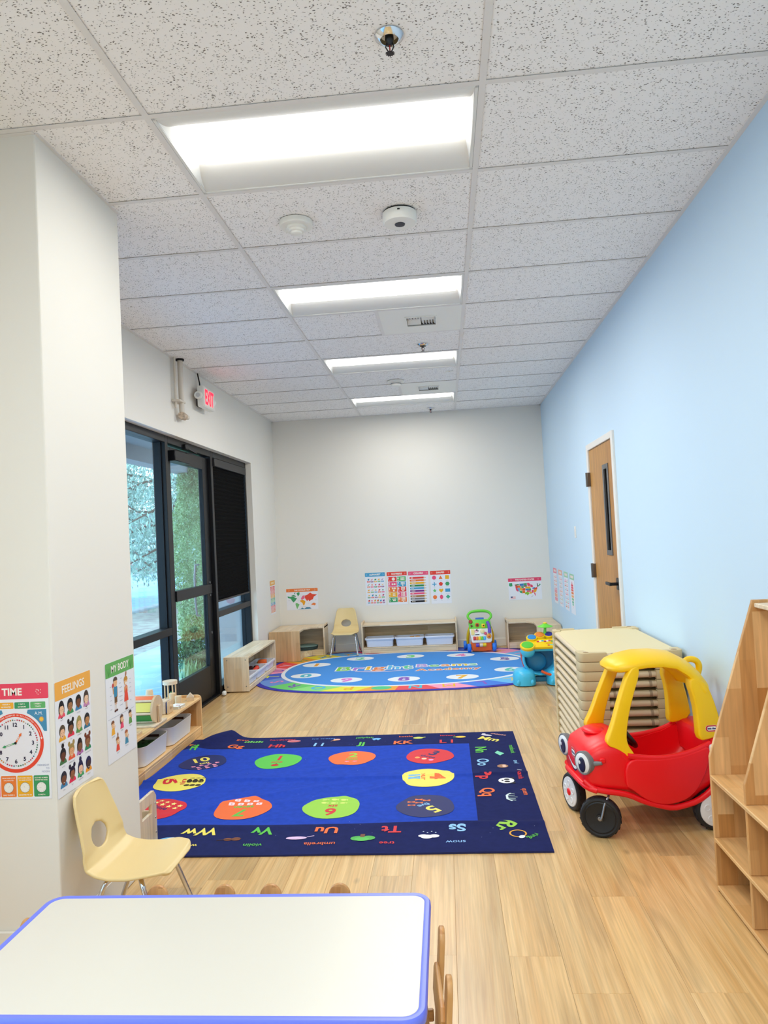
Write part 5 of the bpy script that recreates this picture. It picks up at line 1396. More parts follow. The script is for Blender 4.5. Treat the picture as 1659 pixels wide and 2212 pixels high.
part('bottom_disc', MB().cyl((0, 0, 0), (0, 0, .018), .052, n=28), M_bw, t); part('top_disc', MB().cyl((0, 0, .125), (0, 0, .15), .055, n=28), M_bwp, t)
for k in range(8): part('bar', MB().cyl((.043 * math.cos(k * PI / 4), .043 * math.sin(k * PI / 4), .018), (.043 * math.cos(k * PI / 4), .043 * math.sin(k * PI / 4), .125), .0055, n=8), M_bw, t)
for c_, x, y, z in (('#e8c52c', .005, -.022, .032), ('#2f7a3c', .012, -.006, .055), ('#3a4aa0', .026, .012, .032)): part('ball', MB().ell((x, y, z), .014, .014, .014, 12, 8), mat('ball_' + c_[1:], c_, .35), t)
for nm_, x, y, h, r in (('taller wooden cylinder block on the low shelf, behind the shorter one', -2.10, 5.245, .078, .024), ('shorter wooden cylinder block on the low shelf', -2.045, 5.215, .062, .025)):
    thing('cylinder_block', nm_, 'toy block', (x, y, TB), 0, 'wooden cylinder blocks', MB().lathe([(r - .002, 0), (r, .002), (r, h - .002), (r - .002, h)], 24), M_bw)
t = thing('house_block', 'small wooden house block with a pale roof at the far end of the low shelf', 'toy block', (-1.995, 5.33, TB), R(20))
part('walls', MB().box(-.026, .026, -.022, .022, 0, .026, r=.001), M_bw, t); part('roof', MB().prism([(-.028, .0265), (.028, .0265), (0, .058)], -.022, .022, 'y'), M_bwp, t)
t = thing('board_book', 'small white board book with ring binding lying on the low shelf', 'book', (-2.01, 5.105, TB), R(-8))
part('pages', MB().box(-.045, .035, -.05, .05, .003, .016), mat('pages', '#d8cfb8', .8), t); part('cover', MB().box(-.047, .037, -.052, .052, .016, .0185, r=.001), M_white, t); part('cover', MB().box(-.047, .037, -.052, .052, 0, .003, r=.001), M_white, t)
part('binding_ring', MB().tube([(.032 + .008 * math.cos(a), -.03, .010 + .012 * math.sin(a)) for a in [2 * PI * k / 12 for k in range(12)]], .0015, 6, closed=True), M_steel, t)
pr = Print(); pr.ell(0, 0, .012, .012, '#d88a90'); pr.ell(.014, .012, .008, .008, '#e0a8a0'); pr.build('print', lambda u, v, d: (u, v, .0185 + d), t)
t = thing('wooden_tray', 'shallow wooden tray at the near end of the low shelf', 'tray', (-2.08, 4.345, TB))
part('floor_board', MB().box(-.10, .10, -.085, .085, 0, .005), M_bw, t)
for b in ((-.10, .10, -.085, -.077), (-.10, .10, .077, .085), (-.10, -.092, -.077, .077), (.092, .10, -.077, .077)): part('edge', MB().box(*b, .005, .018, r=.002), M_bw, t)

# wooden chair with a handle slot behind the column
t = thing('cube_chair', 'small wooden chair with a handle slot, half hidden behind the column', 'chair', (-1.60, 3.333, .0145))
bk = MB()
outer = [(-.11, 0), (.11, 0), (.11, .225), (.09, .262), (-.09, .262), (-.11, .225)]
bk.box(-.008, .008, -.11, .11, 0, .165).box(-.008, .008, -.11, -.055, .165, .21).box(-.008, .008, .055, .11, .165, .21)
bk.prism([(-.11, .21), (.11, .21), (.11, .232), (.085, .262), (-.085, .262), (-.11, .232)], -.008, .008, 'x')
bk2 = MB(); bk2.V = [(v[0] + .11, v[1], v[2]) for v in bk.V]; bk2.F = bk.F; bk2.I = bk.I
pb = part('back_panel', bk2, W_palez, t, smooth=False)
for y in (-.095, .095):
    for z in (.06, .13, .20): part('screw', MB().lathe([(.005, 0), (.004, .002), (.001, .0024)], 8, M=Matrix.Translation((.118, y, z)) @ Matrix.Rotation(R(90), 4, 'Y')), M_steel, t)
box_part('side_panel', t, W_palex, -.10, .10, -.108, -.094, 0, .16); box_part('side_panel', t, W_palex, -.10, .10, .094, .108, 0, .16); box_part('seat', t, W_palex, -.10, .10, -.094, .094, .11, .124)

# white bench shelf under the right window
t = thing('bench_shelf', 'low pale wooden shelf with toy trays under the window with the black shade', 'shelf', (-1.985, 6.905, .0084))
BD = .245; BL = 1.13; BH = .338
box_part('top_board', t, W_paley, -BD, 0, .018, BL - .018, BH - .02, BH); box_part('bottom_board', t, W_paley, -BD, -.006, .018, BL - .018, .030, .045)
box_part('toe_board', t, W_paley, -.024, -.006, .018, BL - .018, 0, .0295); box_part('back_panel', t, W_paley, -BD - .008, -BD, 0, BL, .03, BH)
sp = box_part('side_panel', t, W_palez, -BD, 0, 0, .018, 0, BH); box_part('side_panel', t, W_palez, -BD, 0, BL - .018, BL, 0, BH)
for x in (-BD + .03, -.03):
    for z in (.05, BH - .03): part('screw', MB().lathe([(.006, 0), (.005, .002), (.001, .0025)], 8, M=Matrix.Translation((x, 0, z)) @ Matrix.Rotation(R(90), 4, 'X')), M_steel, t)
M_tray = mat('tray_white', '#e6e9f4', .35)
def make_tray(hx, hy, h=.095):
    t = thing('toy_tray', '', 'tray')
    part('body', open_box([(hx - .03, hy - .03, .03, 0), (hx - .022, hy - .022, .03, .006), (hx - .014, hy - .014, .03, h - .02), (hx - .001, hy - .001, .03, h - .02), (hx, hy, .03, h - .004), (hx - .003, hy - .003, .03, h), (hx - .016, hy - .016, .028, h), (hx - .024, hy - .024, .028, .012), (hx - .034, hy - .034, .02, .008)]), M_tray, t)
    return t
bt = make_tray(.115, .178, .092); bt['group'] = 'white trays in the bench shelf'; bt['label'] = 'white toy tray nearest the door in the bench shelf'
bt.location = (-2.10, 7.105, .0545)
dup(bt, (-2.10, 7.47, .0545), None, 'white toy tray in the middle of the bench shelf, with red and black toys')
dup(bt, (-2.10, 7.835, .0545), None, 'white toy tray at the far end of the bench shelf, with an orange block')
t = thing('toy_block', 'orange cube block sticking out of the far tray of the bench shelf', 'toy block', (-2.07, 7.75, .067))
part('block', MB().box(-.04, .04, -.045, .045, 0, .105, r=.006, seg=2), mat('toy_orange', '#ec6420', .45), t); part('stud', MB().ell((.04, 0, .06), .006, .018, .018, 12, 8), mat('toy_orange_dark', '#c84e14', .45), t)
t = thing('toy_block', 'olive yellow block lying in the far tray of the bench shelf', 'toy block', (-2.12, 7.885, .067))
part('block', MB().box(-.04, .04, -.05, .05, 0, .07, r=.006), mat('olive', '#b0a83c', .5), t); part('stud', MB().lathe([(.018, .07), (.018, .078), (.001, .079)], 12), MATS['olive'], t)
t = thing('toy_tool', 'red toy hand drill with black grip lying in the middle tray', 'toy', (-2.08, 7.46, .112))
part('barrel', MB().tube([(.02, -.12, -.0), (.02, -.06, .012), (.02, .03, .02)], [.022, .024, .026], 12), mat('toy_red', '#e8402c', .4), t); part('grip', MB().tube([(.02, .03, .018), (.01, .08, .022), (-.02, .10, .012)], [.022, .02, .022], 10, sub=1), M_dark, t); part('tip', MB().cyl((.02, -.12, 0), (.02, -.145, 0), .018, .008, 10), M_dark, t)
t = thing('toy_block', 'dark red block in the middle tray of the bench shelf', 'toy block', (-2.15, 7.56, .067))
part('block', MB().box(-.03, .03, -.035, .035, 0, .065, r=.006), mat('maroon', '#5c2026', .5), t); part('stud', MB().lathe([(.015, .065), (.015, .072), (.001, .073)], 12), MATS['maroon'], t)
t = thing('toy_block', 'flat red piece lying in the tray nearest the door', 'toy block', (-2.10, 7.10, .067))
part('block', MB().box(-.03, .03, -.06, .06, 0, .02, r=.005), MATS['toy_red'], t); part('stud', MB().lathe([(.015, .02), (.015, .026), (.001, .027)], 12), MATS['toy_red'], t)
t = thing('door_stop', 'small white door stop on the floor between the glass door and bench shelf', 'door stop', (-2.205, 6.80, 0))
part('wedge', MB().ell((0, 0, .022), .02, .028, .022, 14, 10, p=3), M_white, t)

# corner shelf, left
def corner_unit(label, mir, x_wall, x_end, y_end, arm, dep, H):
    """along the back wall to x_end and along the side wall to y_end; mir = +1 left corner, -1 right corner"""
    t = thing('corner_shelf', label, 'shelf', (x_wall, YB - .013, .0084))
    X = lambda a: mir * a
    L1 = abs(x_end - x_wall); L2 = YB - .013 - y_end
    pts = [(.015, -.0), (L1, 0), (L1, -dep), (arm + .07, -dep), (arm, -dep - .10), (arm, -L2), (.015, -L2)]
    if mir > 0: P2 = [(X(a), b) for a, b in reversed(pts)]
    else: P2 = [(X(a), b) for a, b in pts]
    part('top_board', MB().prism(P2, H - .02, H, 'z', r=.002), W_paley if mir > 0 else W_palex, t, smooth=False)
    inn = [(.02, -.01), (L1 - .018, -.01), (L1 - .018, -dep + .008), (arm + .065, -dep + .008), (arm - .006, -dep - .102), (arm - .006, -L2 + .018), (.02, -L2 + .018)]
    part('bottom_board', MB().prism([(X(a), b) for a, b in inn], .058, .074, 'z'), W_palex, t, smooth=False)
    b = sorted((X(L1), X(L1 - .018))); box_part('end_panel', t, W_palez, b[0], b[1], -dep - .003, 0, 0, H + .022)
    b = sorted((X(.015), X(arm + .003))); box_part('end_panel', t, W_lightz if mir > 0 else W_palez, b[0], b[1], -L2 - .003, -L2 + .016, 0, H + .004)
    b = sorted((X(.016), X(L1 - .018))); box_part('back_panel', t, W_palex, b[0], b[1], -.008, 0, .03, H - .02)
    b = sorted((X(.008), X(.016))); box_part('back_panel', t, W_paley, b[0], b[1], -L2, 0, .03, H - .02)
    b = sorted((X(arm + .07), X(L1 - .018))); box_part('toe_board', t, W_palex, b[0], b[1], -dep + .008, -dep + .022, 0, .0575)
    b = sorted((X(arm - .02), X(arm - .006))); box_part('toe_board', t, W_paley, b[0], b[1], -L2 + .018, -dep - .10, 0, .0575)
    q0, q1 = (arm - .014, -dep - .10), (arm + .07, -dep + .014)
    pq = [(q0[0], q0[1]), (q1[0], q1[1]), (q1[0] - .008, q1[1] + .010), (q0[0] - .008, q0[1] + .010)]
    part('toe_board', MB().prism([(X(a_), b_) for a_, b_ in pq], 0, .0575, 'z'), W_palex, t, smooth=False)
    return t
corner_unit('pale wooden corner shelf left of the back wall, holding round mats', 1, XL, -1.565, 8.50, .385, .28, .36)
corner_unit('pale wooden corner shelf in the right back corner beside the blue wall', -1, XR, .70, 8.45, .29, .28, .325)
M_mat = mat('mat_grey', '#6d8288', .9, bump=.3, bscale=300)
for k in range(4):
    t = thing('round_mat', ['round grey floor mat at the bottom of the stack in the corner shelf', 'round grey floor mat second from the bottom in the corner shelf', 'round grey floor mat second from the top in the corner shelf', 'round grey floor mat on top of the stack in the corner shelf'][k], 'mat', (-1.835 + .004 * k, 8.99 - .006 * k, [.0828, .0953, .1078, .1203][k]), 0, 'round mats in the corner shelf')
    part('pad', MB().lathe([(.14, 0), (.152, .003), (.154, .006), (.152, .009), (.14, .012)], 32), [M_mat, mat('mat_green', '#7d9a92', .9, bump=.3, bscale=300)][k % 2], t)
    part('piping', MB().tube([(.153 * math.cos(a), .153 * math.sin(a), .006) for a in [2 * PI * q / 32 for q in range(32)]], .0025, 6, closed=True), mat('mat_dark', '#3f5258', .9), t)

# middle shelf with three trays
t = thing('tray_shelf', 'long pale wooden shelf with three white trays against the back wall', 'shelf', (-.505, YB - .016, .0084))
hx = .595; D = .265; H = .375
box_part('top_board', t, W_palex, -hx + .018, hx - .018, -D, -.0, H - .04, H - .02)
box_part('bottom_board', t, W_palex, -hx + .018, hx - .018, -D + .004, 0, .056, .072); box_part('toe_board', t, W_palex, -hx + .018, hx - .018, -D + .006, -D + .02, 0, .0555)
box_part('back_panel', t, W_lightx, -hx + .018, hx - .018, -.008, 0, .072, H - .04)
for sx in (-1, 1):
    b = sorted((sx * hx, sx * (hx - .018))); part('side_panel', MB().prism([(-D - .004, 0), (0, 0), (0, H + .01), (-D + .04, H + .01), (-D - .004, H - .01)], b[0], b[1], 'x', r=.002), W_palez, t, smooth=False)
tr = make_tray(.185, .115, .115); tr['group'] = 'white trays in the middle shelf'; tr['label'] = 'white toy tray at the left end of the middle shelf'; tr.location = (-.88, 9.01, .0795)
dup(tr, (-.505, 9.01, .0795), None, 'white toy tray in the centre of the middle shelf, with amber toys')
dup(tr, (-.13, 9.015, .0795), None, 'white toy tray at the right end of the middle shelf')
M_amb = mat('amber', '#d8921e', .3)
for k, (x, y, lab) in enumerate(((-.475, 8.985, 'amber bumpy toy in the centre tray, left one'), (-.405, 8.985, 'amber bumpy toy in the centre tray, right one'))):
    t = thing('bumpy_toy', lab, 'toy', (x, y, .0885), 0, 'amber toys in the centre tray')
    part('body', MB().box(-.03, .03, -.03, .03, 0, .105, r=.012, seg=2), M_amb, t)
    for q in range(4): part('bump', MB().ell((-.014 + .028 * (q % 2), -.03, .06 + .028 * (q // 2)), .011, .008, .011, 10, 6), mat('amber_light', '#eebc3c', .3), t)

# ------------------------------------------------------------------ stack of cots
M_cot = mat('cot_corner', '#d3bf93', .5, bump=.05, bscale=500); M_cotr = mat('cot_rail', '#dcc8a6', .45); M_sheet = mat('cot_sheet', '#e3d3a6', .6, bump=.06, bscale=900); M_band = mat('cot_band', '#a89478', .5)
CX0, CX1, CY0, CY1 = .712, 1.285, 4.10, 5.13
def make_cot():
    t = thing('stacking_cot', '', 'cot', group='stack of beige cots')
    hx, hy = (CX1 - CX0) / 2, (CY1 - CY0) / 2; ch_ = .0515
    for sx in (-1, 1):
        for sy in (-1, 1):
            wx, wy, rad = .155, .105, .035
            p = [(hx, hy - wy), (hx, hy - rad)] + [(hx - rad + rad * math.cos(R(a)), hy - rad + rad * math.sin(R(a))) for a in (15, 30, 45, 60, 75)] + [(hx - rad, hy), (hx - wx, hy), (hx - wx, hy - .035), (hx - .06, hy - .045), (hx - .045, hy - wy)]
            p = [(sx * a, sy * b) for a, b in p]
            o = part('corner_block', MB().prism(p, 0, ch_, 'z', r=.004, seg=2), M_cot, t)
            part('socket', MB().lathe([(.016, ch_ - .002), (.016, ch_ + .0006), (.001, ch_ + .0004)], 14, M=Matrix.Translation((sx * (hx - .045), sy * (hy - .028), 0))), mat('cot_hole', '#9a7c52', .7), o)
    for sx in (-1, 1):
        part('side_rail', MB().cyl((sx * (hx - .020), -hy + .10, .026), (sx * (hx - .020), hy - .10, .026), .0165, n=14), M_cotr, t)
    for sy in (-1, 1):
        part('end_rail', MB().cyl((-hx + .15, sy * (hy - .020), .026), (hx - .15, sy * (hy - .020), .026), .0165, n=14), M_cotr, t)
        for sx in (-1, 1): part('clip_band', MB().cyl((sx * (hx - .195), sy * (hy - .020), .026), (sx * (hx - .180), sy * (hy - .020), .026), .0185, n=14), M_band, t)
    part('sheet', MB().prism([(hx - .155, hy - .02), (-hx + .155, hy - .02), (-hx + .05, hy - .05), (-hx + .02, hy - .105), (-hx + .02, -hy + .105), (-hx + .05, -hy + .05), (-hx + .155, -hy + .02), (hx - .155, -hy + .02), (hx - .05, -hy + .05), (hx - .02, -hy + .105), (hx - .02, hy - .105), (hx - .05, hy - .05)], .0415, .0435, 'z'), M_sheet, t, smooth=False)
    return t
ORD = ['bottom', 'second from the bottom', 'third from the bottom', 'fourth from the bottom', 'fifth from the bottom', 'sixth from the bottom', 'middle, seventh from the top', 'sixth from the top', 'fifth from the top', 'fourth from the top', 'third from the top', 'second from the top', 'topmost with its sheet showing']
cot = None
for k in range(13):
    loc = ((CX0 + CX1) / 2, (CY0 + CY1) / 2, .055 + .0535 * k); lab = 'beige stacking cot behind the toy car, ' + ORD[k] + ' of the stack'
    if cot is None:
        cot = make_cot(); cot.location = loc; cot['label'] = lab
        for sx in (-1, 1):
            for sy in (-1, 1): part('foot', MB().lathe([(.022, -.055), (.026, -.05), (.028, 0)], 16, M=Matrix.Translation((sx * .24, sy * .475, 0))), M_cot, cot)
    else:
        c2 = dup(cot, loc, None, lab)
        for o in list(c2.children):
            if o.name.startswith('foot'): bpy.data.objects.remove(o)

# ------------------------------------------------------------------ tall display shelf, right
t = thing('display_shelf', 'tall wooden display shelf with slanted dividers at the right edge', 'shelf', (XR - .004, 2.96, 0))
DX = .302       # depth
bays = [0, -.32, -.64, -.96]
prof = [(0, 0), (-DX, 0), (-DX, .525), (-.10, 1.135), (0, 1.135)]
def disp_panel(y, full):
    p = prof if full else [(0, .455), (-DX + .004, .455), (-DX + .004, .525), (-.10, 1.135), (0, 1.135)]
    part('side_panel' if full else 'divider', MB().prism(p, y - .016, y, 'y', r=.003), W_warmz, t, smooth=False)
disp_panel(0, True); disp_panel(bays[3], True)
for b in bays[1:3]:
    disp_panel(b, False)
    box_part('upright', t, W_warmz, -DX + .004, -.01, b - .016, b, .211, .439); box_part('upright', t, W_warmz, -DX + .004, -.01, b - .016, b, .0265, .195)
ym = bays[3]
box_part('counter_board', t, W_warmy, -DX - .004, -.008, ym + .0, -.016, .439, .455); box_part('middle_board', t, W_warmy, -DX - .002, -.008, ym, -.016, .195, .211); box_part('bottom_board', t, W_warmy, -DX - .002, -.008, ym, -.016, .010, .0265)
box_part('back_panel', t, W_warmz, -.008, 0, ym, -.016, .01, 1.12)
for k in range(3): part('display_back', MB().prism([(-.03, .455), (-.022, .455), (-.008, 1.12), (-.016, 1.12)], bays[k + 1], bays[k] - .016, 'y'), W_warmz, t, smooth=False)
box_part('top_board', t, W_palex, -.095, -.001, ym, -.016, 1.105, 1.123)

# ------------------------------------------------------------------ toddler walker
M_lime = mat('lime', '#6fd83c', .35); M_or = mat('orange_plastic', '#f4641c', .35); M_wb = mat('wheel_blue', '#1f78e8', .35); M_ye = mat('yellow_plastic', '#f6cf12', .35); M_pu = mat('purple_plastic', '#6a50c0', .35); M_rp = mat('red_plastic', '#d02a30', .35)
t = thing('toddler_walker', 'push along baby walker with green handle, white activity panel and blue wheels', 'toy', (.37, 8.745, .0084))
Mt = Matrix.Translation((0, 0, .10)) @ Matrix.Rotation(R(-17), 4, 'X')
part('base', MB().prism([(-.115, .03), (-.10, .015), (0, .008), (.115, .015), (.13, .03), (.125, .11), (.10, .125), (-.10, .125), (-.12, .11)], -.035, .10, 'y', r=.012, seg=2), M_or, t)
pnl = part('panel', MB().prism([(-.10, .0), (.11, .0), (.13, .02), (.138, .08), (.132, .17), (-.132, .17), (-.128, .12), (-.118, .06), (-.112, .015)], -.055, .0, 'y', r=.010, seg=2, M=Mt), M_white, t)
part('upper_panel', MB().prism([(-.132, .15), (.132, .15), (.135, .18), (.125, .27), (.09, .285), (-.10, .285), (-.13, .275), (-.138, .25)], -.045, .005, 'y', r=.010, seg=2, M=Mt), M_lime, t)
part('handle', MB().tube([(-.10, -.015, .275), (-.145, -.012, .315), (-.135, .0, .365), (-.08, .0, .395), (.08, .0, .395), (.135, .0, .365), (.145, -.012, .315), (.10, -.015, .275)], [.014, .0155, .0155, .018, .018, .0155, .0155, .014], 12, sub=2, M=Mt), M_lime, t)
for x, y in ((-.145, -.02), (.155, -.02), (-.185, .22), (.175, .22)):
    w_ = part('wheel', MB().lathe([(.012, -.022), (.042, -.022), (.05, -.014), (.052, 0), (.05, .014), (.042, .022), (.012, .022)], 24, M=Matrix.Translation((x, y, .052)) @ Matrix.Rotation(R(90), 4, 'Y')), M_wb, t)
for sx in (-1, 1): part('rear_leg', MB().tube([(sx * .12, .06, .30), (sx * .15, .12, .20), (sx * .155, .20, .06)], [.014, .02, .018], 10, sub=2), M_ye, t)
part('rear_axle', MB().cyl((-.18, .22, .052), (.17, .22, .052), .012, n=10), M_ye, t)
def on(x, z, d=-.056): return Mt @ Matrix.Translation((x, d, z)) @ Matrix.Rotation(R(90), 4, 'X')
for k, c_ in enumerate(('#d0243a', '#f08030', '#f6d820', '#6cd040', '#38b0e8')): part('piano_key', MB().box(-.0145, .0145, -.022, .022, 0, .008, r=.004, seg=2, M=on(-.078 + .0305 * k, .052)), mat('key_' + c_[1:], c_, .3), t)
def knob(x, z, r, m_, d=-.056, h=.01): part('knob', MB().lathe([(r, 0), (r, h * .6), (r * .8, h), (.001, h)], 20, M=on(x, z, d)), m_, t)
knob(.098, .075, .03, mat('knob_or', '#f09a30', .35)); knob(.058, .108, .018, mat('knob_pk', '#d84a68', .35)); knob(.022, .135, .027, mat('knob_cr', '#f3e6a8', .4)); knob(.098, .068, .009, M_rp, -.068)
knob(-.112, .258, .024, mat('brick_red', '#a83a20', .5), -.046); knob(-.035, .215, .024, M_or, -.046, .016); knob(-.035, .213, .014, mat('brown_toy', '#5c2a18', .5), -.064); part('knob', MB().lathe([(.02, 0), (.02, .006), (.001, .007)], 3, M=on(-.105, .205, -.046)), mat('brown_toy', '#5c2a18', .5), t)
part('square_knob', MB().box(-.022, .022, -.024, .024, 0, .016, r=.006, seg=2, M=on(.038, .203, -.046)), M_ye, t); knob(.04, .203, .009, MATS['brown_toy'], -.064)
part('handset', MB().tube([(.088, -.052, .25), (.104, -.066, .21), (.108, -.072, .15), (.105, -.066, .115)], [.018, .020, .019, .021], 12, sub=2, M=Mt), M_pu, t)
part('roller_page', MB().lathe([(.03, -.05), (.032, 0), (.03, .05)], 20, M=Mt @ Matrix.Translation((-.0, -.01, .28)) @ Matrix.Rotation(R(90), 4, 'Y')), mat('page_blue', '#2a68c0', .4), t)
part('door', MB().box(-.02, .02, -.034, .034, 0, .006, r=.004, M=on(-.093, .128)), mat('door_cream', '#f0dc8a', .4), t)
pr = Print()
pr.ell(-.052, .138, .022, .018, '#f4b8c0', 1); pr.ell(-.046, .152, .012, .008, '#2a2426', 2); pr.ell(-.03, .142, .008, .006, '#2a2426', 2); pr.ell(-.056, .126, .014, .008, '#f7d0d4', 3); pr.rect(-.066, .092, .05, .010, '#22243c', 1); pr.poly([(-.05, .162), (-.04, .175), (-.03, .162)], '#f09060', 2)
pr.build('print', lambda u, v, d: Mt @ Vector((u, -.0552 - d, v)), t)
for x, c_ in ((-.045, M_pu), (.0, mat('cream_toy', '#f4d8b8', .4)), (.04, M_ye)): part('roller', MB().cyl((x - .019, -.036, .085), (x + .019, -.036, .085), .022, n=16), c_, t)

# ------------------------------------------------------------------ toy drum table
M_aq = mat('aqua', '#45c4f0', .3); M_teal = mat('aqua_deep', '#2f86b0', .4)
t = thing('musical_drum_toy', 'blue and yellow musical drum toy with coloured pads on the oval rug', 'toy', (.83, 6.87, .0084))
for sx in (-1, 1):
    ft = MB()
    def fo(u, v, sx=sx):
        a = 2 * PI * u; r = (1 - v ** 4 * .97); c, s_ = math.cos(a), math.sin(a); q = 2 / 2.6
        return (sx * .155 + .105 * r * math.copysign(abs(c) ** q, c), .0 + .13 * r * math.copysign(abs(s_) ** q, s_) - .01, .145 * math.sin(v * PI / 2))
    ft.grid(24, 9, fo, wrap=True); part('foot', ft, M_aq, t)
    for sy in (-.07, .07): part('foot_button', MB().ell((sx * .155 + sy * .9, -.125, .03), .018, .014, .026, 12, 8), M_aq, t)
part('foot_bar', MB().box(-.12, .12, -.02, .06, .01, .06, r=.015, seg=2), M_teal, t)
arch = MB()
def cup(u, v):
    a = R(-200 + 220 * u) ; 
    k = [(1.0, .13), (1.0, -.06), (.93, -.085), (.86, -.07), (.86, .10)][min(int(v * 4 + .001), 4)]
    return (.165 * k[0] * math.cos(a), k[1] * .9, .235 + .16 * k[0] * math.sin(a))
arch.grid(33, 5, cup); part('arch_shell', arch, [M_aq], t)
part('arch_back', MB().cyl((0, .085, .235), (0, .10, .235), .15, n=32), M_teal, t)
part('inner_drum', MB().ell((-.03, .05, .19), .10, .05, .09, 20, 12), M_teal, t)
part('slider', MB().tube([(.0, -.085, .125), (.06, -.105, .095), (.11, -.10, .09)], .012, 10, sub=2), mat('slider_or', '#e85a24', .35), t)
part('side_stripe', MB().tube([(-.166, -.01, .34), (-.172, -.01, .24), (-.15, -.01, .16)], .008, 8, sub=2), mat('slider_red', '#d85a50', .4), t)
Mk = Matrix.Translation((.03, -.03, .375)) @ Matrix.Rotation(R(24), 4, 'X')
tp = MB(); tp.prism(rr_pts(-.13, .24, -.085, .06, (.04,) * 4), -.015, .012, 'z', r=.008, seg=2, M=Mk)
part('top_board', tp, M_ye, t)
part('top_underside', MB().prism(rr_pts(-.12, .23, -.075, .05, (.04,) * 4), -.045, -.016, 'z', r=.01, M=Mk), M_aq, t)
for x, y, r, c_, hgt in ((-.145, -.055, .068, '#5cc83c', .035), (-.09, .065, .05, '#2f8ad0', .045), (-.01, .105, .05, '#f08a3c', .045), (.075, .115, .046, '#4a3ca8', .04), (.175, .05, .06, '#c02a34', .04)):
    pd = part('pad_rim', MB().lathe([(r * .86, -.02), (r * 1.02, -.005), (r * 1.05, hgt * .4), (r * .98, hgt * .6), (r * .84, hgt * .6)], 28, M=Mk @ Matrix.Translation((x, y, 0))), M_ye, t)
    part('pad', MB().lathe([(r * .84, hgt * .55), (r * .78, hgt * .72), (.001, hgt * .78)], 28, M=Mk @ Matrix.Translation((x, y, 0))), mat('pad_' + c_[1:], c_, .35), t)
part('pad_cup', MB().ell((-.115, -.075, .315), .068, .065, .062, 20, 12), M_aq, t)
pr = Print()
for k in range(8): pr.ell(-.04 + .022 * k, .008 + .006 * (k % 3), .013, .013, ['#c83048', '#e8f0f4', '#38b0c8', '#b02850', '#f0e0f0', '#d05878', '#4aa060', '#8a3a8a'][k], 1, 10)
pr.rect(.03, -.028, .07, .007, '#c05a18', 1); pr.rect(.05, -.06, .06, .014, '#58d0c0', 1); pr.ell(.05, -.058, .012, .010, '#d03030', 2, 10); pr.ell(.115, -.02, .012, .009, '#3a3a58', 1, 10)
pr.build('print', lambda u, v, d: Mk @ Vector((u, v, .0125 + d)), t)
part('stem', MB().tube([(.06, .06, .40), (.075, .085, .46), (.08, .09, .51)], [.018, .014, .012], 10, sub=1), M_lime, t)
part('cymbal', MB().lathe([(.001, .545), (.018, .543), (.03, .532), (.065, .520), (.073, .512), (.065, .508), (.03, .505), (.001, .503)], 28, M=Matrix.Translation((.08, .09, 0))), M_lime, t)
part('cymbal_cap', MB().ell((.08, .09, .545), .02, .02, .008, 14, 8), M_ye, t)

# ------------------------------------------------------------------ ride-on toy car
M_red = mat('car_red', '#f6101d', .36); M_yel = mat('car_yellow', '#ffcc06', .38); M_tyre = mat('tyre', '#1b1c1f', .6); M_hub = mat('hub_white', '#ecebec', .4)
car = thing('toy_car', 'red ride-on toy car with yellow roof and smiling face in front of the cots', 'toy car', (.578, 3.632, 0), R(7))
def chaik(p, n=2, closed=True):
    for _ in range(n):
        q = []; m_ = len(p)
        for i in range(m_ if closed else m_ - 1):
            a, b = p[i], p[(i + 1) % m_]
            q += [tuple(a[k] * .75 + b[k] * .25 for k in range(len(a))), tuple(a[k] * .25 + b[k] * .75 for k in range(len(a)))]
        p = q if closed else [p[0]] + q + [p[-1]]
    return p
def interp(tab, x):
    if x <= tab[0][0]: return tab[0][1:]
    for a, b in zip(tab, tab[1:]):
        if x <= b[0]:
            f = (x - a[0]) / (b[0] - a[0]); f = f * f * (3 - 2 * f) * .4 + f * .6
            return tuple(a[k] * (1 - f) + b[k] * f for k in range(1, len(a)))
    return tab[-1][1:]
sgp = lambda t, e: math.copysign(abs(t) ** e, t)
body = MB()
# closed bonnet
hood = [(0, .245, .372, .135), (.008, .225, .388, .155), (.03, .208, .408, .175), (.08, .195, .435, .186), (.14, .186, .452, .19), (.19, .178, .452, .192), (.215, .175, .44, .19)]
n = 36; vv = []; ff = []
for x, zb, zt, w_ in hood:
    for k in range(n):
        a = 2 * PI * k / n; e = 2 / 4.2
        vv.append((x, w_ * sgp(math.cos(a), e), (zb + zt) / 2 + (zt - zb) / 2 * sgp(math.sin(a), e)))
for j in range(len(hood) - 1):
    for k in range(n): ff.append((j * n + k, j * n + (k + 1) % n, (j + 1) * n + (k + 1) % n, (j + 1) * n + k))
ff += [tuple(range(n)), tuple(reversed(range((len(hood) - 1) * n, len(hood) * n)))]
body.add(vv, ff)
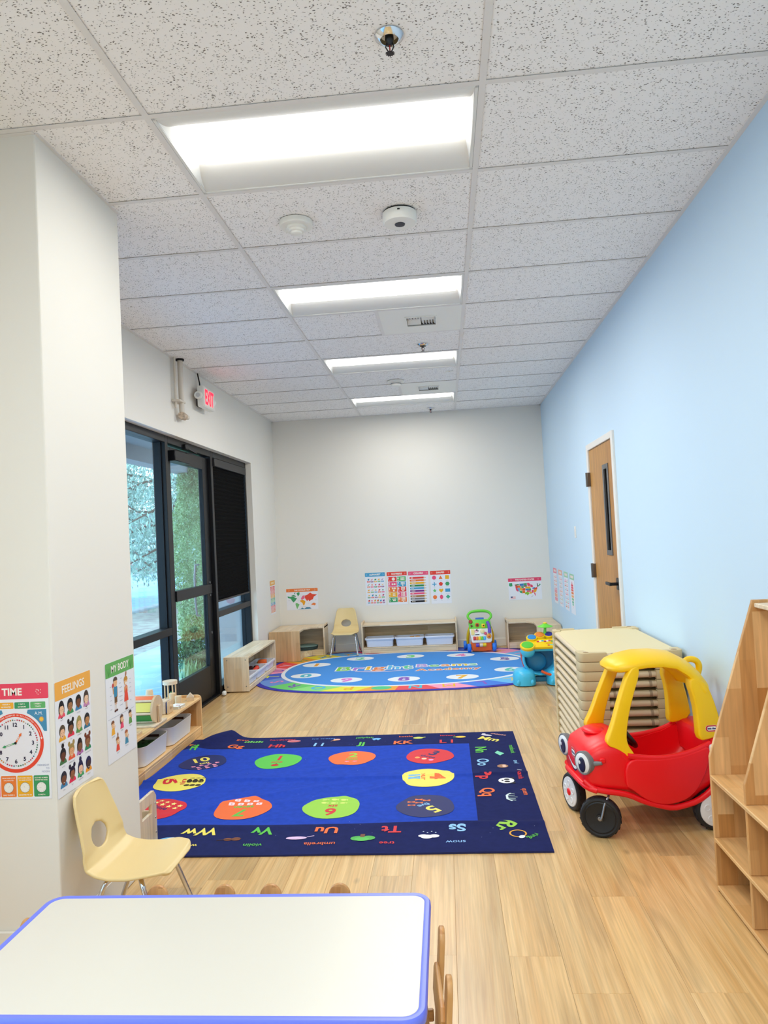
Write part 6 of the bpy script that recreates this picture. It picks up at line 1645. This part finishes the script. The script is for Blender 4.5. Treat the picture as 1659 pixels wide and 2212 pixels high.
# open tub
tub = [(.17, .178, .385, .19), (.20, .172, .370, .192), (.30, .124, .348, .194), (.40, .100, .347, .195), (.50, .115, .368, .195), (.58, .160, .398, .193), (.64, .215, .425, .188), (.69, .245, .44, .176), (.715, .28, .44, .155), (.725, .31, .435, .135)]
XS = [.17 + .0139 * k for k in range(41)]
prof_n = 22
def tub_pt(x, t, inn):
    zb, zr, w_ = interp(tub, x); a = PI * t; e = 2 / 4.6
    if inn:
        w_ -= .024; zb += .055
    return (x, w_ * sgp(math.cos(a), e), zr - (zr - zb) * abs(math.sin(a)) ** e)
vv = []; ff = []; m_ = 2 * prof_n
for x in XS:
    vv += [tub_pt(x, k / (prof_n - 1), 0) for k in range(prof_n)]
    xi = min(max(x, .19), .70)
    vv += [tub_pt(xi, 1 - k / (prof_n - 1), 1) for k in range(prof_n)]
for j in range(len(XS) - 1):
    for k in range(m_): ff.append((j * m_ + k, j * m_ + (k + 1) % m_, (j + 1) * m_ + (k + 1) % m_, (j + 1) * m_ + k))
body.add(vv, ff)
# rear wall of the tub and rear deck
body.prism(rr_pts(-.135, .135, .30, .435, (.03,) * 4), .695, .727, 'x', r=.008)
body.prism([(-.188, .40), (-.165, .29), (.165, .29), (.188, .40), (.18, .44), (-.18, .44)], .60, .70, 'x', r=.02, seg=2)
part('body', body, M_red, car)
for sy in (-1, 1):
    lip = [(x, sy * (interp(hood if x < .19 else tub, x)[2] - .004), interp(hood if x < .19 else tub, x)[0] + .018) for x in [.004, .03, .08, .14, .20, .27, .34, .40, .46, .52, .58, .63]]
    part('sill', MB().tube(lip, [.014] * len(lip), 10, sub=1), M_red, car)
    dp = chaik([(.185, .362), (.178, .235), (.205, .222), (.285, .155), (.384, .134), (.50, .168), (.575, .29), (.598, .405), (.525, .378), (.42, .356), (.315, .353)], 2)
    y0, y1 = sorted((sy * .188, sy * .207))
    part('door', MB().prism(dp, y0, y1, 'y', r=.009, seg=3), M_red, car)
    part('rim', MB().tube([(.20, sy * .190, .372), (.315, sy * .191, .352), (.42, sy * .192, .354), (.525, sy * .191, .375), (.60, sy * .187, .408)], .014, 10, sub=2), M_red, car)
    part('latch', MB().ell((.598, sy * .204, .378), .012, .014, .028, 14, 8, p=3), M_hub, car)
fl2 = [(0, -.137 + .0 * k, .25) for k in range(1)]
part('bumper', MB().tube([(.05, -.182, .218), (.012, -.160, .226), (-.004, -.10, .236), (-.006, 0, .24), (-.004, .10, .236), (.012, .160, .226), (.05, .182, .218)], .015, 10, sub=2), M_red, car)
part('hood_dome', MB().ell((.11, .02, .445), .055, .07, .018, 28, 10), M_red, car)
part('seat', MB().box(.50, .66, -.15, .15, .16, .255, r=.02, seg=2).box(.615, .66, -.15, .15, .2, .42, r=.02, seg=2), M_red, car)
for sy in (-1, 1):
    pp = chaik([(.256, .775), (.190, .63), (.142, .50), (.100, .425), (.165, .402), (.215, .350), (.245, .345), (.236, .378), (.208, .42), (.206, .47), (.240, .60), (.315, .775)], 2)
    b = MB(); b.prism(pp, -.024, .024, 'y', r=.011, seg=3)
    b.V = [(v[0], sy * (.168 - max(0, v[2] - .36) * .115 + .0) + v[1], v[2]) for v in b.V]
    part('front_pillar', b, M_yel, car)
    pp = chaik([(.520, .700), (.545, .60), (.550, .50), (.548, .428), (.575, .418), (.668, .445), (.655, .53), (.636, .61), (.612, .68), (.56, .715)], 1)
    b = MB(); b.prism(pp, -.028, .028, 'y', r=.010, seg=3)
    b.V = [(v[0], sy * (.163 - max(0, v[2] - .42) * .06) + v[1], v[2]) for v in b.V]
    rp_ = part('rear_pillar', b, M_yel, car)
    pr = Print(); pr.rrect(-.031, -.0155, .062, .031, .0155, '#f4e9e0', 0); pr.rrect(-.030, -.0145, .060, .029, .0145, '#d0202c', 1); pr.rrect(-.0235, -.009, .047, .018, .008, '#f4f2f0', 2); pr.text('little tikes', 0, 0, .0078, '#22306c', 3, bold=.05, maxw=.042)
    pr.build('print', lambda u, v, d, sy=sy: (.612 - sy * u * .99, sy * (.163 + .0285 - (.475 + v - .42) * .06 + d), .475 + v), rp_)
roof = [(.178, .752, .055, .010), (.188, .760, .095, .020), (.215, .772, .125, .027), (.27, .788, .142, .030), (.34, .799, .148, .031), (.42, .799, .150, .031), (.49, .788, .156, .032), (.55, .752, .166, .034), (.595, .708, .176, .034), (.628, .662, .182, .032)]
rb_ = MB(); vv = []; ff = []; n = 28
for j, (x, z, w_, h) in enumerate(roof):
    a = Vector((roof[min(j + 1, len(roof) - 1)][0] - roof[max(j - 1, 0)][0], 0, roof[min(j + 1, len(roof) - 1)][1] - roof[max(j - 1, 0)][1])); a.normalize(); nn = Vector((-a.z, 0, a.x))
    for k in range(n):
        t_ = 2 * PI * k / n; e = 2 / 2.7; yy = w_ * sgp(math.cos(t_), e); o = h * sgp(math.sin(t_), e) - .022 * (yy / .15) ** 2
        p_ = Vector((x, yy, z)) + nn * o; vv.append(p_)
for j in range(len(roof) - 1):
    for k in range(n): ff.append((j * n + k, j * n + (k + 1) % n, (j + 1) * n + (k + 1) % n, (j + 1) * n + k))
ff += [tuple(range(n)), tuple(reversed(range((len(roof) - 1) * n, len(roof) * n)))]
part('roof', rb_.add(vv, ff), M_yel, car)
part('roof_handle', MB().tube([(.575, 0, .745), (.60, 0, .772), (.645, 0, .765), (.662, 0, .735), (.65, 0, .69), (.632, 0, .665)], [.014, .015, .016, .016, .015, .014], 12, sub=2), M_yel, car)
def wheel(name, x, y, r, wd, ndir, hub, z=None):
    d = Vector(ndir).normalized(); T = Matrix.Translation((x, y, z or r)) @ d.to_track_quat('Z', 'Y').to_matrix().to_4x4()
    tread = MB().lathe([(r * .80, wd * .42), (r * .86, wd * .5), (r * .95, wd * .46), (r, wd * .3), (r, -wd * .3), (r * .95, -wd * .46), (r * .8, -wd * .5)], 40, M=T)
    o = part(name, tread, M_tyre, car)
    for k in range(20):
        a = 2 * PI * k / 20; part('tread_groove', MB().box(-.0016, .0016, -wd * .42, -wd * .12, -.001, .001, M=T @ Matrix.Rotation(a, 4, 'Z') @ Matrix.Translation((r * .995, 0, -wd * .0)) @ Matrix.Rotation(R(90), 4, 'X') if False else T @ Matrix.Rotation(a, 4, 'Z') @ Matrix.Translation((r, 0, wd * .2))), M_dark, o)
    if hub:
        part('hub_cap', MB().lathe([(r * .8, wd * .44), (r * .78, wd * .52), (r * .70, wd * .54), (r * .2, wd * .56), (.001, wd * .57)], 32, M=T), M_hub, o)
        for k in range(5):
            a = 2 * PI * k / 5 + .3; part('hub_boss', MB().lathe([(r * .17, 0), (r * .16, .003), (r * .12, .0035), (r * .115, .001), (.001, .001)], 16, M=T @ Matrix.Translation((r * .47 * math.cos(a), r * .47 * math.sin(a), wd * .545))), M_hub, o)
        part('hub_centre', MB().lathe([(r * .2, wd * .56), (r * .18, wd * .64), (r * .08, wd * .7), (.001, wd * .71)], 20, M=T), M_red, o)
    else:
        part('disc', MB().lathe([(r * .82, wd * .40), (r * .74, wd * .46), (r * .72, wd * .40), (r * .2, wd * .40), (r * .18, wd * .52), (.001, wd * .53)], 32, M=T), mat('disc_black', '#141519', .4), o)
        part('hub_nut', MB().lathe([(.010, wd * .5), (.010, wd * .66), (.001, wd * .7)], 12, M=T), M_steel, o)
    return o
wheel('front_wheel', .062, -.170, .093, .05, (-.42, -.9, 0), False)
wheel('front_wheel', .040, .172, .093, .05, (-.97, -.16, 0), True)
wheel('rear_wheel', .605, -.172, .096, .05, (0, -1, 0), True); wheel('rear_wheel', .605, .172, .096, .05, (0, 1, 0), True)
part('axle', MB().cyl((.605, -.17, .096), (.605, .17, .096), .008), M_steel, car)
part('fork', MB().tube([(.048, -.205, .093), (.055, -.208, .10), (.075, -.20, .165), (.095, -.19, .185), (.105, -.175, .19), (.105, -.172, .21)], .0055, 8, sub=2), M_steel, car)
part('fork', MB().tube([(.075, .172, .093), (.085, .172, .15), (.075, .165, .20)], .0055, 8, sub=1), M_steel, car)
for sy, z, x, ang_ in ((-1, .338, .005, -24), (1, .345, .0, -14)):
    M = Matrix.Translation((x, sy * .142, z)) @ Matrix.Rotation(R(-ang_), 4, 'Z') @ Matrix.Rotation(R(-90), 4, 'Y')
    e = part('eye', MB().lathe([(.052, -.02), (.055, .0), (.055, .008), (.051, .011), (.048, .009), (.001, .009)], 36, M=M), mat('eye_rim', '#77787a', .45), car)
    part('eyeball', MB().lathe([(.047, .009), (.044, .0125), (.03, .0155), (.001, .017)], 32, M=M), M_hub, e)
    pr = Print(); 
    o = part('pupil', MB().ell((-.006, -.004, .0155), .036, .025, .0035, 24, 8, M=M), mat('pupil', '#262440', .3), e)
    part('glint', MB().ell((.004, .008, .0195), .009, .007, .001, 12, 6, M=M), M_hub, e)
    part('stalk', MB().tube([(.02, sy * .150, z), (.045, sy * .178, z + .004), (.075, sy * .196, z + .01)], [.016, .012, .008], 10), MATS['eye_rim'], e)
    part('bracket', MB().box(.065, .095, sy * .188 - .008, sy * .188 + .008, z + .008, z + .03, r=.004), M_red, e)
pr = Print(); pr.rrect(-.034, -.023, .068, .046, .020, '#f4e9e0', 0); pr.rrect(-.0325, -.0215, .065, .043, .019, '#d0202c', 1); pr.rrect(-.025, -.014, .050, .028, .010, '#f4f2f0', 2); pr.text('little tikes', 0, 0, .0105, '#22306c', 3, bold=.05, maxw=.044)
pr.build('print', lambda u, v, d: (-.0012 - d, -u, .345 + v), car)
pr = Print()
sm = [(-.085 + .17 * k / 16, .055 * ((k - 8) / 8) ** 2) for k in range(17)]
pr.poly([(a, .268 + b * .62) for a, b in sm] + [(a, .284 + b * .45) for a, b in reversed(sm)], '#f4f2f2', 1); pr.poly([(a * .8, .258 + b * .7) for a, b in sm] + [(a * .8, .268 + b * .55) for a, b in reversed(sm)], '#3a1c44', 1)
pr.build('smile', lambda u, v, d: (-.0012 - d, -u, v), car)
part('steering_wheel', MB().tube([(.075 * math.cos(a), .075 * math.sin(a), 0) for a in [2 * PI * k / 24 for k in range(24)]], .012, 10, closed=True, M=Matrix.Translation((.255, -.01, .425)) @ Matrix.Rotation(R(52), 4, 'Y')).tube([(-.07, 0, 0), (0, 0, -.02), (.07, 0, 0)], .014, 8, M=Matrix.Translation((.255, -.01, .425)) @ Matrix.Rotation(R(52), 4, 'Y')), mat('steer_black', '#131316', .4), car)
part('horn_button', MB().lathe([(.02, 0), (.018, .008), (.001, .01)], 16, M=Matrix.Translation((.25, -.01, .425)) @ Matrix.Rotation(R(52), 4, 'Y')), M_red, car)

# ------------------------------------------------------------------ outdoors
GZ = -.10
def ground_mat(name, c1, c2, sc, rough=.8):
    mt = mat(name, c1, rough); nt = mt.node_tree; N = nt.nodes; L = nt.links
    tc = N.new('ShaderNodeTexCoord'); no = N.new('ShaderNodeTexNoise'); no.inputs['Scale'].default_value = sc; no.inputs['Detail'].default_value = 6
    L.new(tc.outputs['Object'], no.inputs['Vector']); mx = N.new('ShaderNodeMix'); mx.data_type = 'RGBA'; mx.inputs['A'].default_value = C(c1); mx.inputs['B'].default_value = C(c2)
    mr = N.new('ShaderNodeMapRange'); mr.inputs['From Min'].default_value = .35; mr.inputs['From Max'].default_value = .65; L.new(no.outputs['Fac'], mr.inputs['Value'])
    L.new(mr.outputs['Result'], mx.inputs['Factor']); L.new(mx.outputs['Result'], N['Principled BSDF'].inputs['Base Color']); return mt
def outd(name, mb, mt): return struct(name, mb, mt)
g = outd('ground', MB().box(-60, -2.36, -20, 70, GZ - .3, GZ - .02), ground_mat('asphalt', '#95b9e0', '#a8c8ea', .7))  # blue cast of the daylight is mixed into the asphalt colour
outd('trim_1', MB().box(-4.6, -2.36, -20, 40, GZ - .02, GZ), ground_mat('paving', '#9cbde2', '#b4d0ec', 1.4))  # paving colour pushed towards blue to stand in for cool daylight
outd('trim_2', MB().box(-7.6, -4.6, -20, 40, GZ - .05, GZ - .005), ground_mat('soil_bed', '#8f7f7c', '#a8a598', 6))
outd('trim_3', MB().box(-7.85, -7.6, -20, 40, GZ - .05, GZ + .06, r=.02), ground_mat('kerb', '#a7aeb4', '#bcc3c8', 3))
outd('trim_4', MB().box(-26, -18, -20, 60, GZ - .05, GZ + .03), ground_mat('far_pavement', '#b8b4b4', '#a8a09c', 2))
outd('trim_5', MB().box(-3.6, -2.36, 2.5, 9.5, 2.62, 2.8).box(-3.6, -3.4, 2.5, 9.5, 2.45, 2.62), mat('soffit', '#8f9498', .7))
outd('trim_6', MB().box(-2.75, -2.37, 8.12, 8.5, GZ, 2.62), mat('pier', '#a9adb0', .7))
M_bark = mat('bark', '#5a4a40', .9, bump=.5, bscale=40)
def leafmat(name, c1, c2):
    mt = mat(name, c1, .7, spec=.2); nt = mt.node_tree; N = nt.nodes; L = nt.links; b = N['Principled BSDF']
    g_ = N.new('ShaderNodeNewGeometry'); mx = N.new('ShaderNodeMix'); mx.data_type = 'RGBA'; mx.inputs['A'].default_value = C(c1); mx.inputs['B'].default_value = C(c2)
    L.new(g_.outputs['Random Per Island'], mx.inputs['Factor']); L.new(mx.outputs['Result'], b.inputs['Base Color']); return mt
def leaves(pts, size, seed, down=0.0, asp=2.2):
    q = random.Random(seed); V = []; F = []
    for p in pts:
        d = Vector((q.gauss(0, 1), q.gauss(0, 1), q.gauss(0, 1) - down)).normalized(); a = d.orthogonal().normalized(); a.rotate(Matrix.Rotation(q.random() * 6.28, 3, d))
        s_ = size * (.6 + .8 * q.random()); o = len(V)
        V += [tuple(p - a * s_ * .5), tuple(p + d * s_ * asp * .45 - a * s_ * .45), tuple(p + d * s_ * asp), tuple(p + d * s_ * asp * .45 + a * s_ * .45)]
        F.append((o, o + 1, o + 2, o + 3))
    mb = MB(); mb.V = V; mb.F = F; mb.I = [0] * len(F); return mb
def shrub(label, x, y, h, r, n, size, seed, mt):
    t = thing('evergreen_shrub', label, 'shrub', (x, y, GZ)); q = random.Random(seed); pts = []
    for k in range(n):
        v = q.random(); z = .12 * h + v * h * .9; ang_ = q.random() * 6.28
        rr_ = r * (math.sin(PI * min(1, .18 + v * .82)) ** .7) * (.25 + .75 * q.random() ** .5) * (1 + .22 * math.sin(3 * ang_ + 9 * v) + .18 * math.sin(22 * v + 2 * ang_) + .12 * math.sin(37 * v - 5 * ang_))
        pts.append(Vector((rr_ * math.cos(ang_), rr_ * math.sin(ang_), z)))
    part('foliage', leaves(pts, size, seed, -.5), mt, t, kind='stuff', smooth=False, fix=False)
    part('stem', MB().cyl((0, 0, 0), (.02, .03, h * .5), .022, .008, 8), M_bark, t); return t
L1 = leafmat('leaf_light', '#6f9f5e', '#c0deaa'); L2 = leafmat('leaf_blue', '#7d9f92', '#b2cdbd'); L3 = leafmat('leaf_dark', '#51734f', '#8aab70')
shrub('tall light green evergreen shrub outside the glass door', -3.40, 9.42, 2.75, .31, 26000, .017, 1, L1)
shrub('low dark leafy shrub at the foot of the tall evergreen outside', -3.12, 8.55, .52, .24, 4500, .02, 2, L3)
def conifer(label, x, y, h, r, seed, mt, n=46, zmin=1.2):
    t = thing('weeping_conifer', label, 'tree', (x, y, GZ)); q = random.Random(seed); pts = []; br = MB()
    for k in range(n):
        z0 = zmin + .35 + (h - zmin - .35) * ((k + .5) / n) ** 1.25; L_ = r * (1.05 - .75 * z0 / h) * (.8 + .4 * q.random()); ang_ = k * 2.4 + q.random()
        for s_ in range(10):
            u = (s_ + 1) / 10; px = L_ * u * math.cos(ang_); py = L_ * u * math.sin(ang_); pz = z0 - L_ * .28 * u * u + .1
            hang = (.5 + .9 * q.random()) * (.5 + u * .7)
            for e in range(60):
                dz = hang * q.random() ** 1.2; pp = Vector((px + q.gauss(0, .16), py + q.gauss(0, .16), pz - dz))
                if pp.z > zmin - .25 * q.random(): pts.append(pp)
        br.tube([(0, 0, z0), (L_ * .5 * math.cos(ang_), L_ * .5 * math.sin(ang_), z0 - L_ * .05), (L_ * math.cos(ang_), L_ * math.sin(ang_), z0 - L_ * .25)], [.05, .03, .01], 5)
    part('foliage', leaves(pts, .045, seed, 1.6, 2.6), mt, t, kind='stuff', smooth=False, fix=False)
    part('trunk', MB().cyl((0, 0, 0), (0, 0, h), .22, .04, 10), M_bark, t)
    part('branches', br, M_bark, t, kind='stuff'); return t
conifer('weeping blue green conifer across the planting bed, seen through the left window', -10.2, 20.6, 7.5, 3.9, 4, L2, n=70, zmin=1.05)
conifer('weeping conifer farther away, seen above the evergreen shrub', -8.5, 27.5, 9.0, 3.6, 5, L2, zmin=1.6)
conifer('weeping conifer at the right, seen through the door glass', -6.3, 17.2, 8.0, 2.3, 6, L2, zmin=.9)
t = thing('street_building', 'low reddish building with pale windows across the street', 'building', (-22, 46, GZ))
part('wall', MB().box(-12, 14, 0, 6, 0, 3.4), mat('brick_far', '#b98a84', .8), t); part('roof', MB().box(-12.4, 14.4, -.4, 6.4, 3.4, 3.9), mat('roof_far', '#7b8088', .8), t)
for k in range(8): part('window', MB().box(-11.2 + 3.1 * k, -9.0 + 3.1 * k, -.06, .02, .5, 2.6), mat('window_far', '#dfe6ec', .3), t)
for k, (x, y, lab) in enumerate(((-5.3, 10.4, 'small grassy tuft in the planting bed near the glass door'), (-4.95, 9.7, 'small grassy tuft in the planting bed, nearer the building'), (-2.95, 8.0, 'small grassy tuft at the right, outside the door'))):
    t = thing('grass_tuft', lab, 'plant', (x, y, GZ)); q = random.Random(k)
    part('blades', leaves([Vector((q.gauss(0, .09), q.gauss(0, .09), .0)) for _ in range(120)], .03, k, -3.2, 7), L1, t, kind='stuff', smooth=False, fix=False)
